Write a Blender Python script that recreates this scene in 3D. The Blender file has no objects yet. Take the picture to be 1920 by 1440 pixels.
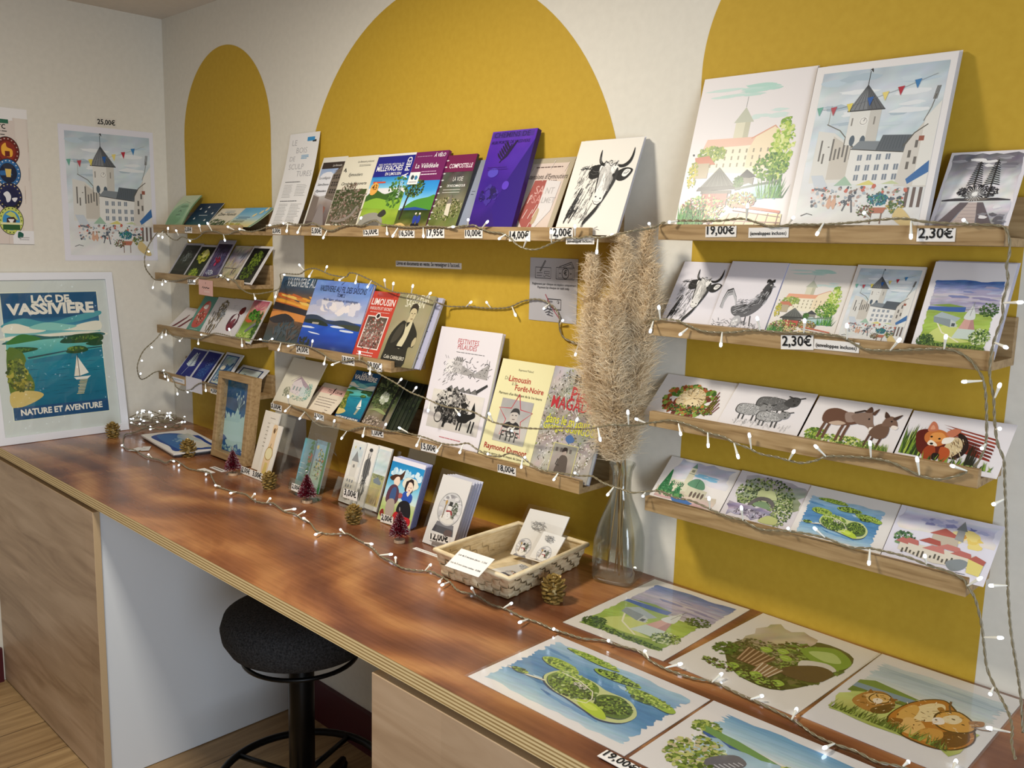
import bpy, bmesh, math, random
from mathutils import Vector, Matrix
C = bpy.context.scene.collection
sc = bpy.context.scene
# ------------------------------------------------------------------ camera
CAM = Vector((3.068, -1.437, 1.455))
YAW, PITCH, ROLL, FPX = 0.76554993, 0.15726371, -0.02547312, 1669.57
_f = Vector((-math.sin(YAW)*math.cos(PITCH), math.cos(YAW)*math.cos(PITCH), -math.sin(PITCH)))
_r = Vector((math.cos(YAW), math.sin(YAW), 0)); _d = _f.cross(_r)
RI = _r*math.cos(ROLL) + _d*math.sin(ROLL); DN = -_r*math.sin(ROLL) + _d*math.cos(ROLL); FW = _f
cam = bpy.data.objects.new('camera', bpy.data.cameras.new('camera')); C.objects.link(cam)
cam.data.sensor_width = 36; cam.data.lens = 36*FPX/1920; cam.data.clip_start = 0.02
m3 = Matrix((RI, -DN, -FW)).transposed()
cam.matrix_world = Matrix.Translation(CAM) @ m3.to_4x4()
sc.camera = cam
# ------------------------------------------------------------------ world, lamps, exposure
sc.view_settings.view_transform = 'Standard'; sc.view_settings.look = 'None'
sc.view_settings.gamma = 1.0; sc.view_settings.use_curve_mapping = False
sc.view_settings.exposure = -0.17
sc.cycles.max_bounces = 10; sc.cycles.transparent_max_bounces = 24
sc.cycles.caustics_reflective = False; sc.cycles.caustics_refractive = False
sc.cycles.sample_clamp_indirect = 6.0
wd = bpy.data.worlds.new('world'); sc.world = wd; wd.use_nodes = True
wd.node_tree.nodes['Background'].inputs[0].default_value = (0.86, 0.92, 1.0, 1)
wd.node_tree.nodes['Background'].inputs[1].default_value = 0.09
def area(name, loc, target, sx, sy, power, col, spread=180):
    l = bpy.data.lights.new(name, 'AREA'); l.shape = 'RECTANGLE'; l.size = sx; l.size_y = sy
    l.energy = power; l.color = col
    o = bpy.data.objects.new(name, l); C.objects.link(o); o.location = loc
    o.rotation_euler = (Vector(target)-Vector(loc)).to_track_quat('-Z', 'Y').to_euler(); l.spread = math.radians(spread); return o
area('ceiling_lamp', (1.62, -0.98, 2.15), (1.62, -0.98, 0), .22, .22, 27, (1.0, .93, .81))
area('ceiling_lamp', (3.3, -2.3, 2.15), (3.2, -2.2, 0), .6, .6, 4, (1.0, .93, .82))
area('window_daylight', (4.4, -1.8, 1.15), (0.2, -0.6, .70), 1.1, 1.3, 50, (.76, .87, 1.0))
# ------------------------------------------------------------------ pixel -> place on a known surface
HC = 0.80                                                            # worktop height
def ray(u, v): return RI*((u-960)/FPX) + DN*((v-720)/FPX) + FW
def W(u, v, y=0.0):
    d = ray(u, v); return CAM + d*((y-CAM.y)/d.y)
def T(u, v, z=HC):
    d = ray(u, v); return CAM + d*((z-CAM.z)/d.z)
def LW(u, v, x=0.0):
    d = ray(u, v); return CAM + d*((x-CAM.x)/d.x)
# ------------------------------------------------------------------ colours and materials
def lin(c):
    if isinstance(c, str):
        c = c.lstrip('#'); c = [int(c[i:i+2], 16) for i in (0, 2, 4)]
    r = []
    for x in c[:3]:
        x = max(0.0, min(255.0, x))/255.0
        r.append(x/12.92 if x <= .04045 else ((x+.055)/1.055)**2.4)
    return (r[0], r[1], r[2], 1.0)
MATS = {}
def mat(name, col=None, rough=.5, metal=0.0, spec=.5, **kw):
    if name in MATS: return MATS[name]
    m = bpy.data.materials.new(name); m.use_nodes = True; MATS[name] = m
    b = m.node_tree.nodes['Principled BSDF']
    if col is not None: b.inputs['Base Color'].default_value = lin(col)
    b.inputs['Roughness'].default_value = rough; b.inputs['Metallic'].default_value = metal
    b.inputs['Specular IOR Level'].default_value = spec
    for k, v in kw.items(): b.inputs[k].default_value = v
    return m
def nd(m, t, **kw):
    n = m.node_tree.nodes.new(t)
    for k, v in kw.items(): setattr(n, k, v)
    return n
def lk(m, a, b): m.node_tree.links.new(a, b)
def ramp(m, stops):
    n = nd(m, 'ShaderNodeValToRGB'); e = n.color_ramp.elements
    while len(e) < len(stops): e.new(.5)
    for i, (p, c) in enumerate(stops): e[i].position = p; e[i].color = lin(c)
    return n
def bsdf(m): return m.node_tree.nodes['Principled BSDF']
def print_mat(name, rough, spec=.4, coat=0.0):
    m = mat(name, None, rough, 0, spec); b = bsdf(m)
    a = nd(m, 'ShaderNodeVertexColor', layer_name='Col')
    lk(m, a.outputs['Color'], b.inputs['Base Color'])
    b.inputs['Coat Weight'].default_value = coat; b.inputs['Coat Roughness'].default_value = .2
    return m
PRINT = print_mat('printed_paper', .55, .3)
GLOSS = print_mat('glossy_print', .28, .5)
LAMI = print_mat('laminated_print', .42, .4, .16)
def noise_mat(name, stops, scale, detail=4, rough=.6, stretch=(1, 1, 1), bump=0.0, distort=0.0, spec=.4):
    m = mat(name, None, rough, 0, spec); b = bsdf(m)
    tc = nd(m, 'ShaderNodeTexCoord'); mp = nd(m, 'ShaderNodeMapping'); mp.inputs['Scale'].default_value = stretch
    n = nd(m, 'ShaderNodeTexNoise'); n.inputs['Scale'].default_value = scale; n.inputs['Detail'].default_value = detail
    n.inputs['Distortion'].default_value = distort
    lk(m, tc.outputs['Object'], mp.inputs[0]); lk(m, mp.outputs[0], n.inputs['Vector'])
    r = ramp(m, stops); lk(m, n.outputs['Fac'], r.inputs[0]); lk(m, r.outputs[0], b.inputs['Base Color'])
    if bump:
        bp = nd(m, 'ShaderNodeBump'); bp.inputs['Strength'].default_value = bump; bp.inputs['Distance'].default_value = .002
        lk(m, n.outputs['Fac'], bp.inputs['Height']); lk(m, bp.outputs[0], b.inputs['Normal'])
    return m
M_WALL = noise_mat('white_wall_paint', [(.3, (223, 218, 205)), (.7, (228, 223, 210))], 60, 3, .85, bump=.05)
M_OCHRE = noise_mat('ochre_wall_paint', [(.3, (192, 156, 44)), (.7, (198, 162, 50))], 70, 3, .7, bump=.05)
M_CEIL = noise_mat('ceiling_paint', [(.3, (212, 204, 194)), (.7, (216, 208, 198))], 40, 3, .9)
M_OAK = noise_mat('oak_veneer', [(.30, (138, 110, 72)), (.5, (164, 135, 94)), (.72, (178, 150, 108))], 9, 6, .5, (1.2, 14, 14), .05, .4)
M_LAM = noise_mat('oak_laminate', [(.28, (164, 136, 108)), (.48, (188, 160, 131)), (.72, (206, 180, 152))], 3.2, 6, .45, (1.0, 8, 8), 0, .8)
_b = M_LAM.node_tree; _br = nd(M_LAM, 'ShaderNodeTexBrick'); _tc = nd(M_LAM, 'ShaderNodeTexCoord'); _mp = nd(M_LAM, 'ShaderNodeMapping')
_mp.inputs['Rotation'].default_value = (math.pi/2, 0, 0); _mp.inputs['Location'].default_value = (.16, 0, 0); lk(M_LAM, _tc.outputs['Object'], _mp.inputs[0]); lk(M_LAM, _mp.outputs[0], _br.inputs[0])
_br.inputs['Scale'].default_value = 1; _br.inputs['Brick Width'].default_value = .46; _br.inputs['Row Height'].default_value = .19; _br.inputs['Mortar Size'].default_value = 0; _br.offset = 0
_br.inputs['Color1'].default_value = (1, 1, 1, 1); _br.inputs['Color2'].default_value = (.84, .84, .83, 1)
_mx = nd(M_LAM, 'ShaderNodeMix', data_type='RGBA', blend_type='MULTIPLY'); _mx.inputs[0].default_value = 1
_rp = [n for n in _b.nodes if n.type == 'VALTORGB'][0]; lk(M_LAM, _rp.outputs[0], _mx.inputs[6]); lk(M_LAM, _br.outputs['Color'], _mx.inputs[7]); lk(M_LAM, _mx.outputs[2], bsdf(M_LAM).inputs['Base Color'])
M_LAMEDGE = mat('laminate_edge', (188, 162, 126), .5)
M_WHITE = mat('white_melamine', (222, 226, 230), .35)
M_BASEB = mat('dark_red_baseboard', (72, 14, 24), .45)
M_BLACK = mat('black_metal', (14, 14, 15), .35, .6)
M_FABRIC = noise_mat('charcoal_felt', [(.3, (28, 28, 29)), (.7, (66, 66, 68))], 260, 4, .95, bump=.4, spec=.1)
M_FRAMEW = mat('white_frame', (232, 234, 240), .4)
M_CONE = noise_mat('gilded_cone', [(.3, (104, 82, 40)), (.55, (166, 136, 70)), (.8, (210, 184, 112))], 60, 3, .42, spec=.6)
bsdf(M_CONE).inputs['Metallic'].default_value = .35
M_BRIS = print_mat('frosted_bristle', .6, .3)
M_RAW = mat('pale_wood', (206, 178, 146), .6)
M_STRAW = noise_mat('woven_palm', [(.3, (214, 192, 150)), (.55, (232, 214, 176)), (.8, (242, 228, 196))], 40, 4, .6, (1, 1, 5), .1)
M_CABLE = mat('clear_twisted_cable', (132, 122, 96), .2, 0, .7)
M_STEM = mat('led_stem', (240, 238, 226), .3, 0, .5)
M_PLUME = noise_mat('pampas_plume', [(.3, (226, 202, 164)), (.6, (242, 224, 192)), (.8, (250, 238, 214))], 18, 3, .9, spec=.1)
M_REED = mat('pampas_stem', (172, 142, 96), .7)
M_LED = bpy.data.materials.new('led_tip'); M_LED.use_nodes = True
_n = M_LED.node_tree.nodes; _n.remove(_n['Principled BSDF'])
_e = _n.new('ShaderNodeEmission'); _e.inputs[0].default_value = (.80, .90, 1.0, 1); _e.inputs[1].default_value = 6
M_LED.node_tree.links.new(_e.outputs[0], _n['Material Output'].inputs[0])
def clear_mat(name, tint, gloss=.06, edge=.35, rough=.05):
    m = bpy.data.materials.new(name); m.use_nodes = True; n = m.node_tree.nodes; n.remove(n['Principled BSDF'])
    t = n.new('ShaderNodeBsdfTransparent'); g = n.new('ShaderNodeBsdfGlossy'); g.inputs['Roughness'].default_value = rough
    lw = n.new('ShaderNodeLayerWeight'); lw.inputs['Blend'].default_value = .35
    r = n.new('ShaderNodeMapRange'); r.inputs[3].default_value = gloss; r.inputs[4].default_value = edge
    mx = n.new('ShaderNodeMixShader'); t.inputs[0].default_value = lin(tint)
    m.node_tree.links.new(lw.outputs['Facing'], r.inputs[0]); m.node_tree.links.new(r.outputs[0], mx.inputs[0])
    m.node_tree.links.new(t.outputs[0], mx.inputs[1]); m.node_tree.links.new(g.outputs[0], mx.inputs[2])
    m.node_tree.links.new(mx.outputs[0], n['Material Output'].inputs[0]); return m
M_GLASS = clear_mat('clear_glass', (250, 252, 250), .045, .55, .02)
M_PANE = clear_mat('picture_glass', (254, 255, 254), .035, .25, .02)
M_ACRYL = clear_mat('clear_acrylic', (247, 247, 245), .04, .3, .06)
M_SLEEVE = clear_mat('clear_sleeve', (253, 253, 253), .035, .30, .08)
# plywood worktop
def worktop_mats():
    m = mat('varnished_red_plywood', None, .24, 0, .5); b = bsdf(m)
    tc = nd(m, 'ShaderNodeTexCoord'); mp = nd(m, 'ShaderNodeMapping'); mp.inputs['Scale'].default_value = (1.5, 1.5, 1)
    lk(m, tc.outputs['Object'], mp.inputs[0])
    n1 = nd(m, 'ShaderNodeTexNoise'); n1.inputs['Scale'].default_value = 1.7; n1.inputs['Detail'].default_value = 4; n1.inputs['Distortion'].default_value = 2.6
    lk(m, mp.outputs[0], n1.inputs[0])
    mp2 = nd(m, 'ShaderNodeMapping'); mp2.inputs['Scale'].default_value = (3.5, 60, 1); lk(m, tc.outputs['Object'], mp2.inputs[0])
    n2 = nd(m, 'ShaderNodeTexNoise'); n2.inputs['Scale'].default_value = 2.0; n2.inputs['Detail'].default_value = 5; n2.inputs['Distortion'].default_value = .6
    lk(m, mp2.outputs[0], n2.inputs[0])
    r1 = ramp(m, [(.20, (96, 57, 40)), (.40, (128, 80, 52)), (.56, (150, 97, 60)), (.80, (190, 136, 86))]); 
    wv = nd(m, 'ShaderNodeTexWave', wave_type='BANDS', bands_direction='Y'); wv.inputs['Scale'].default_value = 1.3; wv.inputs['Distortion'].default_value = 13; wv.inputs['Detail'].default_value = 1.5; wv.inputs['Detail Scale'].default_value = .75; wv.inputs['Detail Roughness'].default_value = .45
    lk(m, mp.outputs[0], wv.inputs[0]); ad = nd(m, 'ShaderNodeMix', data_type='FLOAT'); ad.inputs[0].default_value = .34; lk(m, n1.outputs['Fac'], ad.inputs[2]); lk(m, wv.outputs['Fac'], ad.inputs[3])
    lk(m, ad.outputs[0], r1.inputs[0])
    r2 = ramp(m, [(.3, (226, 222, 218)), (.7, (255, 255, 255))]); lk(m, n2.outputs['Fac'], r2.inputs[0])
    mx = nd(m, 'ShaderNodeMix', data_type='RGBA', blend_type='MULTIPLY'); mx.inputs[0].default_value = 1
    lk(m, r1.outputs[0], mx.inputs[6]); lk(m, r2.outputs[0], mx.inputs[7]); lk(m, mx.outputs[2], b.inputs['Base Color'])
    e = mat('plywood_edge', None, .6, 0, .3); b = bsdf(e)
    tc = nd(e, 'ShaderNodeTexCoord'); sx = nd(e, 'ShaderNodeSeparateXYZ'); lk(e, tc.outputs['Object'], sx.inputs[0])
    mu = nd(e, 'ShaderNodeMath', operation='MULTIPLY'); mu.inputs[1].default_value = 9/.027; lk(e, sx.outputs['Z'], mu.inputs[0])
    pp = nd(e, 'ShaderNodeMath', operation='PINGPONG'); pp.inputs[1].default_value = 1; lk(e, mu.outputs[0], pp.inputs[0])
    mp = nd(e, 'ShaderNodeMapping'); mp.inputs['Scale'].default_value = (8, 8, 200); lk(e, tc.outputs['Object'], mp.inputs[0])
    n = nd(e, 'ShaderNodeTexNoise'); n.inputs['Scale'].default_value = 3; lk(e, mp.outputs[0], n.inputs[0])
    ad = nd(e, 'ShaderNodeMath', operation='MULTIPLY_ADD'); ad.inputs[1].default_value = .35; lk(e, n.outputs['Fac'], ad.inputs[0]); lk(e, pp.outputs[0], ad.inputs[2])
    r = ramp(e, [(.30, (150, 122, 78)), (.55, (192, 164, 112)), (.85, (228, 206, 158))]); lk(e, ad.outputs[0], r.inputs[0]); lk(e, r.outputs[0], b.inputs['Base Color'])
    return m, e
M_TOP, M_PLY = worktop_mats()
def floor_mat():
    m = mat('oak_plank_floor', None, .4, 0, .4); b = bsdf(m)
    tc = nd(m, 'ShaderNodeTexCoord'); br = nd(m, 'ShaderNodeTexBrick')
    br.inputs['Scale'].default_value = 1; br.inputs['Brick Width'].default_value = 1.2; br.inputs['Row Height'].default_value = .18
    br.inputs['Mortar Size'].default_value = .0015; br.inputs['Bias'].default_value = 0
    br.inputs['Color1'].default_value = lin((186, 156, 112)); br.inputs['Color2'].default_value = lin((166, 136, 96)); br.inputs['Mortar'].default_value = lin((92, 72, 50))
    mp0 = nd(m, 'ShaderNodeMapping'); mp0.inputs['Rotation'].default_value = (0, 0, math.pi/2); lk(m, tc.outputs['Object'], mp0.inputs[0]); lk(m, mp0.outputs[0], br.inputs[0])
    mp = nd(m, 'ShaderNodeMapping'); mp.inputs['Scale'].default_value = (24, 2.0, 1); lk(m, tc.outputs['Object'], mp.inputs[0])
    n = nd(m, 'ShaderNodeTexNoise'); n.inputs['Scale'].default_value = 1.6; n.inputs['Detail'].default_value = 6; n.inputs['Distortion'].default_value = 1.2; lk(m, mp.outputs[0], n.inputs[0])
    r = ramp(m, [(.3, (205, 198, 190)), (.65, (255, 255, 255))]); lk(m, n.outputs['Fac'], r.inputs[0])
    mx = nd(m, 'ShaderNodeMix', data_type='RGBA', blend_type='MULTIPLY'); mx.inputs[0].default_value = 1
    lk(m, br.outputs['Color'], mx.inputs[6]); lk(m, r.outputs[0], mx.inputs[7]); lk(m, mx.outputs[2], b.inputs['Base Color']); return m
M_FLOOR = floor_mat()
# ------------------------------------------------------------------ object helpers
def tag(o, label=None, cat=None, group=None, kind=None):
    for k, v in (('label', label), ('category', cat), ('group', group), ('kind', kind)):
        if v: o[k] = v
    return o
def thing(name, label, cat, loc=(0, 0, 0), group=None):
    o = bpy.data.objects.new(name, None); C.objects.link(o); o.location = loc; o.empty_display_size = .03
    return tag(o, label, cat, group)
def chain(o):
    m = o.matrix_basis.copy()
    while o.parent: o = o.parent; m = o.matrix_basis @ m
    return m
class MB:
    def __init__(s): s.v = []; s.f = []; s.m = []; s.c = []
    def face(s, idx, m=0, col=None): s.f.append(tuple(idx)); s.m.append(m); s.c.append(col)
    def poly(s, pts, m=0, col=None):
        n = len(s.v); s.v += [tuple(p) for p in pts]; s.face(range(n, n+len(pts)), m, col); return s
    def box(s, x0, x1, y0, y1, z0, z1, m=0, col=None, mats=None):
        n = len(s.v); s.v += [(x, y, z) for z in (z0, z1) for y in (y0, y1) for x in (x0, x1)]
        q = [(0, 2, 3, 1), (4, 5, 7, 6), (0, 1, 5, 4), (2, 6, 7, 3), (0, 4, 6, 2), (1, 3, 7, 5)]
        for i, f in enumerate(q): s.face([n+a for a in f], mats[i] if mats else m, col)
        return s
    def rings(s, rs, m=0, col=None, cap0=True, cap1=True, cols=None):
        k = len(rs[0]); n = len(s.v)
        for r in rs: s.v += [tuple(p) for p in r]
        for i in range(len(rs)-1):
            for j in range(k):
                s.face((n+i*k+j, n+i*k+(j+1) % k, n+(i+1)*k+(j+1) % k, n+(i+1)*k+j), m, cols[i] if cols else col)
        if cap0: s.face([n+j for j in range(k)][::-1], m, col)
        if cap1: s.face([n+(len(rs)-1)*k+j for j in range(k)], m, col)
        return s
    def lathe(s, prof, seg=32, c=(0, 0, 0), m=0, cap0=True, cap1=True):
        return s.rings([[(c[0]+r*math.cos(2*math.pi*j/seg), c[1]+r*math.sin(2*math.pi*j/seg), c[2]+z) for j in range(seg)] for r, z in prof], m, None, cap0, cap1)
    def tube(s, pts, r, k=6, m=0, closed=False, col=None):
        pts = [Vector(p) for p in pts]; n = len(pts); rs = []; up = None
        for i, p in enumerate(pts):
            a = pts[(i-1) % n] if (closed or i) else p; b = pts[(i+1) % n] if (closed or i < n-1) else p
            t = (b-a).normalized()
            if up is None: up = t.orthogonal().normalized()
            up = (up-t*up.dot(t)); up = up.normalized() if up.length > 1e-6 else t.orthogonal().normalized()
            w = t.cross(up); rr = r[i] if isinstance(r, (list, tuple)) else r
            rs.append([p+(up*math.cos(2*math.pi*j/k)+w*math.sin(2*math.pi*j/k))*rr for j in range(k)])
        if closed: rs.append(rs[0]); s.rings(rs, m, col, False, False)
        else: s.rings(rs, m, col)
        return s
    def mesh(s, name, mats):
        me = bpy.data.meshes.new(name); me.from_pydata(s.v, [], s.f)
        for x in (mats if isinstance(mats, (list, tuple)) else [mats]): me.materials.append(x)
        me.polygons.foreach_set('material_index', s.m)
        if any(c is not None for c in s.c):
            at = me.color_attributes.new('Col', 'FLOAT_COLOR', 'CORNER'); buf = []
            for f, c in zip(s.f, s.c):
                c = c if c is not None else (.8, .8, .8, 1)
                if isinstance(c[0], (int, float)): buf += list(c)*len(f)
                else:
                    for q in c: buf += list(q)
            at.data.foreach_set('color', buf)
        return me
    def obj(s, name, mats, parent=None, smooth=False, bevel=0, world=None):
        me = s.mesh(name, mats)
        if smooth: me.polygons.foreach_set('use_smooth', [True]*len(me.polygons))
        o = bpy.data.objects.new(name, me); C.objects.link(o)
        if parent is not None: o.parent = parent; o.matrix_basis = chain(parent).inverted()   # shapes are given in room coordinates
        if world is not None: o.matrix_basis = (chain(parent).inverted() @ world) if parent is not None else world
        if bevel:
            b = o.modifiers.new('bevel', 'BEVEL'); b.width = bevel; b.segments = 2; b.limit_method = 'ANGLE'
        return o
def box_obj(name, x0, x1, y0, y1, z0, z1, m, parent=None, bevel=0):
    return MB().box(x0, x1, y0, y1, z0, z1).obj(name, m, parent, False, bevel)
def frame_from(bl, br, tl, tr):                                     # four corners -> placement, width, height
    bl, br, tl, tr = map(Vector, (bl, br, tl, tr)); b = (bl+br)/2; t = (tl+tr)/2
    x = ((br-bl)+(tr-tl)); w = x.length/2; x.normalize(); y = t-b; y -= x*y.dot(x); h = y.length; y.normalize(); z = x.cross(y)
    o = b-x*(w/2)
    return Matrix(((x.x, y.x, z.x, o.x), (x.y, y.y, z.y, o.y), (x.z, y.z, z.z, o.z), (0, 0, 0, 1))), w, h
# ------------------------------------------------------------------ pictures built of coloured shapes
TXT = {}
def glyphs(s, bold=0.0, shear=0.0):
    bold *= .4; k = (s, bold, shear)
    if k in TXT: return TXT[k]
    cu = bpy.data.curves.new('lettering', 'FONT'); cu.body = s; cu.size = 1; cu.resolution_u = 2; cu.offset = bold; cu.shear = shear
    o = bpy.data.objects.new('lettering', cu); C.objects.link(o)
    dg = bpy.context.evaluated_depsgraph_get(); dg.update()
    me = bpy.data.meshes.new_from_object(o.evaluated_get(dg))
    vs = [(v.co.x, v.co.y) for v in me.vertices]; fs = [tuple(p.vertices) for p in me.polygons]
    bpy.data.objects.remove(o); bpy.data.curves.remove(cu); bpy.data.meshes.remove(me)
    if not vs: vs = [(0, 0), (1, 1)]
    x0 = min(v[0] for v in vs); x1 = max(v[0] for v in vs); cap = .72
    TXT[k] = ([((x-x0)/(x1-x0), y/cap) for x, y in vs], fs, cap/(x1-x0)); return TXT[k]
class Art:
    """Flat picture on a w x h card; x runs 0..1 across, y 0..1 upwards; radii are fractions of the width."""
    def __init__(s, w, h, bg='f4f1ee', seed=1):
        s.w, s.h, s.bg, s.a = w, h, bg, w/h; s.P = []; s.r = random.Random(seed)
        s.ox = s.oy = 0.0; s.sx = s.sy = 1.0
    def win(s, x0, y0, x1, y1):
        s.ox, s.oy, s.sx, s.sy = x0, y0, x1-x0, y1-y0; return s
    def full(s): return s.win(0, 0, 1, 1)
    def raw(s, pts, col):
        s.P.append(([(s.ox+x*s.sx, s.oy+y*s.sy) for x, y in pts], col))
    def asp(s): return (s.w*s.sx)/(s.h*s.sy)
    def poly(s, c, *xy): s.raw([(xy[i], xy[i+1]) for i in range(0, len(xy), 2)], lin(c))
    def rect(s, c, x0, y0, x1, y1): s.raw([(x0, y0), (x1, y0), (x1, y1), (x0, y1)], lin(c))
    def blob(s, c, x, y, rx, ry=None, jag=.15, n=12, rot=0.0):
        ry = rx if ry is None else ry; a = s.asp(); o = []; cr, sr = math.cos(rot), math.sin(rot)
        for i in range(n):
            t = 2*math.pi*i/n; k = 1+s.r.uniform(-jag, jag); px, py = rx*k*math.cos(t), ry*k*math.sin(t)
            o.append((x+px*cr-py*sr, y+(px*sr+py*cr)*a))
        s.raw(o, lin(c))
    def smooth(s, c, *xy, n=4):
        p = [(xy[i], xy[i+1]) for i in range(0, len(xy), 2)]; k = len(p); o = []
        for i in range(k):
            a, b, d, e = p[i-1], p[i], p[(i+1) % k], p[(i+2) % k]
            for j in range(n):
                t = j/n
                o.append(tuple(.5*(2*b[q]+(d[q]-a[q])*t+(2*a[q]-5*b[q]+4*d[q]-e[q])*t*t+(3*b[q]-a[q]-3*d[q]+e[q])*t**3) for q in (0, 1)))
        s.raw(o, lin(c))
    def line(s, c, w, *xy):
        a = s.asp(); p = [(xy[i], xy[i+1]/a) for i in range(0, len(xy), 2)]; L = []; R = []
        for i, q in enumerate(p):
            u = p[max(0, i-1)]; v = p[min(len(p)-1, i+1)]; dx, dy = v[0]-u[0], v[1]-u[1]; l = math.hypot(dx, dy) or 1
            k = w/2; L.append((q[0]-dy/l*k, (q[1]+dx/l*k)*a)); R.append((q[0]+dy/l*k, (q[1]-dx/l*k)*a))
        cl = lin(c)
        for i in range(len(p)-1): s.raw([L[i], R[i], R[i+1], L[i+1]], cl)
    def tri(s, c, x, y, w, h): s.poly(c, x-w/2, y, x+w/2, y, x, y+h)
    def wash(s, x0, y0, x1, y1, cols, nx=8, ny=8, jit=6, rag=.0):
        """soft painted field: cols = list bottom..top of colours"""
        cs = [[k*255 for k in _srgb(c)] for c in cols]; g = []
        for j in range(ny+1):
            t = j/ny*(len(cs)-1); i = min(int(t), len(cs)-2) if len(cs) > 1 else 0; f = t-i; row = []
            for q in range(nx+1):
                b = cs[i] if len(cs) == 1 else [cs[i][k]*(1-f)+cs[i+1][k]*f for k in range(3)]
                d = s.r.uniform(-jit, jit); row.append(lin([v+d+s.r.uniform(-jit, jit)*.4 for v in b]))
            g.append(row)
        P = [[(x0+(x1-x0)*q/nx+(s.r.uniform(-rag, rag) if q in (0, nx) else 0), y0+(y1-y0)*j/ny+(s.r.uniform(-rag, rag) if j in (0, ny) else 0)) for q in range(nx+1)] for j in range(ny+1)]
        for j in range(ny):
            for q in range(nx):
                s.raw([P[j][q], P[j][q+1], P[j+1][q+1], P[j+1][q]], [g[j][q], g[j][q+1], g[j+1][q+1], g[j+1][q]])
    def scat(s, n, x0, y0, x1, y1, r0, r1, cols, flat=.7, jag=.3, rot=None, k=7):
        for i in range(n):
            r = s.r.uniform(r0, r1)
            s.blob(s.r.choice(cols), s.r.uniform(x0, x1), s.r.uniform(y0, y1), r, r*flat, jag, k, s.r.uniform(0, 3.1) if rot is None else rot+s.r.uniform(-.3, .3))
    def clump(s, n, x, y, rx, ry, r0, r1, cols, flat=.75):
        a = s.asp(); n = int(n*2.3); r0 *= .62; r1 *= .62
        for i in range(n):
            t = s.r.uniform(0, 6.28); q = math.sqrt(s.r.random()); r = s.r.uniform(r0, r1)
            s.blob(s.r.choice(cols), x+rx*q*math.cos(t), y+ry*q*math.sin(t)*a, r, r*flat, .3, 7, s.r.uniform(0, 3))
    def grass(s, n, x0, x1, y, h0, h1, cols, w=.012, lean=.04):
        for i in range(n):
            x = s.r.uniform(x0, x1); h = s.r.uniform(h0, h1); d = s.r.uniform(-lean, lean); yy = y(x) if callable(y) else y
            s.poly(s.r.choice(cols), x-w/2, yy, x+w/2, yy, x+d, yy+h)
    def text(s, t, x, y, w, c='1a1a1a', bold=0.0, shear=0.0, h=None, rot=0.0, mid=False):
        vs, fs, r = glyphs(t, bold, shear); a = s.asp(); hh = w*r*(1.0 if h is None else h); cl = lin(c); cr, sr = math.cos(rot), math.sin(rot)
        if mid: x -= w/2
        q = []
        for vx, vy in vs:
            px, py = vx*w, vy*hh; q.append((x+px*cr-py*sr, y+(px*sr+py*cr)*a))
        for f in fs: s.raw([q[i] for i in f], cl)
    def lines(s, c, x0, x1, ys, th=.006, var=.25, dash=True):
        for y in ys:
            x = x0; e = x1-s.r.uniform(0, var)*(x1-x0)
            while x < e:
                l = s.r.uniform(.03, .09)*(x1-x0)*2 if dash else e-x; l = min(l, e-x); s.rect(c, x, y, x+l*.86, y+th*s.asp()); x += l
    def mesh(s, name, m, t=.001, edge=None, backc=None, bend=None, page=None):
        b = MB(); e = lin(edge or s.bg); w, h = s.w, s.h; n = 0
        v = [(0, 0, -t), (w, 0, -t), (w, h, -t), (0, h, -t), (0, 0, 0), (w, 0, 0), (w, h, 0), (0, h, 0)]; b.v += v
        b.face((0, 3, 2, 1), 0, lin(backc or edge or s.bg)); b.face((4, 5, 6, 7), 0, lin(s.bg))
        for f in ((0, 1, 5, 4), (1, 2, 6, 5), (2, 3, 7, 6), (3, 0, 4, 7)): b.face(f, 0, e)
        k = len(s.P); ep = min(14e-6, .0009/max(1, k))
        for i, (pts, col) in enumerate(s.P):
            z = .00012+ep*i; i0 = len(b.v)
            b.v += [(min(max(x, 0), 1)*w, min(max(y, 0), 1)*h, z) for x, y in pts]; b.face(range(i0, i0+len(pts)), 0, col)
        me = b.mesh(name, m)
        if bend:
            bm = bmesh.new(); bm.from_mesh(me)
            for q in range(1, 12):
                bmesh.ops.bisect_plane(bm, geom=bm.verts[:]+bm.edges[:]+bm.faces[:], plane_co=(0, h*q/12, 0), plane_no=(0, 1, 0))
            for vv in bm.verts: vv.co.z += bend(vv.co.y/h, vv.co.x/w)
            bm.to_mesh(me); bm.free()
        return me
def _srgb(c):
    if isinstance(c, str):
        c = c.lstrip('#'); return [int(c[i:i+2], 16)/255 for i in (0, 2, 4)]
    return [x/255 for x in c[:3]]
def put(name, me, M, label=None, cat=None, group=None, parent=None):
    o = bpy.data.objects.new(name, me); C.objects.link(o)
    if parent is not None: o.parent = parent; o.matrix_basis = chain(parent).inverted() @ M
    else: o.matrix_basis = M
    return tag(o, label, cat, group)
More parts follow.
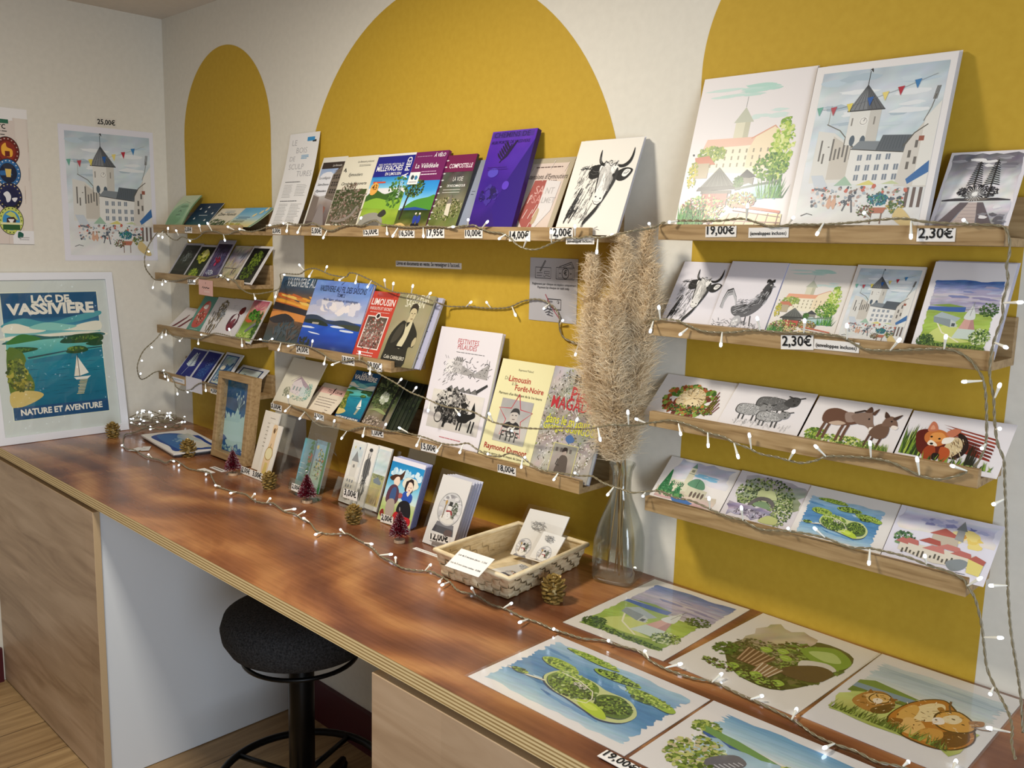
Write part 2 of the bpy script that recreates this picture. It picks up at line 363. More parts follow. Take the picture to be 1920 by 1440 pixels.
# ------------------------------------------------------------------ the pictures
G = ['4d6b2c', '6f8f3a', '92ab4e', '3a5522', 'b3c46a']              # leaf greens
def bunting(A, pts, cols, s=.026):
    for i in range(len(pts)-1): A.line('8a8f94', .003, *pts[i], *pts[i+1])
    for (x, y), c in zip(pts, cols): A.poly(c, x-s, y+.012, x+s, y+.018, x+s*.2, y-.042)
def village(A, m=.06):
    A.win(m, m*.7, 1-m*.75, 1-m*.75)
    A.wash(0, .42, 1, 1, ['dde3e6', 'c5d3da', 'd3dbdf', 'b4c3cc'], 12, 14, 9); A.wash(0, 0, 1, .42, ['e0e0de', 'dadbd9', 'dde3e6'], 10, 8, 6)
    for i in range(14): A.blob(A.r.choice(['bccdd8', 'e4e8ea', 'c9d6dd', 'aebfca']), A.r.uniform(.1, .9), A.r.uniform(.62, .98), A.r.uniform(.06, .16), A.r.uniform(.012, .035), .25, 14)
    A.poly('d9d8d2', .06, .28, .06, .62, .2, .6, .38, .5, .40, .28); A.poly('c9c3b8', .20, .30, .20, .58, .38, .49, .38, .3)   # left houses
    A.line('6a675f', .008, .12, .66, .24, .615, .38, .50); A.line('9a968c', .004, .13, .66, .13, .78)
    for i in range(9): A.rect('6d6a66', .10+.032*i, .40+A.r.uniform(0, .13), .115+.032*i, .44+A.r.uniform(0, .13))
    A.poly('dfded8', .30, .52, .30, .74, .55, .74, .55, .5); A.poly('c8c5bd', .46, .5, .46, .74, .55, .74, .55, .5)           # tower
    for x, y in ((.355, .545), (.44, .54)): A.blob('53626f', x, y, .022, .045, .05, 12)
    A.blob('efeeea', .42, .665, .036, None, .03, 16); A.blob('8b8781', .42, .665, .03, None, .03, 16); A.blob('e7e5df', .42, .665, .026, None, .03, 16); A.line('333333', .005, .42, .665, .43, .682)
    for x in (.32, .5): A.rect('8a8680', x, .64, x+.012, .69)
    A.poly('5f6266', .27, .735, .40, .90, .575, .735); A.poly('7d8185', .27, .735, .40, .90, .44, .735); A.line('3c3e41', .01, .27, .735, .575, .735)
    for i in range(8): A.line('45474b', .004, .40, .895, .29+.036*i, .74)
    A.line('3a3a3a', .006, .40, .89, .40, .985); A.smooth('333333', .385, .985, .4, .992, .42, .975, .415, 1.0, .40, .998)
    A.poly('e4e3de', .36, .27, .36, .50, .80, .47, .80, .26)                                                                 # long house
    A.poly('7e868c', .36, .49, .42, .54, .62, .53, .58, .47); A.poly('5a6269', .56, .47, .60, .57, .84, .56, .82, .46)
    for i in range(10): A.line('474f56', .004, .60+.022*i, .56, .575+.024*i, .48)
    A.line('4b4b49', .008, .36, .49, .58, .472, .82, .455)
    for j, y in enumerate((.415, .35, .29)):
        for i in range(5 if j else 4): A.rect('7c8794', .43+.075*i, y, .466+.075*i, y+.036); A.line('e9e9e6', .004, .448+.075*i, y, .448+.075*i, y+.036)
    A.poly('d2cdc4', .76, .25, .79, .50, .90, .64, 1, .74, 1, .24); A.poly('e3e1da', .90, .25, .90, .66, 1, .76, 1, .25)        # right houses
    A.line('5f5c53', .009, .77, .49, .84, .57, .93, .62); A.line('77736a', .006, .89, .64, .93, .72, .95, .80); [A.line('6a665f', .005, .93+.008*k_, .77, .945+.008*k_, .85) for k_ in range(4)]
    for x, y in ((.82, .42), (.86, .48), (.82, .35), (.87, .38)): A.rect('6e6a65', x, y, x+.022, y+.045)
    A.rect('9a5b4a', .88, .52, .92, .55); A.poly('3f6fa6', .84, .29, .99, .40, 1, .33, .86, .26)
    for x in (.86, .91, .96): A.rect('6d5f5a', x, .12, x+.024, .24)
    A.poly('c5cdd5', .07, .33, .17, .33, .24, .24, .12, .25); A.poly('6f7780', .12, .25, .24, .24, .23, .22, .12, .235)
    A.poly('9fbda6', .28, .26, .36, .32, .43, .26); A.poly('d8cf7c', .46, .26, .56, .29, .62, .26); A.poly('c4cda0', .66, .265, .74, .285, .8, .262)
    A.scat(150, .10, .13, .86, .25, .006, .016, ['8d7770', 'b49a92', '5e6a78', 'a3b0ba', 'd9c9c0', 'c46a5a', '4a5560', 'e4d6cc', '7b8a6e'], 1.2)
    for x in (.27, .31): A.blob('d0a68c', x, .15, .02, .045, .2); A.blob('b38a76', x, .19, .012, .014)
    A.line('5b6068', .012, .42, .17, .39, .10); A.line('5b6068', .012, .45, .17, .47, .09); A.blob('59616c', .435, .18, .016, .03)
    A.clump(60, .66, .17, .08, .05, .008, .018, ['2f7f96', '2a6a82', '3f8f6a', '24525e']); A.poly('b5715a', .60, .12, .74, .12, .72, .085, .62, .085)
    A.clump(36, .58, .10, .07, .05, .008, .016, ['5a3f36', '3f5a34', '6f7f4a', '8a4f46']); A.clump(30, .80, .13, .07, .06, .008, .018, ['4c6a35', '6f7f3c', 'b59a4c'])
    A.line('7b5b4b', .008, .63, .085, .63, .02); A.line('7b5b4b', .008, .71, .085, .71, .02); A.smooth('d6bf86', .84, .12, .93, .06, .97, 0, .9, 0, .80, .06)
    bunting(A, [(.03, .76), (.15, .755), (.28, .77), (.44, .80), (.555, .825), (.67, .85), (.79, .885), (.93, .925)],
            ['6fae9b', 'b44a55', 'e0cf5e', '2d5da0', 'e6d37c', 'b2303f', '3f7fb5'])
    A.line('444444', .006, .05, .07, .10, .085, .15, .075); A.full()
def castle(A, pale=.35):
    def P(c, d): a = _srgb(c); return [255*(k*(1-d)+.93*d) for k in a]
    A.win(.03, .02, .97, .98)
    for i in range(10): A.blob(P('a9d3c6', A.r.uniform(.1, .5)), A.r.uniform(.2, .7), A.r.uniform(.88, .94), A.r.uniform(.08, .2), .014, .2, 14)
    for i in range(6): A.blob(P('b9d8d0', .4), A.r.uniform(.5, .8), A.r.uniform(.72, .8), .08, .014, .2)
    A.rect(P('d8d4b8', .15), .38, .56, .52, .70); A.rect(P('b8b698', .2), .47, .56, .52, .70); A.poly(P('b9bda8', .1), .36, .70, .45, .80, .55, .70); A.line(P('999999', 0), .005, .45, .80, .45, .87)
    A.poly(P('e6a98a', pale), .10, .535, .13, .60, .72, .60, .74, .545); A.poly(P('efe6c8', .2), .12, .38, .12, .54, .74, .55, .74, .36); A.poly(P('f0ddb8', .1), .55, .52, .60, .60, .76, .66, .86, .58, .84, .40, .55, .4)
    A.line(P('d89a80', .1), .012, .56, .59, .76, .665, .87, .585)
    for j in range(3):
        for i in range(9): A.rect(P('8d8468', .2), .20+.066*i, .41+.045*j, .215+.066*i, .435+.045*j)
    A.clump(90, .20, .50, .14, .07, .012, .03, ['93a85a', '6f8f3a', 'b9c46a', '8a9f62']); A.clump(130, .86, .52, .10, .26, .014, .04, ['b9cf5e', 'd3de86', '93b848', '7ba33c', 'e2e8a4'])
    A.clump(90, .80, .40, .16, .12, .012, .03, ['5f8f3a', '8fb04e', '3f7030']); A.blob('3f4a4a', .02, .5, .01)
    A.poly('c77f66', .04, .48, .18, .49, .26, .43, .06, .43); A.rect('b8ab90', .06, .34, .2, .44); A.clump(40, .05, .36, .05, .12, .01, .025, ['d2c046', 'a8a83c', '8a9a3c'])
    A.poly('5c5f5c', .14, .27, .31, .41, .50, .28); A.poly('3d403e', .12, .255, .14, .28, .50, .29, .52, .265)
    for i in range(7): A.line('7f837c', .004, .31, .405, .17+.05*i, .285)
    A.rect('55544c', .17, .235, .47, .258); A.rect('c0584a', .19, .15, .44, .235); A.line('3d332e', .008, .19, .15, .19, .25); A.line('3d332e', .008, .44, .15, .44, .25); A.line('7b3a32', .006, .32, .15, .32, .235)
    A.poly('44484a', .50, .33, .58, .39, .68, .34); A.rect('8c8a80', .53, .29, .66, .335); A.clump(40, .52, .31, .05, .05, .01, .02, ['4c7a34', '2f5a28'])
    A.wash(.55, .20, .90, .29, ['7fb3bd', 'a9c8cc', 'bcd0cc'], 5, 4, 8, .02); A.poly('6d7a72', .50, .27, .92, .32, .92, .305, .5, .255)
    A.grass(50, .72, .95, .20, .06, .18, ['3f8a3a', '2f6a30', '79b04c'], .012, .06)
    A.clump(190, .22, .13, .22, .13, .010, .024, ['4f8f3c', '86b04c', 'd8cf86', '9a4f4a', 'c98a7c', '2f5f2c', 'e6dca2', '6b3f3a']); A.clump(110, .58, .19, .14, .07, .008, .02, ['7f7f34', 'cdbf6a', '5f6f2c', '8f4f42'])
    A.grass(70, .0, .24, .03, .06, .17, ['3f8a3a', '5fa64c', '2f6a30'], .012, .08)
    A.poly('c9735a', .50, .17, .96, .12, .96, .105, .5, .15); A.poly('ecd9a4', .50, .11, .98, .10, .98, 0, .36, 0, .36, .05)
    for i in range(6): A.line('7b4436', .010, .44+.1*i, .0, .50+.09*i, .105)
    A.line('8a4c3c', .010, .40, .06, .98, .045); A.line('6a3a30', .008, .52, .125, .97, .08); A.full()
def cow(A, sig=True, low=0.0):
    A.win(.10, .10+low, .97, .95); K = '141414'; R = A.r
    for i in range(150):                                            # coat strokes
        t = R.random(); x = .05+.36*R.random(); y = .66-.56*t+R.uniform(-.04, .12)*(1-t); l = R.uniform(.03, .09)
        A.line(R.choice([K, '3a3a3a', '777777', 'a8a6a2', '5a5a5a']), R.uniform(.003, .008), x, y, x-.014, y-l*.6, x-.03, y-l)
    for i in range(34): A.line(R.choice([K, K, '333333']), R.uniform(.008, .016), (x := R.uniform(.05, .20)), (y := .10+R.uniform(0, .26)*(x/.12)), x-.03, y-.06, x-.05, y-.11)
    for i in range(30): A.line(R.choice([K, '4a4a4a']), .006, (x := R.uniform(.10, .42)), R.uniform(.68, .75), x-.07, .70+R.uniform(-.02, .03))
    A.smooth(K, .43, .72, .36, .745, .27, .72, .22, .65, .24, .585, .31, .565, .40, .585, .44, .63); A.line('55534f', .006, .25, .64, .31, .62, .38, .63); A.line('6d6b69', .005, .28, .67, .34, .655, .40, .66)
    A.smooth(K, .70, .62, .76, .545, .86, .535, .95, .58, 1.0, .66, .93, .69, .84, .69, .75, .66); A.smooth('eeebe6', .83, .60, .90, .585, .965, .655, .90, .675, .85, .655); A.line(K, .010, .85, .625, .90, .625, .94, .65); A.line('77757a', .006, .86, .645, .92, .662)
    A.smooth('f1eee9', .41, .73, .55, .755, .71, .73, .745, .63, .71, .50, .64, .36, .57, .29, .48, .31, .445, .42, .42, .56, .40, .66)       # face
    A.smooth('2a2a2a', .715, .70, .752, .63, .735, .52, .68, .40, .62, .29, .585, .25, .615, .36, .655, .48, .675, .60); A.smooth('8d8b88', .655, .60, .69, .56, .66, .47, .625, .42, .64, .52)
    A.smooth(K, .408, .67, .43, .64, .445, .56, .45, .46, .435, .38, .415, .48, .405, .58); A.smooth(K, .452, .595, .475, .61, .495, .592, .475, .575); A.smooth(K, .655, .615, .685, .63, .71, .60, .68, .585)
    A.smooth('cfccc7', .42, .70, .50, .71, .50, .60, .48, .48, .44, .44, .43, .56); A.smooth('b8b5b0', .56, .60, .63, .64, .66, .56, .62, .44, .58, .42); A.smooth('dad7d2', .50, .72, .60, .73, .58, .60, .54, .58)
    for i in range(110): x = R.uniform(.43, .68); y = R.uniform(.38, .73); A.line(R.choice(['a3a19e', 'c4c1bc', '7d7b78', '4a4a4a']), .0035, x, y, x+.012*(x-.5)*4, y-R.uniform(.02, .05))
    A.smooth('e9e6e1', .445, .40, .52, .43, .60, .38, .605, .30, .55, .255, .48, .26, .44, .32); A.blob(K, .475, .345, .016, .011); A.blob(K, .565, .325, .016, .011); A.line(K, .009, .435, .30, .48, .258, .54, .248, .60, .285); A.line('6a6866', .006, .47, .29, .52, .278, .57, .29)
    for i in range(46): A.blob(R.choice([K, '4a4a4a', '8a8885', 'efece7']), R.uniform(.44, .72), R.uniform(.72, .785), R.uniform(.012, .022), .009, .4, 8, R.uniform(-.8, .8))
    A.smooth(K, .45, .725, .385, .745, .345, .80, .335, .875, .345, .93, .365, .86, .385, .80, .43, .765, .47, .755); A.smooth(K, .715, .735, .80, .735, .875, .775, .91, .84, .925, .94, .945, .85, .925, .76, .85, .705, .75, .70); A.smooth('8f8d8a', .40, .755, .365, .80, .352, .86, .372, .81)
    for i in range(40): t = R.random(); A.line(R.choice([K, K, '555555', '9a9895']), .007, .60-.22*t+R.uniform(-.03, .03), .27-.25*t, .57-.22*t+R.uniform(-.03, .03), .22-.25*t)
    A.smooth(K, .555, .25, .59, .27, .55, .17, .46, .07, .38, .0, .37, .05, .46, .15); A.line(K, .007, .44, .27, .40, .18, .34, .10, .30, .02); A.full()
    if sig: A.line('333333', .005, .52, .055+low, .58, .072+low, .62, .06+low, .68, .085+low); A.line('333333', .004, .56, .035+low, .66, .058+low, .72, .05+low)
def rooster(A):
    A.win(.03, .05, .98, .80); K = '1c1c1e'; R = A.r
    for i in range(26):                                             # tail plumes
        t = R.random(); k = .55+.45*t; A.line(R.choice([K, K, '4a4a4e', '8a8a8e', 'c0c0c4']), R.uniform(.010, .022), .36, .42, .34-.06*k, .42+.20*k, .27-.09*k, .50+.26*k, .19-.10*k, .48+.24*k, .15-.09*k, .40+.16*k, .17-.11*k, .34+.06*k)
    A.smooth('5c5c60', .28, .42, .44, .46, .60, .50, .70, .62, .76, .80, .84, .86, .90, .74, .86, .56, .78, .40, .64, .28, .46, .24, .32, .30)
    for i in range(190): u = R.random(); x = .32+.5*u; y = .26+.10*R.random()+(.62*max(0, u-.45)+.2*R.random()); A.line(R.choice([K, 'd0d0d4', '38383c', 'a8a8ac']), .006, x, y, x+.05, y+.025)
    A.smooth('3c3c40', .74, .74, .78, .86, .84, .90, .90, .86, .89, .74, .82, .68)
    for i in range(7): A.blob(K, .775+.02*i, .915+.014*math.sin(i*1.3), .013, .034, .2)
    A.poly('77777a', .89, .85, .955, .825, .885, .80); A.blob('f0f0f0', .86, .845, .013); A.blob(K, .862, .845, .007); A.smooth(K, .86, .80, .90, .77, .89, .68, .855, .72)
    for i in range(40): A.line(R.choice([K, '6a6a6e', 'c8c8cc']), .007, (x := R.uniform(.74, .88)), (y := R.uniform(.56, .76)), x-.03, y-.08)
    A.smooth('b4b4b8', .36, .10, .40, .24, .50, .26, .54, .14, .46, .06); A.smooth('e6e6e8', .38, .10, .42, .20, .48, .20, .48, .10)
    A.line(K, .014, .60, .26, .62, .10); A.line(K, .014, .68, .28, .72, .10)
    for i in range(110): x = R.uniform(.02, .95); A.line(R.choice(['3a3a3c', '8c8c8e', K, 'b8b8ba']), .006, x, (y := R.uniform(.0, .20)*(1-abs(x-.35)*.8)), x+R.uniform(-.06, .07), y+R.uniform(-.03, .06))
    A.full(); A.line('333333', .004, .58, .045, .66, .055, .76, .047); A.line('333333', .004, .62, .025, .72, .03)
def pines(A):
    A.win(.05, .06, .95, .96); A.wash(0, .38, 1, 1, ['eceaea', 'f0eeee', 'd8d6d8', '8a8890', '77757c'], 10, 10, 14, .02)
    for i in range(14): A.blob(A.r.choice(['77757e', 'a9a7ae', 'f0eeee', '8d8b93']), A.r.uniform(.05, .95), A.r.uniform(.82, .97), .12, .03, .3)
    A.wash(.0, .04, 1, .40, ['8f8d93', 'b3b1b7', 'd8d6d9', 'e6e4e6'], 8, 8, 16, .02); A.poly('4a484c', .02, .395, .2, .42, .8, .42, .98, .40, .98, .385, .02, .38)
    A.clump(170, .50, .50, .30, .12, .012, .03, ['2c2b2e', '47464a', '626066', '1d1c1f']); A.poly('77706a', .34, .40, .5, .43, .72, .41, .6, .38, .42, .375)
    for x, h in ((.42, .90), (.66, .92)):
        A.line('3a3836', .018, x, .45, x+.005, h)
        for i in range(11):
            y = .60+.028*i; k = .11-.007*i; A.line('2c2b2e', .016, x-k, y-.012, x, y+.012, x+k, y-.012)
    for i in range(22): t = i*.2856; A.line('f4f2ee', .006, .47, .47, .47+.13*math.cos(t), .47+.10*math.sin(t))
    A.blob('fbfaf6', .47, .47, .04); A.poly('6e6468', .30, .36, .42, .36, .20, .06, .02, .06); A.poly('6e6468', .62, .36, .54, .36, .62, .05, .84, .05); A.poly('c8b8b2', .42, .36, .54, .36, .60, .05, .24, .05)
    for i in range(7): A.line('98888a', .006, .41-.02*i, .34-.044*i, .545+.007*i, .34-.044*i)
    for i in range(10): A.blob(A.r.choice(['f0eef0', '6b696f', '8d8b92']), A.r.uniform(.66, .98), A.r.uniform(.08, .34), .06, .03, .3)
    A.full()
def mill(A, x0=.08, y0=.06, x1=.92, y1=.80, wide=False):
    A.win(x0, y0, x1, y1); A.wash(0, .55, 1, 1, ['b9b4c0', 'a9a4bb', 'c3bdc8', '8f97c0', '3f68a8'], 12, 26, 14, .012)
    for i in range(16): A.blob(A.r.choice(['8d88ac', 'c9c2cc', 'a59fba', '7d86b4']), A.r.uniform(.1, .9), A.r.uniform(.62, .92), .14, .02, .3)
    A.poly('3f63a6', .0, .60, .55, .62, .55, .53, .0, .54); A.poly('7f9a44', .0, .62, .3, .655, .55, .62, .3, .61); A.wash(.0, .02, .95, .54, ['7f9a40', '9ab64a', 'a9c458', '93ac50'], 10, 24, 10, .014)
    A.clump(70, .88, .60, .14, .12, .012, .03, ['2c4a24', '3f5f2c', '55733a']); A.smooth('c9d278', .10, .16, .30, .34, .62, .30, .55, .18, .75, .14, .40, .10)
    A.line('e6e2c2', .02, .16, .42, .30, .24, .58, .12); A.line('e6e2c2', .014, .34, .34, .50, .36)
    A.poly('a9b6ba', .12, .46, .22, .53, .52, .46, .46, .40, .38, .43); A.poly('8a9598', .12, .46, .38, .43, .40, .32, .14, .38); A.poly('c3c9c6', .38, .43, .46, .40, .50, .33, .40, .32); A.rect('4c5558', .41, .335, .46, .38)
    A.poly('d3a59b', .52, .30, .58, .46, .70, .46, .76, .30); A.poly('b98a86', .66, .30, .67, .46, .70, .46, .76, .30); A.poly('c9d6cc', .46, .17, .52, .31, .76, .31, .80, .17); A.smooth('d8ddda', .56, .46, .62, .60, .66, .64, .72, .46); A.line('8d8f90', .008, .55, .58, .76, .62); A.line('8d8f90', .008, .64, .5, .66, .7)
    A.clump(110, .85, .22, .15, .14, .012, .034, ['dfe5c0', '7f9a50', '4f6f34', 'a9bd70', '2f4f28']); A.clump(90, .10, .10, .13, .12, .012, .03, ['26421f', '3a5a2a', '4f7034']); A.clump(120, .5, .05, .48, .05, .01, .026, ['2f4f28', '55733a', '8aa354', '3f5f2c'])
    A.full()
def hedgehog(A):
    A.win(.14, .10, .94, .90); A.clump(120, .45, .45, .46, .30, .03, .09, ['4f7a2c', '6f8f34', '8f4a2c', 'a85a30', '3f5f24', 'c07a3c', '8aa548', '6a2f22'], .8)
    A.smooth('d9c49a', .24, .36, .28, .66, .46, .82, .64, .72, .70, .46, .62, .30, .40, .26)
    for i in range(160):
        t = A.r.uniform(0, 6.28); q = math.sqrt(A.r.random()); x = .47+.2*q*math.cos(t); y = .54+.26*q*math.sin(t); A.line(A.r.choice(['8a6f40', 'f0e6c8', '5c4628', 'c8ac74']), .008, x, y, x+.035*math.cos(t), y+.06*math.sin(t))
    A.smooth('e6d3a8', .40, .40, .52, .50, .62, .40, .54, .28, .42, .30); A.blob('2a1d14', .53, .38, .014); A.blob('2a1d14', .56, .31, .016)
    A.clump(70, .5, .20, .44, .08, .02, .05, ['3a4f20', '5f7a2c', '8a3f26', '2f3f1a', '98ac50'], .5)
    for i in range(5): A.line('7a2f22', .014, .80+.03*i, .2, .86+.03*i, .8-.1*i)
    A.full()
def sheep(A):
    A.win(.10, .10, .95, .90)
    def one(x, y, s, dark):
        c = ['6a6a6a', '858585', '9a9a9a', '555555'] if dark else ['a4a4a4', 'd8d8d8', '747474', 'bcbcbc']
        A.smooth('3c3c3c', x-.172*s, y-.03*s, x-.172*s, y+.17*s, x, y+.212*s, x+.182*s, y+.16*s, x+.192*s, y, x, y-.072*s)
        for k in (-.10, -.04, .09, .15): A.line('4a4a4a', .022*s, x+k*s, y-.02, x+k*s+.008, y-.20*s)
        A.smooth(c[0], x-.16*s, y-.02*s, x-.16*s, y+.16*s, x, y+.2*s, x+.17*s, y+.15*s, x+.18*s, y, x, y-.06*s); A.clump(90, x, y+.07*s, .16*s, .10*s, .008, .016, c)
        A.smooth('4a4a4a' if dark else '8e8e8e', x+.12*s, y+.12*s, x+.18*s, y+.26*s, x+.28*s, y+.25*s, x+.28*s, y+.10*s, x+.2*s, y+.05*s); A.line('3a3a3a', .016*s, x+.14*s, y+.27*s, x+.22*s, y+.24*s); A.line('3a3a3a', .016*s, x+.26*s, y+.24*s, x+.33*s, y+.28*s)
        A.blob('1c1c1c', x+.21*s, y+.19*s, .008*s); A.blob('1c1c1c', x+.26*s, y+.19*s, .008*s); A.blob('2c2c2c', x+.24*s, y+.11*s, .014*s)
    one(.52, .62, 1.25, True); one(.24, .40, 1.05, False); one(.56, .30, .95, False)
    for i in range(50): A.line('a8a8a8', .004, (x := A.r.uniform(.05, .9)), A.r.uniform(.02, .2), x+.02, A.r.uniform(.1, .24))
    A.full()
def donkeys(A):
    A.win(.06, .06, .96, .94); B = '6a4a3a'
    A.clump(80, .10, .18, .12, .10, .02, .04, ['6f8f34', 'a9bd50', '4f6f28'], .5); A.clump(120, .5, .14, .40, .07, .02, .045, ['7a9a38', 'b9c860', '55752c', 'd8dc94'], .5)
    for x in (.16, .22, .38, .44): A.line(B, .034, x, .5, x-.01, .34, x-.012, .12)
    A.smooth(B, .12, .50, .10, .74, .22, .84, .42, .76, .52, .74, .56, .60, .44, .50, .28, .46); A.smooth('c4ac98', .20, .48, .30, .56, .40, .52, .30, .45); A.smooth('9a8478', .34, .76, .46, .78, .50, .62, .40, .56)
    A.smooth('8a7264', .42, .72, .56, .84, .64, .84, .70, .62, .76, .50, .72, .44, .62, .54, .52, .56); A.smooth('efe6dc', .68, .52, .76, .52, .76, .44, .70, .43); A.line('3a2a22', .026, .44, .79, .54, .87, .62, .86); A.smooth('5a3f32', .56, .84, .60, .98, .64, .86); A.smooth('5a3f32', .64, .84, .70, .96, .68, .80); A.blob('1a1210', .635, .70, .012)
    for x in (.72, .77, .86): A.line('5a4034', .026, x, .42, x-.02, .06)
    A.smooth('6f5444', .70, .40, .74, .58, .84, .66, .90, .56, .90, .36, .80, .30); A.smooth('7b5f50', .80, .60, .82, .80, .90, .82, .97, .66, .96, .58, .88, .60); A.smooth('efe4da', .92, .64, .985, .62, .97, .55, .91, .58); A.smooth('4a342a', .80, .78, .78, .92, .85, .82); A.smooth('4a342a', .89, .80, .98, .90, .93, .76); A.blob('1a1210', .89, .72, .012)
    A.grass(60, .64, .98, .06, .08, .18, ['6f8f34', 'a9bd50', '4f6f28'], .012, .05); A.full()
def fox(A):
    A.win(.04, .05, .95, .95); A.grass(60, .0, .22, .12, .3, .68, ['3f5a24', '7a9a34', 'a9bd50', '2c3f1c'], .03, .05)
    for i in range(7): A.poly(A.r.choice(['8a3324', 'a04430', '6f2a20', 'b9704a']), .34+.03*i, .84-.06*i, .92, .70-.07*i, .93, .66-.07*i, .5, .78-.07*i)
    A.smooth('5f1d14', .10, .62, .22, .70, .40, .60, .46, .30, .36, .14, .20, .20, .12, .42); A.smooth('2a1c18', .52, .70, .62, .64, .68, .40, .60, .18, .50, .2, .58, .42); A.smooth('d8c49a', .46, .56, .56, .60, .62, .40, .54, .20, .44, .22)
    for i in range(40): x = A.r.uniform(.48, .62); y = A.r.uniform(.2, .6); A.line(A.r.choice(['5a3f2a', 'efe2c0', '8a6a44']), .006, x, y, x+.02, y-.05)
    A.smooth('c8743a', .22, .66, .30, .72, .40, .68, .46, .54, .40, .40, .32, .36, .22, .44, .19, .56); A.smooth('e39a52', .26, .62, .36, .66, .42, .54, .34, .46, .26, .48); A.smooth('f3e6d2', .27, .48, .33, .44, .36, .38, .30, .36, .25, .40); A.smooth('f6efe4', .40, .56, .50, .60, .48, .48, .40, .44)
    A.smooth('c87a5c', .20, .66, .21, .86, .26, .84, .30, .70); A.smooth('c87a5c', .40, .66, .46, .78, .54, .76, .48, .60); A.smooth('e0a080', .22, .70, .23, .80, .27, .72); A.blob('1c120e', .265, .55, .014); A.blob('1c120e', .355, .53, .014); A.blob('1c120e', .295, .405, .02, .014)
    A.smooth('a0421f', .26, .34, .34, .36, .38, .14, .30, .06, .24, .16); A.smooth('b9552a', .40, .36, .50, .34, .52, .14, .44, .08); A.smooth('1c120e', .35, .22, .42, .22, .41, .10, .36, .10)
    A.grass(50, .22, .98, .04, .08, .2, ['2c3f1c', '4f6f28', '8aa844'], .02, .05); A.grass(10, .68, .8, .1, .3, .5, ['2a2a1c'], .02, .02); A.full()
def cathedral(A):
    A.win(.04, .04, .92, .97); A.wash(.12, .55, 1, 1, ['e6e4ea', 'cfd0de', 'b9bace'], 8, 6, 12, .04)
    for i in range(8): A.blob('7fb8d8', A.r.uniform(.5, .8), A.r.uniform(.62, .76), .10, .016, .3)
    A.wash(0, .06, .95, .3, ['c8a0a0', 'e0d0c0', 'c9c0a8'], 6, 3, 14, .03); A.poly('3f6fb0', .28, .12, .45, .16, .66, .08, .60, .02, .34, .04)
    A.poly('d9d6bc', .36, .30, .37, .86, .46, .86, .48, .30); A.poly('6f8f80', .37, .86, .415, .98, .46, .86); A.line('8a8a76', .008, .37, .72, .46, .72); A.rect('8a8a76', .39, .76, .44, .82)
    A.poly('dcd8c0', .16, .28, .16, .52, .40, .50, .40, .26); A.poly('d2cdb4', .46, .24, .46, .46, .78, .40, .78, .22)
    for i in range(7): A.rect('77806f', .19+.03*i, .40, .205+.03*i, .47)
    A.smooth('5f9070', .44, .46, .48, .60, .58, .64, .68, .56, .70, .42); A.line('3f6a50', .008, .58, .64, .58, .44)
    for i in range(4): A.blob('6a5a50', .56+.06*i, .28, .02, .05)
    for x, h in ((.10, .74), (.20, .44), (.34, .40)): A.smooth('2f7a48', x-.07, .20, x-.04, h*.7, x, h, x+.05, h*.6, x+.07, .2); A.clump(40, x, .3, .05, .14, .01, .02, ['1f5a34', '4f9a60', '2a6a3c'])
    A.clump(50, .25, .18, .24, .04, .012, .03, ['2f6a3c', '5f9a58']); A.full()
def bridge(A):
    A.win(.06, .05, .95, .95); A.wash(.10, .40, 1, .98, ['8a9470', '9aa488', 'b0a8b4'], 8, 8, 16, .05); A.clump(260, .46, .62, .46, .30, .014, .04, ['3a4a2c', '6f8450', '8fa060', '2c3a24', 'aab47c', '55683c']); A.blob('b9c08c', .52, .62, .16, .10, .3, 16)
    A.wash(.0, .08, .70, .34, ['9a92ac', 'b8b0c0', '7f7890', 'a8a2b4'], 8, 6, 22, .05); A.smooth('5f5a58', .28, .36, .38, .55, .56, .58, .68, .46, .70, .30, .64, .42, .54, .50, .42, .48, .34, .36); A.smooth('77906a', .36, .38, .44, .47, .54, .48, .62, .40, .62, .34)
    A.clump(40, .40, .18, .30, .06, .016, .04, ['5a5260', '8a8294', 'c8c2cc', '443c48'], .5); A.clump(160, .82, .36, .15, .26, .012, .03, ['4f6838', '7f9450', 'a3b070', 'd0d4a8', '3a5028']); A.smooth('b9bf7c', .55, .06, .66, .22, .82, .18, .80, .06); A.full()
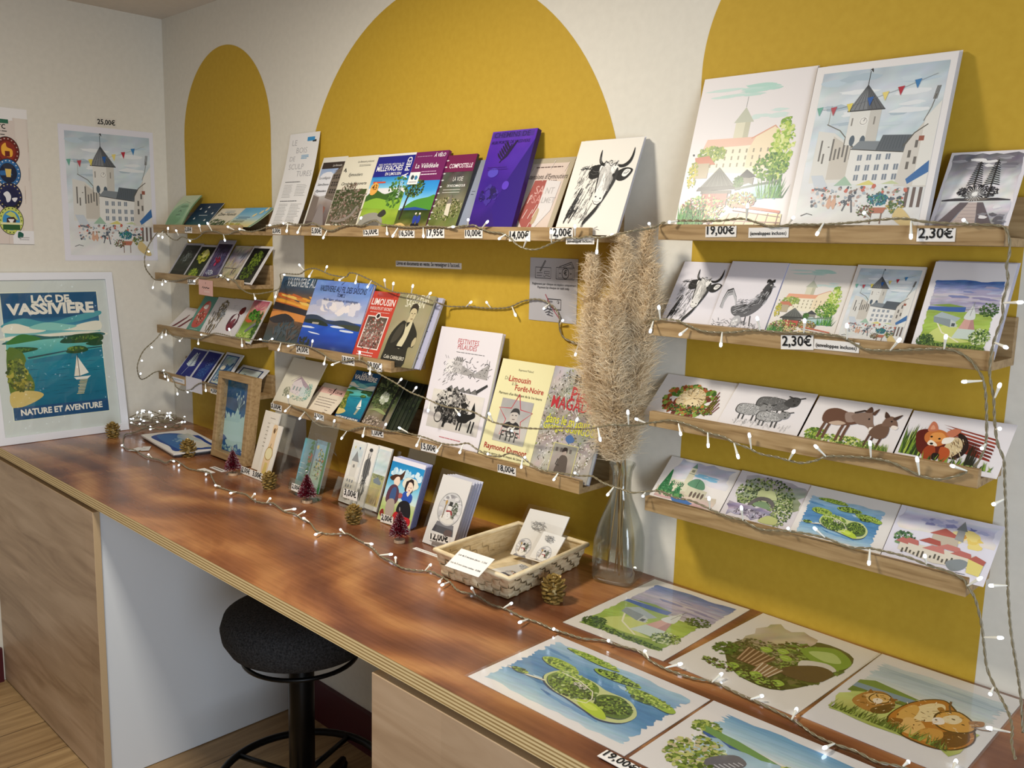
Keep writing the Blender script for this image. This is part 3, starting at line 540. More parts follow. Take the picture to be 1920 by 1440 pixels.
def island(A, x0=.05, y0=.08, x1=.93, y1=.80):
    A.win(x0, y0, x1, y1); A.wash(.03, .04, .97, .94, ['b9d2df', '86b0cf', '5f92bc', '4a80b0', '5a8fba', '86b0d0', 'a9c8dc'], 14, 46, 9, .016)
    for i in range(30): A.blob(A.r.choice(['3f78aa', '8fb6d2', '5a8fbc', 'b3cfe0', '6a9cc6']), A.r.uniform(.12, .88), A.r.uniform(.12, .82), A.r.uniform(.05, .12), .014, .3, 14, -.1)
    D = ['33491f', '4a6528', '62802f', '7d9a3a', 'a3bd4c', '2a3c1c']; L = ['8fae3c', 'a9c24e', 'c3d46c', '6f8f34']
    def isle(base, cols, n, *q):
        A.smooth('2f4660', *[v-(.012 if k % 2 else 0) for k, v in enumerate(q)]); A.smooth(base, *q); xs = q[::2]; ys = q[1::2]; cx = (max(xs)+min(xs))/2; cy = (max(ys)+min(ys))/2
        A.clump(n, cx, cy, (max(xs)-min(xs))*.44, (max(ys)-min(ys))*.40/A.asp(), .010, .022, cols)
    D = D+['3f5a24', '55732c', '33491f']
    isle('a9c24e', L+D[2:4], 60, .12, .92, .30, .96, .52, .90, .42, .865, .24, .88); isle('9ab84a', D+L, 60, .40, .80, .55, .86, .72, .80, .60, .745, .46, .74); isle('9ab84a', L+D[1:4], 80, .64, .74, .80, .77, .98, .70, .96, .63, .78, .67); isle('4a6528', D, 24, .72, .66, .80, .68, .86, .64, .76, .62)
    isle('a3bd4c', L+D[1:4], 60, .10, .63, .16, .70, .30, .69, .38, .61, .30, .565, .18, .57)
    A.smooth('2c4262', .25, .42, .30, .56, .48, .585, .60, .55, .76, .55, .87, .42, .86, .25, .76, .17, .64, .20, .50, .24, .38, .26, .29, .32)
    A.smooth('c6cf90', .25, .44, .30, .58, .48, .605, .60, .565, .76, .565, .87, .43, .86, .27, .76, .19, .66, .21, .52, .25, .40, .27, .29, .34)
    isle('6f8c3a', L[:2]+D, 120, .27, .44, .31, .57, .46, .595, .56, .55, .60, .42, .54, .32, .44, .29, .33, .33); A.clump(110, .46, .40, .15, .09, .010, .022, D+['b8c88a']); A.clump(50, .40, .53, .12, .05, .010, .02, L); isle('5a7630', D, 190, .62, .50, .70, .56, .80, .50, .85, .40, .83, .30, .74, .26, .66, .34, .61, .42)
    A.smooth('b3cc3c', .55, .29, .62, .335, .72, .30, .78, .225, .74, .195, .64, .215); A.smooth('c9dc58', .58, .285, .64, .31, .70, .28, .66, .24)
    A.clump(16, .47, .47, .05, .03, .008, .016, ['d9d6cc', '8a8478', 'b8b2a4']); A.line('e9e4d0', .006, .30, .54, .44, .53, .56, .47, .605, .38, .61, .30, .55, .27); A.line('3a3f2c', .004, .40, .50, .50, .45, .56, .38)
    A.line('e0dac8', .012, .30, .34, .18, .305, .04, .30); A.line('5a5648', .004, .30, .328, .18, .293); isle('8fae3c', L+D, 20, .06, .32, .12, .355, .18, .325, .12, .29); A.full()
def church(A):
    A.win(.04, .05, .96, .96); A.wash(.0, .62, 1, 1, ['eee6da', 'e0dce8', 'c3c2dc', 'e6e4ec'], 8, 6, 10, .03)
    for i in range(14): A.blob(A.r.choice(['8f90bc', '6f74ac', 'b0b2d4']), A.r.uniform(.1, .95), A.r.uniform(.80, .95), .06, .02, .4)
    for i in range(10): A.blob(A.r.choice(['f0dc8a', 'f4e6aa', 'ecd070']), .70+A.r.uniform(-.16, .16), .66+A.r.uniform(-.08, .1), .08, .05, .3)
    A.blob('e0a850', .70, .70, .03); A.clump(50, .13, .44, .12, .09, .014, .03, ['4f7a50', '7f9f6a', '3a5a3c'])
    A.poly('e0d8c8', .10, .22, .10, .38, .86, .40, .84, .18, .5, .12); A.poly('c8bcaa', .40, .44, .40, .66, .66, .66, .68, .42); A.poly('b9645a', .36, .64, .50, .78, .72, .64); A.poly('9fa0a0', .62, .62, .63, .80, .70, .80, .71, .6); A.poly('7f8486', .61, .80, .665, .97, .72, .80)
    for x, y, w in ((.20, .38, .20), (.40, .46, .24), (.60, .42, .26), (.74, .36, .22), (.46, .34, .24), (.12, .36, .14)): A.poly(A.r.choice(['c0726a', 'b05a50', 'c98078']), x-w*.5, y, x-w*.1, y+.09, x+w*.4, y+.07, x+w*.5, y-.02)
    for i in range(16): A.rect('5f5a50', .14+.043*i, .18+.02*math.sin(i), .16+.043*i, .26+.03*math.sin(i*1.7))
    A.smooth('8a9296', .62, .20, .74, .30, .84, .26, .78, .12, .68, .08); A.poly('e6d882', .84, .10, .82, .34, .98, .30, .97, .08); A.poly('b8665c', .82, .34, .88, .42, .99, .36, .98, .28); A.line('444444', .005, .74, .06, .84, .065); A.full()
def lettuce(A):
    A.win(.08, .10, .94, .92); A.smooth('4a4f28', .06, .40, .14, .66, .40, .70, .60, .94, .95, .88, .98, .50, .80, .10, .50, .06, .30, .14, .16, .26); A.clump(200, .55, .42, .42, .36, .02, .06, ['4f5a28', '3a4520', '5f6f30', '6f6a40', '2f3a1a'], .7); A.wash(.08, .55, .55, .98, ['a89a7c', 'c8bca0', 'b8aa8c'], 6, 5, 20, .04); A.clump(200, .66, .62, .34, .30, .02, .06, ['4f6a2c', '6f8a3c', '8fa64e', '3a5020', '5a4a2c'], .7)
    A.smooth('7fa03c', .55, .74, .75, .92, .98, .80, .96, .62, .78, .60); A.smooth('b9cc7c', .62, .74, .78, .84, .92, .74, .8, .68); A.smooth('d8d2c4', .66, .58, .84, .66, .96, .60, .84, .50, .72, .46); A.smooth('5a4630', .80, .58, .96, .56, .94, .36, .7, .30, .62, .40)
    A.clump(160, .36, .52, .30, .20, .014, .035, ['8a7f5c', '5f5a3c', '6f8040', 'a39a74', '4a4a2c']); A.clump(60, .08, .36, .1, .14, .02, .05, ['3a5524', '55752c'], .4)
    A.poly('6a4a34', .20, .50, .50, .46, .46, .26, .26, .26); A.poly('8a6a4c', .44, .36, .66, .34, .62, .18, .47, .18)
    for i in range(6): A.line('b89a78', .014, .22+.05*i, .49, .27+.035*i, .27)
    for i in range(5): A.line('d8c8ac', .012, .46+.045*i, .35, .49+.032*i, .19)
    for x, y in ((.34, .54), (.46, .60), (.54, .52), (.30, .16), (.44, .10), (.60, .10), (.72, .16), (.52, .16)): A.smooth('9ab848', x-.05, y, x-.01, y+.05, x+.06, y+.02, x+.03, y-.04); A.line('d8e09a', .006, x-.03, y, x+.03, y+.01)
    A.clump(90, .42, .12, .40, .08, .014, .03, ['4f3f2a', '6f8a3c', '3f4a22', '8aa04c']); A.full()
def resting_cows(A):
    A.win(.06, .10, .95, .90); A.wash(.02, .62, .98, .98, ['d8dccf', 'c3d2d6', 'b0c4cc', 'c8d6da'], 10, 26, 7, .03)
    for i in range(8): A.blob('a3b9c4', A.r.uniform(.2, .9), A.r.uniform(.76, .94), .2, .012, .2)
    A.poly('6f8c40', .0, .62, .10, .68, .50, .62, .5, .58, .0, .56); A.poly('7d98a8', .0, .57, .48, .60, .48, .52, .0, .48); A.poly('5f7a34', .0, .50, .46, .53, .46, .48, .0, .42); A.wash(.0, .10, .95, .46, ['a9b860', 'c3cc7c', 'b4c26a'], 8, 6, 14, .04)
    A.smooth('b07a3c', .10, .30, .12, .48, .22, .56, .34, .50, .38, .34, .26, .24); A.smooth('e0b878', .14, .44, .20, .52, .28, .46, .22, .36); A.smooth('5f3f1c', .26, .30, .36, .46, .38, .32, .3, .24)
    O = '4a2c12'; A.smooth(O, .39, .30, .42, .50, .50, .66, .61, .745, .70, .70, .80, .60, .93, .50, .985, .34, .93, .18, .80, .10, .60, .10, .44, .18)
    A.smooth('b8742c', .40, .31, .43, .50, .51, .65, .61, .73, .69, .69, .78, .60, .92, .49, .975, .34, .92, .19, .80, .115, .60, .115, .45, .19); A.smooth('eed9a6', .50, .52, .56, .64, .64, .68, .68, .58, .66, .42, .58, .36, .50, .40); A.smooth('d9a856', .43, .40, .47, .54, .53, .50, .54, .34, .46, .28)
    A.smooth('6a3f18', .78, .34, .90, .44, .955, .34, .92, .22, .80, .14, .72, .20); A.smooth('e4b870', .50, .34, .60, .36, .68, .26, .62, .16, .52, .18); A.smooth('8a5420', .42, .26, .50, .30, .50, .16, .44, .18); A.smooth('d09848', .66, .30, .76, .34, .80, .24, .72, .14, .64, .18)
    A.smooth(O, .64, .50, .67, .60, .76, .66, .88, .60, .94, .50, .90, .41, .80, .36, .70, .38); A.smooth('d8a04c', .655, .50, .685, .59, .76, .645, .87, .59, .925, .50, .885, .42, .80, .375, .705, .395); A.smooth('f0deb4', .70, .52, .76, .60, .82, .56, .80, .48, .73, .46); A.smooth('f4eadc', .655, .47, .70, .50, .74, .44, .70, .39, .66, .41); A.blob(O, .675, .45, .010); A.blob(O, .765, .535, .014, .010); A.blob(O, .845, .51, .014, .010)
    A.line('6a4a34', .016, .72, .60, .68, .68, .66, .76); A.line('8a6a50', .016, .90, .52, .97, .53, 1.02, .56); A.smooth('a8702c', .86, .58, .94, .64, .96, .58, .90, .53); A.smooth('a8702c', .68, .60, .64, .64, .62, .60, .66, .57)
    for i in range(90): A.line(A.r.choice(['4a2f14', '8a5a24', 'f4e6c0', '6a3f18', 'e8c484']), A.r.uniform(.004, .009), (x := A.r.uniform(.42, .95)), (y := A.r.uniform(.16, .66)*(1-.3*abs(x-.6))), x+A.r.uniform(-.03, .04), y+A.r.uniform(-.02, .04))
    A.smooth(O, .17, .44, .20, .53, .29, .54, .32, .45, .27, .38, .20, .38); A.smooth('dcae64', .18, .44, .205, .52, .285, .53, .31, .45, .265, .39, .205, .39); A.smooth('f2e4cc', .21, .41, .23, .45, .27, .45, .28, .40, .25, .37); A.blob(O, .215, .475, .010); A.blob(O, .275, .475, .010); A.smooth('8a5420', .17, .50, .13, .54, .14, .48); A.smooth('8a5420', .31, .50, .35, .53, .34, .47)
    for i in range(40): A.line(A.r.choice(['4a2f14', '8a5a24', 'f0dcae']), .006, (x := A.r.uniform(.12, .37)), (y := A.r.uniform(.28, .5)), x+A.r.uniform(-.02, .03), y+.02)
    A.grass(120, .0, .90, .12, .06, .16, ['4f6a28', '6f8a38', '3a4f20', '9aac50'], .012, .05); A.full()
def lake_path(A):
    A.win(.06, .08, .94, .90); A.wash(.10, .66, 1, 1, ['d2e2e6', 'a9cbdc', '86b4d0', '6fa3c8'], 10, 26, 8, .03); A.clump(60, .08, .70, .10, .08, .014, .03, ['7f9a3c', '55752c', 'b0bf60'])
    A.poly('6f9a58', .06, .72, .3, .70, .7, .60, .96, .52, .9, .48, .5, .56, .1, .64); A.poly('2c5a9c', .08, .64, .5, .56, .96, .46, .96, .40, .5, .50, .1, .60); A.wash(.1, .25, .9, .58, ['a3c3d6', 'b9d2de', '9fc0d4'], 8, 5, 10, .05)
    A.clump(170, .18, .32, .18, .20, .014, .035, ['9aac4c', '6f8a38', 'c3c878', '4f6528', 'c8bc94']); A.smooth('6a6a72', .26, .30, .36, .50, .46, .46, .44, .30, .36, .16)
    for i in range(8): A.line('c8c8cc', .008, .29+.018*i, .22+.03*i, .37+.012*i, .20+.032*i)
    A.clump(150, .78, .50, .18, .16, .014, .035, ['7a9a38', 'a9bd50', '55752c', 'cad08a']); A.clump(100, .6, .16, .36, .10, .014, .04, ['6f8a38', '9aac4c', '4f6528']); A.full()
def vassiviere(A, x0=0, y0=0, x1=1, y1=1, title=True):
    A.win(x0, y0, x1, y1); A.rect('1d567f', 0, 0, 1, 1); A.wash(0, .62, 1, .80, ['bfe0d2', '6fbcc0', '3f8fae', '205d88'], 6, 6, 3)
    for c, q in (('4fa3ae', (.0, .76, .2, .80, .45, .76, .7, .80, 1, .84, 1, .80, .7, .75, .3, .73, 0, .73)), ('f2efdc', (.0, .745, .12, .76, .25, .73, .42, .70, .3, .68, 0, .69)), ('f2efdc', (.45, .70, .62, .70, .8, .74, 1, .755, 1, .68, .8, .68)), ('8fd0c6', (.25, .72, .42, .76, .62, .74, .75, .72, .55, .69)), ('f4f1de', (.05, .66, .35, .665, .7, .675, 1, .665, 1, .63, 0, .63))): A.smooth(c, *q)
    A.wash(0, .36, 1, .63, ['1f8296', '3fa6a8', '7fccc0'], 4, 6, 2); A.smooth('2f6a6a', .0, .62, .25, .665, .45, .645, .75, .65, 1, .66, 1, .63, .4, .625, 0, .60); A.smooth('3f7f3a', .0, .60, .12, .665, .22, .67, .36, .63, .2, .61)
    A.smooth('27502c', .55, .59, .64, .64, .8, .655, 1, .645, 1, .59, .75, .58); A.clump(40, .80, .62, .18, .02, .012, .02, ['3f6f30', '6f8f3a', '2a4f2a']); A.smooth('27502c', .0, .545, .1, .575, .3, .56, .28, .54, .1, .525); A.clump(30, .12, .553, .13, .014, .01, .018, ['5f8236', '3a6a30'])
    A.smooth('274f33', .82, .57, .92, .59, 1, .585, 1, .555, .9, .55); A.wash(0, .10, 1, .47, ['146a88', '1a7a94', '1f8aa0'], 4, 10, 3); A.poly('1f4f5a', .2, .475, .6, .515, 1, .535, 1, .545, .6, .525, .2, .49); A.poly('1a7a94', .25, .47, 1, .53, 1, .46, .25, .44)
    A.smooth('274f2c', .60, .51, .68, .555, .80, .55, .84, .515, .72, .495); A.clump(36, .71, .535, .09, .02, .012, .02, ['4f7a34', '7f963c', '2f5a2c'])
    for i in range(26): y = .10+.013*i; x = A.r.uniform(.1, .8); A.poly('115d7a', x, y, x+A.r.uniform(.1, .25), y+.002, x+.1, y+.006)
    A.smooth('5f7a30', .0, .55, .14, .54, .18, .46, .12, .42, .2, .36, .24, .26, .18, .18, .0, .16); A.clump(110, .08, .36, .10, .17, .02, .04, ['8f9a3c', '6f7f30', '4f5f28', 'b3ab4c', '3f5226']); A.smooth('d8bf72', .0, .22, .22, .22, .32, .18, .18, .12, 0, .10); A.clump(40, .12, .27, .10, .06, .02, .035, ['7f7f34', 'a39a40', '4f5a28'])
    A.poly('f4ead8', .66, .31, .71, .48, .725, .31); A.poly('fbf6ea', .725, .31, .715, .47, .82, .33); A.line('20303a', .006, .718, .29, .718, .49); A.poly('f4f0e6', .655, .30, .84, .305, .80, .28, .68, .28)
    for i in range(10): y = .27-.012*i; A.rect(A.r.choice(['e8dcae', 'd8c890']), .70-.004*i+A.r.uniform(0, .02), y, .80-.006*i, y+.006)
    A.rect('1d4f7c', 0, 0, 1, .10)
    if title:
        A.text('LAC DE', .5, .922, .40, 'f4efe2', .11, 0, .95, 0, True); A.text('VASSIVIÈRE', .5, .832, .91, 'f4efe2', .12, 0, .88, 0, True); A.text('NATURE ET AVENTURE', .5, .034, .86, 'f4efe2', .09, 0, 1.1, 0, True)
    A.full()
def snowglobe(A, x=.5, y=.58, r=.3):
    a = A.asp(); A.poly('4a4a52', x-r*.95, y-r*1.5*a, x+r*.9, y-r*1.5*a, x+r*.72, y-r*.85*a, x-r*.72, y-r*.85*a); A.poly('77777f', x-r*.8, y-r*1.1*a, x+r*.8, y-r*1.1*a, x+r*.7, y-r*.85*a, x-r*.7, y-r*.85*a); A.blob('5f4a48', x+r*.45, y-r*1.4*a, r*.35, r*.25)
    A.blob('8a8a8c', x, y, r*1.02, None, .01, 28); A.blob('d6d5d4', x, y, r*.98, None, .01, 28)
    for i in range(40): t = A.r.uniform(0, 6.28); A.blob(A.r.choice(['b4b2b4', 'e8e6e6', '9a989c', 'c9c7c9']), x+r*.78*math.cos(t), y+r*.78*math.sin(t)*a, r*.16, r*.1, .3)
    A.blob('efece4', x, y-r*.62*a, r*.6, r*.26, .08, 16)
    A.clump(50, x+r*.42, y, r*.24, r*.5, r*.04, r*.1, ['4a5a44', '6f7a5c', '2f3a30', '9a9a8a']); A.blob('f4f1ec', x-r*.02, y-r*.34*a, r*.27, r*.28, .04, 16); A.blob('f4f1ec', x, y+r*.06*a, r*.19, None, .04, 14)
    A.smooth('a02c34', x-r*.2, y-r*.1*a, x+r*.2, y-r*.06*a, x+r*.34, y-r*.3*a, x+r*.2, y-r*.28*a, x+r*.1, y-r*.14*a, x-r*.18, y-r*.2*a); A.rect('222222', x-r*.2, y+r*.2*a, x+r*.2, y+r*.25*a); A.rect('222222', x-r*.13, y+r*.25*a, x+r*.13, y+r*.46*a)
    for k in (-.3, -.42): A.blob('2a2a2a', x, y+r*k*a, r*.025)
    A.line('8a6a3c', r*.05, x-r*.42, y-r*.6*a, x-r*.40, y+r*.3*a); A.blob('c9a050', x-r*.40, y+r*.36*a, r*.08, r*.14)
# ================================================================== the setting
def struct(o): o['kind'] = 'structure'; return o
CEIL = 2.171
struct(box_obj('floor', 0, 4.6, -4.4, 0, -.02, 0, M_FLOOR))
struct(box_obj('ceiling', -.1, 4.6, -4.4, .1, CEIL, CEIL+.08, M_CEIL))
struct(box_obj('wall_left', -.1, 0, -4.4, 0, -.02, CEIL, M_WALL))
wb = MB().box(-.1, 4.6, 0, .1, -.02, CEIL, 0)
def arch(x0, x1, zs, z0=HC-.03):
    r = (x1-x0)/2; c = (x0+x1)/2; n = 64
    p = [(x0, -.0004, z0), (x1, -.0004, z0)] + [(c+r*math.cos(math.pi*i/n), -.0004, zs+r*math.sin(math.pi*i/n)) for i in range(n+1)]
    wb.poly(p, 1)
arch(.139, .681, 1.764); arch(.850, 1.982, 1.487); arch(2.143, 2.697, 1.76)
struct(wb.obj('wall_back', [M_WALL, M_OCHRE]))
struct(box_obj('baseboard_back', .802, 1.985, -.014, 0, 0, .125, M_BASEB))
struct(box_obj('baseboard_left', 0, .014, -4.4, -.612, 0, .115, M_BASEB))
# ------------------------------------------------------------------ worktop, cabinets, stool
wt = MB().box(0, 3.6, -.609, 0, -.027, 0, 0, None, [1, 0, 1, 1, 1, 1]).obj('worktop', [M_TOP, M_PLY])
wt.location = (0, 0, HC); tag(wt, 'long reddish varnished plywood worktop with a pale layered edge', 'worktop')
t = thing('cabinet', 'oak-fronted base cabinet with white side under the left end of the worktop', 'cabinet', (.4, -.3, 0), 'base cabinets under the worktop')
fp = box_obj('front_panel', .002, .815, -.606, -.588, .004, .757, M_LAM, t, .0012); fp.data.materials.append(M_LAMEDGE)
for f in fp.data.polygons:
    if abs(f.normal.x) > .9 or f.normal.z > .9: f.material_index = 1
box_obj('side_panel', .780, .797, -.586, -.004, .002, .772, M_WHITE, t, .001)
box_obj('back_panel', .016, .780, -.02, -.008, .05, .772, M_WHITE, t)
t = thing('cabinet', 'oak-fronted base cabinet under the right part of the worktop, beside the stool', 'cabinet', (2.6, -.3, 0), 'base cabinets under the worktop')
fp = box_obj('front_panel', 1.968, 3.4, -.606, -.588, .004, .757, M_LAM, t, .0012); fp.data.materials.append(M_LAMEDGE)
for f in fp.data.polygons:
    if abs(f.normal.x) > .9 or f.normal.z > .9: f.material_index = 1
box_obj('side_panel', 1.988, 2.005, -.586, -.004, .002, .772, M_WHITE, t, .001)
SX, SY = 1.325, -.33
t = thing('stool', 'black swivel stool with round charcoal felt seat under the worktop', 'stool', (SX, SY, 0))
MB().lathe([(.02, .488), (.13, .489), (.165, .502), (.180, .527), (.184, .552), (.176, .577), (.15, .592), (.10, .598), (.02, .600)], 48, (SX, SY, 0)).obj('seat', M_FABRIC, t, True)
MB().lathe([(.024, .445), (.024, .489)], 24, (SX, SY, 0)).obj('neck', M_BLACK, t, True)
MB().lathe([(.0, .03), (.031, .03), (.031, .445), (.028, .452), (.015, .455)], 32, (SX, SY, 0)).obj('post', M_BLACK, t, True)
MB().tube([(SX+.135*math.cos(a*math.pi/24), SY+.135*math.sin(a*math.pi/24), .470) for a in range(48)], .0055, 8, 0, True).obj('lever_ring', M_BLACK, t, True)
MB().tube([(SX+.20*math.cos(a*math.pi/28), SY+.20*math.sin(a*math.pi/28), .15) for a in range(56)], .0095, 8, 0, True).obj('foot_ring', M_BLACK, t, True)
for k in range(4):
    a = k*math.pi/2+.35; MB().tube([(SX+.03*math.cos(a), SY+.03*math.sin(a), .15), (SX+.2*math.cos(a), SY+.2*math.sin(a), .15)], .007, 8).obj('spoke', M_BLACK, t, True)
for k in range(5):
    a = k*2*math.pi/5+.9; e = (SX+.27*math.cos(a), SY+.27*math.sin(a))
    l = MB().tube([(SX+.02*math.cos(a), SY+.02*math.sin(a), .065), (SX+.16*math.cos(a), SY+.16*math.sin(a), .05), (e[0], e[1], .03)], [.016, .013, .010], 8).obj('leg', M_BLACK, t, True)
    MB().lathe([(.0, 0), (.011, 0), (.013, .02), (.008, .026), (0, .026)], 14, (e[0], e[1], 0)).obj('foot', M_BLACK, l, True)
# ------------------------------------------------------------------ picture ledges
LED = {}
def ledge(key, x0, x1, z0, label):
    LED[key] = (x0, x1, z0); t = thing('picture_ledge', label, 'shelf', ((x0+x1)/2, 0, z0), 'oak picture ledges on the back wall')
    box_obj('shelf_board', x0, x1, -.098, -.013, z0, z0+.012, M_OAK, t, .0008)
    box_obj('front_lip', x0, x1, -.110, -.098, z0, z0+.027, M_OAK, t, .0008)
    box_obj('back_board', x0, x1, -.013, -.0006, z0, z0+.070, M_OAK, t, .0008)
for k, z, w in (('L1', 1.458, 'topmost'), ('L2', 1.300, 'second from top'), ('L3', 1.125, 'third from top'), ('L4', .967, 'lowest')):
    ledge(k, .121, .684, z, 'short oak picture ledge, %s on the narrow left arch' % w)
ledge('M1', .829, 1.984, 1.460, 'long oak picture ledge, topmost on the wide middle arch')
ledge('M2', .831, 1.387, 1.138, 'short oak picture ledge holding large books on the middle arch')
ledge('M3', .852, 1.984, .966, 'long oak picture ledge, lowest on the wide middle arch')
for k, z, w in (('R1', 1.467, 'topmost'), ('R2', 1.297, 'second from top'), ('R3', 1.131, 'third from top'), ('R4', .971, 'lowest')):
    ledge(k, 2.142, 2.701, z, 'short oak picture ledge, %s on the right arch' % w)
# ------------------------------------------------------------------ cards, books and prints on the ledges
def lc(name, cat, label, L, TL, TR=None, w=None, draw=None, bg='f3efec', t=.0006, n=0, m=None, edge=None, group=None, seed=1, bend=None, roll=0.0, pages=None):
    z0 = LED[L][2]+.0125; f = min(.0185, max(.0016*n+.001, 1.3*t+.0008))      # distance of the face in front of the wall line
    yw = -.002 if W(*TL, -.002-f).z-z0 > .066 else -.0145                       # low cards lean on the ledge's back board
    yt, yb = yw-f, -.078-f; a = W(*TL, yt); zt = a.z; x0 = a.x
    if TR is not None: b = W(*TR, yt); w = b.x-x0; zt = (a.z+b.z)/2
    rise = zt-z0; H = math.hypot(rise, yt-yb)
    dy, dz = (yt-yb)/H, rise/H
    off = Vector((0, 0, .0006+t*dy))
    A = Art(w, H, bg, seed)
    if draw: draw(A)
    me = A.mesh(name, m or PRINT, .001 if pages else t, edge or bg, None, bend)
    M = Matrix(((1, 0, 0, x0), (0, dy, -dz, yb), (0, dz, dy, z0), (0, 0, 0, 1))); M.translation += off
    if roll: M = M @ Matrix.Rotation(roll, 4, 'Z')
    o = put(name, me, M, label, cat, group)
    if pages:
        pb = MB().box(.0015, w-.0015, .002, H-.002, -t+.0012, -.0012).mesh('pages', mat('book_pages', (222, 218, 210), .8)); pp = put('pages', pb, M, parent=o)
        bk = MB().box(0, w, 0, H, -t, -t+.001).mesh('back_cover', mat('back_cover_'+pages, pages, .5)); put('back_cover', bk, M, parent=o)
    return o
# --- left column
GL = 'leaflets on the topmost left ledge'
def a_pouch(A):
    A.wash(0, 0, 1, 1, ['8fb48a', 'a8c79c', 'b4cda4', 'c8d6b0'], 3, 10, 6); A.smooth('8dbb90', .08, .02, .05, .4, .3, .68, .75, .70, .9, .4, .7, .1); A.smooth('7aa97c', .1, .06, .10, .38, .32, .62, .7, .64, .82, .4, .64, .14)
    A.line('3f6f48', .012, .1, .02, .06, .3, .2, .62, .5, .78, .8, .72); A.line('2f4f30', .03, .45, .45, .52, .5, .6, .46); A.line('3a5a3a', .02, .4, .36, .62, .38); A.blob('5f8f60', .6, .62, .2, .05)
lc('seed_packet', 'packet', 'pale green bulging paper pouch at the left end of the top left ledge', 'L1', (346, 368.5), (378, 368), draw=a_pouch, t=.004, bend=lambda v, u: .008*math.sin(math.pi*v), edge='6f8f68', n=6, m=GLOSS)
lc('leaflet', 'leaflet', 'dark blue night-sky leaflet with small white clouds, beside the green pouch', 'L1', (377, 383), (421, 381), draw=lambda A: (A.wash(0, 0, 1, 1, ['2f6f5a', '23485c', '1f3a54', '1c3450'], 4, 8, 4), [(A.blob('e4e8e8', x, y, .04, .016, .2), A.blob('e4e8e8', x, y+.03, .022, .016)) for x, y in ((.2, .78), (.5, .84), (.52, .66), (.85, .6), (.25, .4), (.75, .34))], A.lines('b8c4cc', .35, .8, (.52,), .02), A.grass(30, 0, 1, 0, .08, .24, ['3f8a4c', '2f6f3c', '1f5a3a'], .03)), group=GL)
lc('leaflet', 'leaflet', 'cream leaflet with dark conifers along its foot, between two blue leaflets', 'L1', (417, 391.5), (462, 391.5), n=2, bg='e8e2d0', draw=lambda A: (A.text('Zone Humide', .12, .66, .72, '2c3428', .02, .2), A.lines('7d9cb4', .3, .7, (.86, .8), .012), A.clump(60, .35, .2, .4, .2, .02, .05, ['3f5a34', '5f7a44', '2c4426']), A.grass(18, .3, 1, .1, .2, .4, ['2c4426', '3f5a34'], .05, .02), A.rect('4f6a3c', 0, 0, 1, .12)), group=GL)
for i in range(3): lc('leaflet', 'leaflet', 'pale green leaflet curling in the pile at the right end of the top left ledge', 'L1', (463+i*1.5, 391), (512+i*1.6, 391), n=4.2-i*1.2, bg='cfdcc0', edge='9fb894', bend=lambda v, u: .012*(1-v)**2, group='leaflets under the sky-blue one on the top left ledge')
lc('leaflet', 'leaflet', 'sky blue leaflet with balloons and yellow field at the right end of its ledge', 'L1', (461.5, 390.5), (511, 390), n=6, edge='b8d0b0', bend=lambda v, u: .012*(1-v)**2, draw=lambda A: (A.wash(0, 0, 1, 1, ['d8c884', 'd8d8b0', 'a9d0e0', '78b8dc', '62a8d8'], 5, 10, 5), A.lines('2f5f8a', .12, .7, (.52, .44), .02, .3, False), A.lines('3a4a50', .1, .6, (.33, .27), .02, .3), A.clump(30, .3, .08, .5, .1, .03, .06, ['c8b048', 'e0cc6c', '98a850'], .5), [A.blob('ecdca8', x, y, .05, .06) for x, y in ((.66, .64), (.8, .78), (.9, .92))]), group=GL)
GB = 'bookmarks on the second left ledge'
def bm(f, border=.09, top=.06, bg='e6e2e4'):
    def d(A):
        A.win(border, .04, 1-border, 1-top); f(A); A.full()
    return d
def a_dark(A): A.wash(0, 0, 1, 1, ['2c2c20', '32342a', '3c4034', '2a2e28', '24261f'], 4, 10, 8); A.clump(30, .5, .6, .3, .3, .04, .1, ['4a5048', '3a4038', '5a6058']); A.clump(12, .5, .6, .12, .16, .03, .06, ['7f8884', '98a09c'])
def a_glow(A): A.wash(0, 0, 1, 1, ['3a4a1c', '1c2410', '222a14', '181c10'], 4, 10, 8); A.clump(60, .5, .68, .34, .26, .05, .1, ['a8b030', 'd0cc50', '6f7f24']); A.blob('e6e08c', .55, .78, .16, .2); A.clump(40, .5, .15, .3, .16, .05, .1, ['8fa82c', 'b4c440', '5f7a20'])
def a_purp(A):
    A.wash(0, 0, 1, 1, ['4a3f62', '5f5478', '4f456c', '3a3050', '2a2038'], 5, 12, 16)
    for i in range(40): A.line(A.r.choice(['2c1c34', '6f648c', '8c84a4', '42284a']), .03, (x := A.r.random()), A.r.uniform(.3, .9), x+.02, A.r.uniform(.3, .9))
    A.clump(14, .5, .55, .2, .12, .04, .09, ['6a1420', '2a0c14', 'a02040']); A.blob('c83a6a', .45, .42, .07); A.clump(20, .4, .18, .3, .1, .03, .06, ['c8ccdc', '8f98b4', 'e6e8f0'])
def a_beige(A):
    A.wash(0, 0, 1, 1, ['d0c6a0', 'b8ae8c', 'c4bcae', '8f8a9c', 'ccc0a4'], 5, 10, 20)
    for i in range(44): A.line(A.r.choice(['6f6a80', 'd8d0b4', '9a94a4', 'b8a46c', '4a4654']), .03, (x := A.r.random()), (y := A.r.random()), x-.04, y-A.r.uniform(.05, .2))
    A.lines('3a3440', .1, .9, (.36,), .02)
def a_leaf(A): A.wash(0, 0, 1, 1, ['3c3c34', '20201a', '141410', '0e0e0c'], 4, 10, 6); A.clump(60, .55, .66, .28, .34, .05, .11, ['4a5f1c', '6f8428', '2f3f14', '92a83c']); A.clump(50, .45, .3, .34, .3, .05, .1, ['3a4c18', '5f741f', '242c10'])
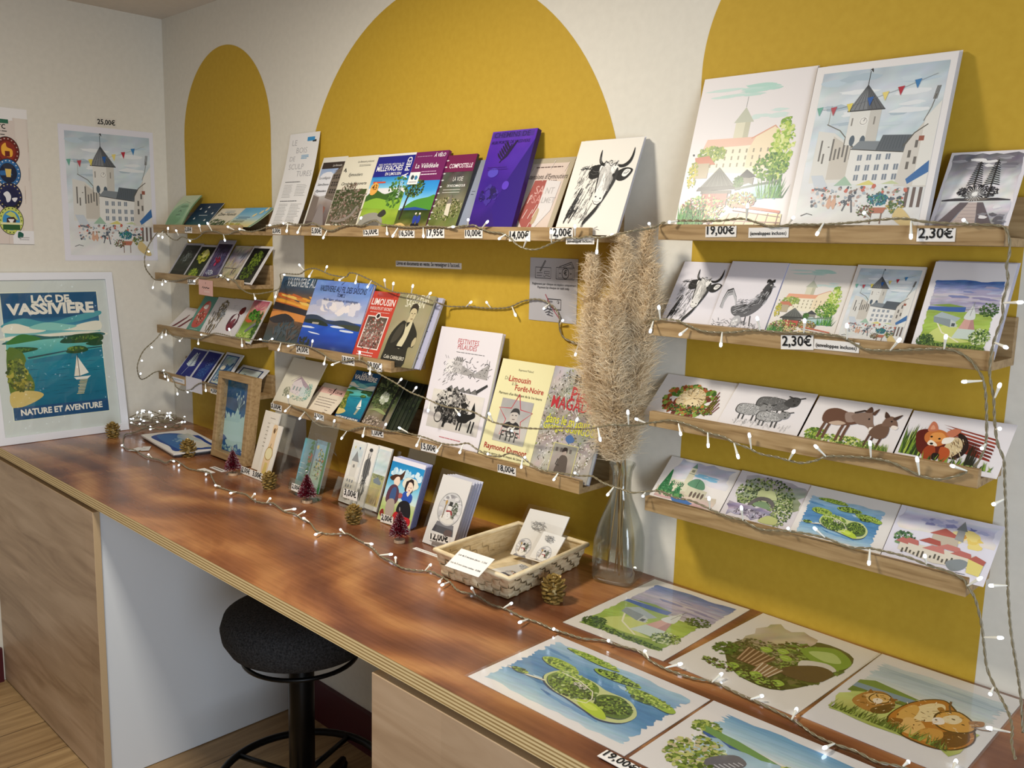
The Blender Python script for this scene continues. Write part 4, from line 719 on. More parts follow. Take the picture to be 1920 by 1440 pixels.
lc('bookmark', 'bookmark', 'dark misty green bookmark, leftmost on the second left ledge', 'L2', (350, 456), (383, 457.5), draw=bm(a_dark), bg='b8b6c0', group=GB)
lc('bookmark', 'bookmark', 'bookmark with two glowing yellow-green patches on black', 'L2', (379, 459), (411, 461), draw=bm(a_glow), bg='c6c4cc', n=2, group=GB)
lc('bookmark', 'bookmark', 'tall violet painted bookmark standing above its neighbours', 'L2', (413, 450), (444, 452), draw=bm(a_purp, .08, .10), bg='a6a2b0', n=5, group=GB)
lc('bookmark', 'bookmark', 'beige and lilac abstract bookmark with a dark scrawl across it', 'L2', (443, 461), (477, 463), draw=bm(a_beige, .02, .03), bg='d2ccc6', n=3, group=GB)
lc('bookmark', 'bookmark', 'black bookmark with a lit green tree, right end of the second left ledge', 'L2', (477, 463), (512, 464), draw=bm(a_leaf, .08, .06), bg='dedad8', n=6, t=.004, group=GB)
def a_gloves(A):
    A.rect('b8a8a8', .42, .88, .98, .95); A.rect('ece6e4', .45, .89, .95, .94)
    for x, s in ((.36, 1), (.66, -1)): A.smooth('7a3438', x-.2, .14, x-.12, .2, x+.04, .5, x+.12, .7, x+.16, .66, x+.12, .56, x+.18, .6, x+.1, .44, x-.06, .16); A.line('5a2024', .03, x-.2, .12, x-.1, .26, x+.05, .52)
def a_coral(A): A.rect('5f9888', 0, 0, 1, 1); A.smooth('c8584c', .2, .2, .2, .6, .4, .86, .7, .84, .86, .6, .84, .3, .6, .16); A.smooth('d8847c', .5, .6, .6, .86, .82, .74, .82, .56); A.blob('efe8e2', .52, .72, .16, .1); A.clump(40, .5, .44, .26, .3, .03, .07, ['a03c30', '8a5a34', 'd8a08c', '6f3a2c', 'e8c8b4']); A.lines('c8dcd4', .2, .85, (.10, .06), .02)
def a_figure(A):
    A.clump(60, .62, .72, .22, .28, .03, .06, ['8a7c5c', '5f5440', 'b8a884', '74706c']); A.clump(30, .74, .58, .16, .14, .03, .06, ['8f949c', 'b8bcc0', '6a6e74'])
    for i in range(26): A.line(A.r.choice(['7a6c4c', '4f4632', 'a8987a']), .03, (x := A.r.uniform(.25, .8)), (y := A.r.uniform(.1, .5)), x+A.r.uniform(-.12, .12), y+.14)
    for x in (.38, .5, .62): A.line('6f6248', .04, x, .04, x+.05, .3)
def a_ovals(A): A.blob('6a1c1c', .72, .72, .15, .12, .08, 14, .5); A.blob('5f3440', .5, .42, .24, .3, .06, 18, -.3); A.blob('e6dee0', .53, .5, .13, .17, .1, 14, -.3); A.blob('8a4450', .5, .4, .09, .16, .1, 12, -.5); A.blob('7a2c3a', .46, .3, .16, .12); A.clump(8, .3, .76, .24, .1, .01, .025, ['6a7a74', '8a9a90'])
def a_green(A): A.wash(0, 0, 1, 1, ['a8b860', '8fae4c', '6f8a34', 'c87a54', 'e0b0a0', 'b05068'], 5, 10, 12); A.clump(70, .45, .64, .3, .2, .05, .1, ['3f7a24', '5f9a34', '2c5a1c']); A.clump(40, .9, .4, .14, .5, .05, .1, ['2f5020', '4a6a2c']); A.blob('c85a34', .3, .48, .2, .06); A.line('7a7a80', .12, .4, .2, .6, .34, .8, .44); A.clump(40, .4, .1, .5, .16, .04, .08, ['b8d068', '8ab048', 'd0dc88']); [A.line('d06a80', .04, .5, .75, .5+.4*math.cos(k), .75+.22*abs(math.sin(k))) for k in (.3, .8, 1.3, 1.9, 2.5)]
GK = 'bookmarks on the third left ledge'
lc('bookmark', 'bookmark', 'white bookmark with two dark red gloved arms, leftmost of the third left ledge', 'L3', (351, 577), (385, 581), draw=a_gloves, bg='e8e2e0', group=GK)
lc('bookmark', 'bookmark', 'teal bookmark with a coral red oval picture', 'L3', (385, 556), (410, 558), draw=a_coral, bg='5f9888', n=2, group=GK)
lc('bookmark', 'bookmark', 'white bookmark with a brown ink figure in foliage', 'L3', (410, 557), (442, 561), draw=a_figure, bg='e6e2e2', n=1, group=GK)
lc('bookmark', 'bookmark', 'white bookmark with two dark red ovals', 'L3', (442, 561), (476, 563.5), draw=a_ovals, bg='e6e2e4', n=1, group=GK)
lc('bookmark', 'bookmark', 'bright green landscape bookmark, right end of the third left ledge', 'L3', (477.5, 564), (509, 566), draw=bm(a_green, .03, .02), bg='e6e4e2', n=7, t=.005, edge='cfcac4', group=GK)
GC = 'cyanotype prints on the lowest left ledge'
def a_cyan(f, b='1a2a86', m=.07):
    def d(A): A.win(m, .05, 1-m, .95); A.wash(0, 0, 1, 1, [b, b], 4, 6, 6); f(A); A.full()
    return d
def a_fern(A):
    for i in range(9):
        y = .38+.055*i
        for s in (-1, 1): A.smooth('d6e2e6', .5+.04*i*.3, y, .52+s*.2*(1-i/14), y+.03, .52+s*.3*(1-i/12), y+.09, .54+s*.1, y+.07)
    A.line('b8cad8', .02, .38, .05, .5, .4, .6, .9)
def a_stalks(A):
    for i in range(9): x = .2+.07*i; A.line('3f6fb0', .02, x, .05, x+.04, .3, x+.12, .4+.05*i)
    A.clump(30, .5, .3, .3, .2, .02, .05, ['2f5fa0', '4f80bc', '24489a']); A.clump(8, .6, .6, .2, .3, .015, .03, ['9fc0e0'])
def a_stream(A): A.wash(0, 0, 1, 1, ['d8d8cc', 'a8c0c8', '4f80a8', 'c0ccc8', '7fa0b4'], 5, 10, 24); A.clump(20, .5, .55, .2, .2, .05, .12, ['2f5f94', '1f4a80']); A.smooth('e6e0cc', .1, .5, .4, .5, .45, .62, .2, .64); A.smooth('2c5a8c', .1, .1, .3, .4, .55, .5, .9, .8, .95, .7, .6, .4, .3, .1); A.clump(26, .5, .16, .4, .14, .03, .07, ['d8dcd4', '6f98b4', '2f6094'])
lc('cyanotype_print', 'print', 'deep blue cyanotype with a white leafy sprig, leftmost of the lowest left ledge', 'L4', (364, 652), (392, 657), draw=a_cyan(a_fern, '16207c', .04), bg='ccd0dc', n=1, group=GC)
lc('cyanotype_print', 'print', 'deep blue cyanotype with faint blue stalks', 'L4', (392, 657), (421, 661.5), draw=a_cyan(a_stalks, '141f78', .08), bg='d8dae2', n=2, group=GC)
lc('cyanotype_print', 'print', 'blue and cream cyanotype of a stream, white border', 'L4', (426, 662), (457, 667.5), draw=lambda A: (A.rect('23467c', .1, .05, .88, .93), A.win(.16, .08, .82, .9), a_stream(A), A.full()), bg='e2e2e4', n=3, t=.004, group=GC)
lc('cyanotype_print', 'print', 'blue and cream cyanotype partly hidden behind the oak frame', 'L4', (456, 686), (505, 695), draw=lambda A: (A.rect('1f3460', .09, .07, .88, .91), A.win(.14, .1, .84, .87), A.wash(0, 0, 1, 1, ['8fa8b0', 'b8c8c4', 'c8d2cc'], 5, 6, 12), A.clump(12, .3, .6, .1, .1, .02, .05, ['2f4f6a', '6f8a9a']), A.full()), bg='e4e2e2', n=2, t=.003, group=GC)
# --- middle top ledge
def a_bois(A):
    for t_, x, y, w in (('LE', .12, .88, .16), ('BOIS', .30, .80, .36), ('DE', .12, .72, .18), ('SCULP', .14, .635, .50), ('TURES', .45, .56, .50)): A.text(t_, x, y, w, 'b0aeb0', -.012, 0, .85)
    A.rect('3f90c8', .62, .915, .86, .955); A.rect('2c2c30', .80, .905, .92, .925); A.lines('6fa8d0', .5, .75, (.77, .755, .74), .015)
    A.lines('3a3a3a', .14, .66, (.50,), .012, .1)
    A.lines('9c9a98', .14, .46, [.47-.016*i for i in range(9)], .006, .2); A.lines('9c9a98', .56, .92, [.47-.016*i for i in range(8)], .006, .2)
    A.lines('3a3a3a', .14, .74, (.30,), .012, .1); A.lines('9c9a98', .14, .46, [.27-.016*i for i in range(15)], .006, .2); A.lines('9c9a98', .54, .92, [.27-.016*i for i in range(13)], .006, .3)
lc('leaflet', 'leaflet', 'tall white leaflet with pale outline lettering at the left end of the middle top ledge', 'M1', (544.6, 252.5), (600.5, 247), draw=a_bois, bg='e9e7e6', t=.0008, bend=lambda v, u: .035*(v-.15)*(1-v)*-1.1, n=2)
GM = 'booklets and guides on the middle top ledge'
def a_coll(A):
    A.win(.06, .04, .97, .93); A.wash(0, 0, 1, 1, ['5a4c48', '6f605c', 'a0948e', 'e0e2ea', 'a9b8d8', '8fa8d4'], 6, 8, 8); A.blob('e6e6ec', .4, .66, .5, .34, .05, 18); A.rect('3a302c', 0, .9, 1, 1); A.poly('6f6458', .56, .45, .62, .8, 1, .98, 1, .4); A.poly('4a4038', .56, .8, .62, .82, 1, 1, 1, .95)
    for i in range(3):
        for j in range(3): A.rect('2f2a28', .68+.1*i, .52+.11*j, .74+.1*i, .58+.11*j)
    for i in range(9): A.line('8c7c74', .012, .62, .46+.05*i, 1, .42+.06*i)
    A.poly('7d7068', .0, .1, .0, .5, .3, .46, .34, .1); A.poly('8a5a4c', .5, .2, .56, .34, .74, .3, .72, .18); A.poly('8f8684', .3, .0, .42, .36, .6, .34, .9, 0)
    A.text('La collégiale', .04, .74, .5, '1f1c1c', .01, .25); A.text('Saint-Etienne', .06, .64, .5, '1f1c1c', .01, .25); A.text("d'Eymoutiers", .04, .54, .5, '1f1c1c', .01, .25); A.text('Le limousin', .5, .93, .4, 'e6e0d8', .01, .25); A.full()
lc('booklet', 'book', 'white-bordered booklet with an old street photo and blue sky', 'M1', (607.5, 295.5), (653, 295), draw=a_coll, bg='e2dfd6', t=.002, group=GM)
def a_circ(A):
    A.text('Le limousin présenté', .42, .91, .48, '2c2a26', .005, .25); A.text('Eymoutiers', .26, .73, .42, '2c2a26', .01, .25); A.text('Circuit de découverte', .12, .61, .76, '2c2a26', .01, .25); A.lines('4a4844', .5, .85, (.875, .86), .006)
    A.line('3a3834', .03, .07, .80, .10, .84, .14, .79); A.win(.02, .09, .95, .55); A.wash(0, 0, 1, 1, ['6a5c48', '5f5a44', '4c5634', '3f4c2a'], 6, 6, 14); A.clump(220, .5, .5, .5, .5, .02, .05, ['5f5a48', '8c7c6c', '4a5034', '9c8478', '3c4428', 'a89a8c', '6f5448'])
    for i in range(20): A.line(A.r.choice(['a8988c', '7d6f60']), .02, (x := A.r.random()), (y := A.r.random()), x+.1, y+A.r.uniform(-.08, .12))
    A.smooth('8f857c', .1, .1, .4, .04, .75, .2, .9, .5, .84, .5, .7, .26, .4, .12); A.full(); A.lines('6f6a60', .2, .85, (.045,), .012)
lc('booklet', 'book', 'cream booklet with a dark aerial photo of a town', 'M1', (650, 294), (712, 293.5), draw=a_circ, bg='e6e0cc', t=.003, n=3, group=GM)
def a_mille(A):
    A.wash(0, .55, 1, .97, ['8fd0ee', '3fa0dc', '1c5cb8', '1f2a88', '20248a'], 5, 8, 3); A.rect('22268a', .0, .70, 1, .96); A.wash(0, 0, 1, .45, ['7f9a30', '98b03c', '6f9434'], 6, 6, 10)
    A.smooth('3f6428', .0, .44, .2, .53, .5, .47, .8, .52, 1, .48, 1, .40, 0, .38); A.smooth('8fb83c', .0, .36, .3, .42, .7, .38, 1, .42, 1, .28, 0, .3); A.clump(50, .8, .5, .24, .3, .03, .06, ['2f5424', '4a7430', '5f8a3c'])
    A.smooth('98948a', .0, .0, .06, .18, .4, .23, .62, .16, .66, .06, .5, 0); A.smooth('6a665e', .1, .0, .2, .1, .5, .14, .6, .06, .5, 0); A.smooth('3a3834', .48, .2, .6, .27, .7, .22, .6, .17)
    A.text('PARC NATUREL RÉGIONAL DE', .08, .85, .68, 'e6e6f0', .015); A.text('MILLEVACHES', .06, .775, .70, 'f4f4f8', .04, 0, 1.2); A.text('EN LIMOUSIN', .34, .715, .42, 'f4f4f8', .03, 0, 1.1); A.rect('e05030', .08, .615, .42, .635); A.rect('3f90d0', .08, .64, .3, .66); A.blob('eeb054', .16, .545, .11); A.text('43', .16, .53, .13, '5a3a14', .03, 0, 1, 0, True)
    A.text('À PIED', .95, .67, .38, 'f4f4f8', .04, 0, 1.3, math.pi/2); A.text('RANDO', .90, .42, .30, 'd8e4ec', 0, 0, 1.3, math.pi/2)
lc('guidebook', 'book', 'blue hiking guide with green hills and rocks, numbered 43', 'M1', (712, 295.5), (782, 286), draw=a_mille, bg='e8e8ea', t=.008, n=5, group=GM, m=GLOSS)
def a_velo(A):
    A.wash(0, .25, 1, .64, ['d8ecf4', '8fcdf0', '3f9fe0', '2a88d4'], 6, 6, 4); A.rect('74235f', 0, .63, 1, 1); A.smooth('4f8f34', .1, .28, .4, .38, .8, .42, 1, .44, 1, .24, .1, .24); A.poly('2c4f98', .05, .28, .5, .30, .95, .26, .95, .23, .05, .26)
    A.wash(0, 0, 1, .26, ['b08a5a', '4a5a24', '2c3818'], 6, 5, 14); A.line('2f2a20', .05, .12, .14, .16, .4, .26, .6); A.clump(110, .3, .54, .3, .2, .02, .05, ['2c3f1c', '4a6a28', '24301a', '5f7f34']); A.smooth('d8b878', .0, .06, .2, .1, .4, .05, .3, .0, .0, 0)
    for x in (.60, .72): A.blob('2c3f98', x, .14, .06, .09); A.blob('1c1c24', x, .06, .07, .06); A.blob('e8d8c8', x, .215, .025)
    A.text('À VÉLO', .60, .925, .34, 'f6f2f6', .04, .2, 1.1); A.lines('b48aac', .08, .55, (.935,), .015, .02); A.text('La Vélidéale', .12, .79, .70, 'f6f2f6', .02); A.lines('c89ac0', .36, .86, (.735,), .02, .1); A.lines('f0e0ee', .36, .86, (.70,), .02, .05)
    A.rect('f2f0f0', .02, .585, .34, .74); A.blob('3a4a54', .13, .675, .05); A.blob('3f80a8', .24, .67, .05); A.lines('6a6a6a', .06, .3, (.61,), .015, .05)
lc('guidebook', 'book', 'purple cycling guide with a lake and two cyclists', 'M1', (781.5, 287), (843, 286), draw=a_velo, bg='74235f', t=.008, n=4, group=GM, m=GLOSS)
def a_comp(A):
    A.wash(0, 0, 1, .78, ['5f6a34', '6f7844', '7f8060', '5a5a50', '4a4a46'], 6, 9, 16); A.clump(150, .5, .3, .5, .3, .02, .05, ['4a5428', '77824a', '9a9468', '3a4020', 'b4ac8c']); A.rect('74204c', 0, .78, 1, 1)
    A.text('COMPOSTELLE', .14, .83, .80, 'f0e6ec', .03, 0, 1.3); A.text('LA VOIE', .40, .66, .34, 'e8e6e0', .0, 0, 1.6); A.text('DE ROCAMADOUR', .26, .585, .62, 'f4f2ec', .03, 0, 1.2); A.lines('dcdad0', .16, .86, (.545, .51), .012, .02, False)
    A.poly('d8d0bc', .48, .22, .46, .36, .52, .47, .60, .37, .64, .2); A.poly('7a7468', .44, .36, .52, .50, .62, .37)
    for i in range(11): A.blob('d8d8d8', .03, .08+.085*i, .05, .018, .1)
lc('guidebook', 'book', 'spiral-bound guide with purple band and a chapel in rocks', 'M1', (844.5, 299), (899, 290), draw=a_comp, bg='3f3a3c', t=.006, n=5, group=GM, bend=lambda v, u: .012*max(0, v-7/12), m=GLOSS)
lc('booklet', 'book', 'plain grey-blue booklet half hidden behind the purple case', 'M1', (896, 301), (930, 300), draw=lambda A: (A.wash(0, 0, 1, 1, ['8c94a8', '9098ac', '8f95a4'], 3, 6, 3), A.lines('2c3440', .3, .5, (.56, .52), .02)), bg='8f96a8', t=.001, group=GM)
def a_case(A):
    A.wash(0, 0, 1, 1, ['2c0c6a', '341080', '3a148c', '4c20a0', '5a2cac'], 5, 10, 6); A.poly('2a0a78', .64, .0, .44, .24, .62, .5, 1, .9, 1, 0); A.rect('4a2a90', .02, .93, .95, .985); A.text('CHEMINS DE', .06, .935, .8, '2c1260', .03, 0, .9); A.text('AUX PORTES DE VASSIVIERE', .04, .87, .86, '24104c', .03, 0, 1.1)
    A.line('22123c', .02, .34, .68, .44, .76, .52, .86)
    for i in range(6):
        for s in (-1, 1): A.smooth('22123c', .38+.025*i, .70+.022*i, .38+.025*i+s*.10, .74+.024*i, .38+.025*i+s*.13, .78+.024*i, .38+.025*i+s*.05, .74+.024*i)
    A.blob('5a38bc', .62, .45, .075, None, .02, 18); A.blob('5244b8', .26, .58, .12, .08, .03, 18); A.clump(24, .3, .36, .18, .16, .04, .1, ['24106a', '3f2a90', '1c0c50']); A.lines('3a1c7c', .1, .6, (.63, .61), .012)
lc('brochure_case', 'case', 'tall glossy translucent violet case on the middle top ledge', 'M1', (925, 252), (1009, 244), draw=a_case, bg='3a148c', edge='240a5c', t=.012, n=9, m=LAMI)
def a_bann(A):
    A.rect('d6c4b8', .1, .0, .9, .93); A.lines('5a4844', .2, .8, (.87,), .02, .1); A.text("Ostensions d'Eymoutiers", .02, .72, .94, '3f302c', .02, .1, 1.4); A.text('Avril 2009', .36, .655, .4, '6a5450', .01); A.poly('a2564e', .28, .70, .54, .70, .56, .0, .44, .0, .18, .2); A.poly('d8d2d0', .54, .70, .86, .68, .84, .3, .58, .04, .55, .1)
    A.text('SA', .36, .52, .2, 'd0a098', .02, 0, 1.2); A.text('NT', .60, .52, .18, 'b4aeac', .02, 0, 1.2); A.text('PSA', .28, .40, .28, 'c88c84', .02, 0, 1.2); A.text('LMET', .58, .40, .28, 'b4aeac', .02, 0, 1.2); A.smooth('b8a080', .50, .14, .54, .32, .6, .30, .58, .14)
    for i in range(14): A.line('e8dcd4', .01, (x := A.r.uniform(.1, .9)), (y := A.r.uniform(0, .9)), x+.05, y+.12)
o_ = lc('booklet', 'book', 'booklet with a red and white banner inside a clear sleeve', 'M1', (996, 299), (1081, 296), draw=a_bann, bg='b4a890', t=.002, n=1, group=GM)
for i in range(4): lc('art_print', 'print', 'sheet of card fanned out behind the bull drawing', 'M1', (1094+i*1.4, 266.5-i*.4), (1209.5+i*.9, 257.2-i*.3), n=9.5-i*2.2, bg='d6d4da', group='sheets behind the bull drawing')
lc('art_print', 'print', "large ink drawing of a horned bull's head on the middle top ledge", 'M1', (1090.5, 266.7), (1209, 257), draw=cow, bg='e9e4da', n=12, t=.001)
# --- middle second ledge
def a_sunset(A):
    A.wash(0, 0, 1, 1, ['32484e', '3f4648', '4c423c', '7a563c', 'c07a3c', 'd8943c', '4f4448', '2f4c66', '2c506c'], 8, 18, 8); A.text('VASSIVIERE AU FIL DES SAISONS', .12, .86, 1.3, 'd8dce0', .02, 0, 1.6)
    for i in range(18): A.blob(A.r.choice(['f0a83c', 'f4c860', 'e08a34', 'c8642c', '5a4444']), A.r.uniform(.1, .9), A.r.uniform(.52, .72), A.r.uniform(.1, .3), .018, .3, 12, -.1)
    A.poly('28242a', 0, .50, .3, .49, 1, .43, 1, .50, .3, .58, 0, .61); A.smooth('e08f40', 0, .46, .5, .47, 1, .40, 1, .34, .5, .36, 0, .34); A.smooth('28242a', .0, .36, .3, .45, .52, .36, .3, .32, .1, .30); A.clump(20, .5, .2, .4, .1, .06, .12, ['46545c', '3a484f', '5a4c44'], .3)
lc('book', 'book', 'large picture book with an orange sunset over a lake', 'M2', (532.5, 519), None, w=.25, draw=a_sunset, bg='2c3c48', t=.004, n=2, pages='2c3c48', m=GLOSS, group='picture books on the middle second ledge', seed=3)
def a_lake(A):
    A.wash(0, .45, 1, 1, ['c8ccdc', 'b4bcdc', '8fa4d8', '6f90d4', '6a8ed8'], 8, 8, 8)
    for i in range(30): A.blob(A.r.choice(['e0dce4', 'c4c4d8', 'eee6e6', 'b0b4d0']), A.r.uniform(.05, .9), A.r.uniform(.54, .70), A.r.uniform(.05, .11), .04, .3)
    A.wash(0, 0, 1, .44, ['142a5a', '1740a0', '1a54c4', '1c4cb0'], 8, 8, 8); A.smooth('2c3c54', .0, .48, .2, .50, .45, .44, .7, .47, 1, .42, 1, .38, .4, .40, 0, .42); A.smooth('1c2c24', .0, .42, .25, .44, .44, .39, .42, .36, .2, .37, 0, .38); A.poly('b8b0a0', .16, .395, .28, .40, .28, .375, .16, .37); A.smooth('3a4030', .62, .40, .9, .42, 1, .40, 1, .35, .8, .36)
    for x, y in ((.62, .37), (.8, .33), (.1, .32)): A.blob('d8e0f0', x, y, .12, .012)
    A.smooth('e0e8f8', .14, .26, .3, .25, .36, .235, .2, .24); A.clump(30, .1, .04, .14, .10, .02, .05, ['141c1c', '22302c', '2c3020'])
    A.text('VASSIVIERE AU FIL DES SAISONS', .10, .845, .82, '15203c', .03, 0, 1.6); A.text('TOME 2', .44, .78, .14, '15203c', .02, 0, 1.4); A.text('Anecdotes, photos et témoignages', .22, .715, .62, '26345c', 0, .3)
lc('book', 'book', 'large picture book with a bright blue lake and clouded sky', 'M2', (596, 522.6), (702, 540), draw=a_lake, bg='2c58b0', t=.008, n=14, pages='2c58b0', m=GLOSS, group='picture books on the middle second ledge')
def a_lim(A):
    A.rect('c4402f', 0, 0, 1, 1); A.rect('a8342a', .2, .92, .8, .985); A.text('LIMOUSIN', .08, .80, .84, 'f2ece6', .035, 0, 1.2); A.text('INSOLITE ET SECRET', .10, .73, .80, 'f0e4dc', .025, 0, 1.1); A.lines('e6c8c0', .14, .86, (.69,), .012, .05)
    A.rect('efe6de', .12, .16, .88, .64); A.win(.15, .175, .85, .625); A.wash(0, 0, 1, 1, ['7a4a40', '9a8478', '6f5a50', '54463e'], 5, 8, 16); A.clump(110, .5, .45, .5, .6, .03, .07, ['b8a89c', '8a3a34', 'd8ccc4', '4a342c', 'a04840', '6a544a']); A.full(); A.blob('efe6de', .5, .64, .09, .08); A.blob('241a18', .5, .64, .06, .055); A.lines('eed8d0', .2, .8, (.10, .06), .02, .1)
lc('book', 'book', 'red-orange paperback with a framed crowd picture', 'M2', (701, 547), (752, 554.5), draw=a_lim, bg='c4402f', t=.009, n=10, pages='b03828', m=GLOSS)
def a_coul(A):
    A.wash(0, 0, 1, 1, ['8f8560', '9c9270', 'a09878', '98906c'], 6, 8, 6); A.text('COULEUR', .22, .905, .64, 'eae4cc', .01, 0, 1.4); A.text('SAFRAN', .26, .82, .52, 'eae4cc', .01, 0, 1.4)
    A.smooth('2c2a22', .14, .0, .10, .22, .14, .44, .34, .62, .48, .60, .58, .64, .80, .50, .86, .40, .84, .28, .72, .26, .72, .0); A.smooth('454136', .20, .30, .24, .46, .36, .58, .44, .52, .36, .36); A.smooth('cfc6a4', .45, .60, .50, .54, .58, .64, .62, .60, .60, .40, .52, .24, .40, .28, .48, .44); A.rect('201e1a', .36, .24, .60, .27)
    A.smooth('c8ba94', .46, .62, .48, .70, .46, .78, .52, .83, .62, .80, .64, .70, .58, .62); A.smooth('3a3228', .45, .74, .45, .83, .54, .88, .64, .84, .66, .74, .62, .79, .54, .81, .48, .79); A.line('4a4032', .014, .50, .735, .54, .735); A.line('4a4032', .014, .58, .735, .62, .735); A.line('8f8060', .012, .56, .73, .57, .69); A.line('6a543f', .016, .53, .655, .59, .66)
    A.smooth('b8aa84', .78, .36, .84, .42, .88, .34, .80, .28); A.text('Colin CARRILERO', .16, .085, .56, 'e8e2d0', .015, .1, 1.3)
lc('book', 'book', 'thick sepia paperback showing a dark-haired person in a leather jacket', 'M2', (751, 553.5), (818, 557), draw=a_coul, bg='988e6c', t=.006, n=14, pages='8a8262')
lc('book', 'book', 'pale lavender paperback sticking out at the right of the sepia paperback', 'M2', (782, 557), (832, 562), draw=lambda A: [A.lines('5a5a7c', .66, .86, (.12+.075*i, .14+.075*i), .02, .4) for i in range(9)], bg='b4b4cc', t=.0065, n=5, pages='b4b4cc')
# --- middle lowest ledge
def a_house(A):
    A.win(.06, .02, .98, .82); A.line('9a8a94', .010, .22, .62, .44, .80, .56, .62); A.poly('e0d4d4', .30, .36, .30, .60, .46, .76, .62, .58, .62, .30); A.poly('cfd8d4', .62, .30, .62, .58, .84, .50, .82, .30); A.poly('b09aa4', .28, .60, .46, .78, .86, .56, .82, .48, .62, .58, .48, .72)
    for x in (.36, .46, .56): A.rect('9ca6a4', x, .42, x+.05, .52)
    for i in range(24): A.line(A.r.choice(['a09aa0', '7f8a8c']), .005, (x := A.r.uniform(.24, .86)), (y := A.r.uniform(.26, .7)), x+.04, y+A.r.uniform(-.05, .05))
    A.clump(50, .86, .46, .10, .16, .014, .03, ['8fb4a4', '6f9a8a', 'b4ccc0']); A.clump(40, .22, .34, .10, .10, .01, .025, ['8a8a70', '6f7a64', 'a8a88c']); A.clump(30, .6, .24, .3, .04, .01, .02, ['8fb8ac', 'a0a898']); A.full()
for i in range(3): lc('greeting_card', 'card', 'plain cream card stacked behind the sketched house card', 'M3', (552.5+i*.8, 671+i*.2), (614+i*.4, 682.2+i*.2), n=5-i*2, bg='dcd4bc', group='plain cards behind the sketched house card')
lc('greeting_card', 'card', 'cream card with a faint sketch of a house, left end of the lowest middle ledge', 'M3', (551, 671), (614, 682), draw=a_house, bg='e4ddc8', n=7)
lc('greeting_card', 'card', 'cream card with a pink band and typed lines', 'M3', (609, 719), (660, 727.5), draw=lambda A: (A.rect('e8bcb0', 0, .68, 1, .86), A.text('TEL', .32, .72, .17, '4a3434', .01), A.text('GRAM', .60, .72, .24, '4a3434', .01), A.line('4a2c2c', .02, .50, .64, .55, .74, .54, .90, .52, .84, .53, .74), [A.lines('8a7a74', .18+.02*i, .86, (.52-.085*i,), .012, .1) for i in range(4)], A.lines('8a7a74', .7, .8, (.16, .08), .012)), bg='ecdfca', n=2)
lc('postcard', 'postcard', 'small teal travel-poster card of a lake with a sailing boat', 'M3', (669, 695.6), (715, 704), draw=vassiviere, bg='1d567f', t=.003, n=4, edge='5a6a80')
def a_forest(A):
    A.wash(0, 0, 1, 1, ['6f6054', '8a7a68', '4c5a34', '26301c', '161c12'], 6, 10, 14); A.clump(150, .45, .66, .5, .44, .03, .07, ['26341c', '3c4c28', '1a2214', '56663a', '6f7f4c']); A.clump(26, .45, .6, .16, .16, .04, .09, ['d4d8c8', 'b4bca0']); A.line('161812', .09, .78, .2, .82, .6, .9, 1); A.smooth('8f9a64', .05, .34, .4, .40, .75, .34, .7, .31, .3, .35); A.clump(36, .35, .14, .36, .16, .03, .07, ['a49484', '7a6a5c', 'c0b0a0', '4f443c'])
for i in range(6): lc('postcard', 'postcard', 'dark woodland postcard, one of the stack fanned out to the right', 'M3', (762-i*7, 714.5-i*1.2), (804-i*7, 722.5-i*1.2), n=.8+i*1.35, bg='1a1f16', edge='2a2e26', t=.0006, draw=lambda A: (A.wash(0, 0, 1, 1, ['2c3020', '1c2416', '12160e'], 4, 6, 8), A.clump(24, .6, .6, .4, .4, .04, .1, ['202a18', '2f3a20', '141a10'])), group='woodland postcards on the lowest middle ledge', seed=i)
lc('postcard', 'postcard', 'woodland postcard with a sunlit clearing, in front of its dark stack', 'M3', (719, 705.5), (764, 714), draw=a_forest, bg='26301c', n=11, t=.002, edge='6a6a60')
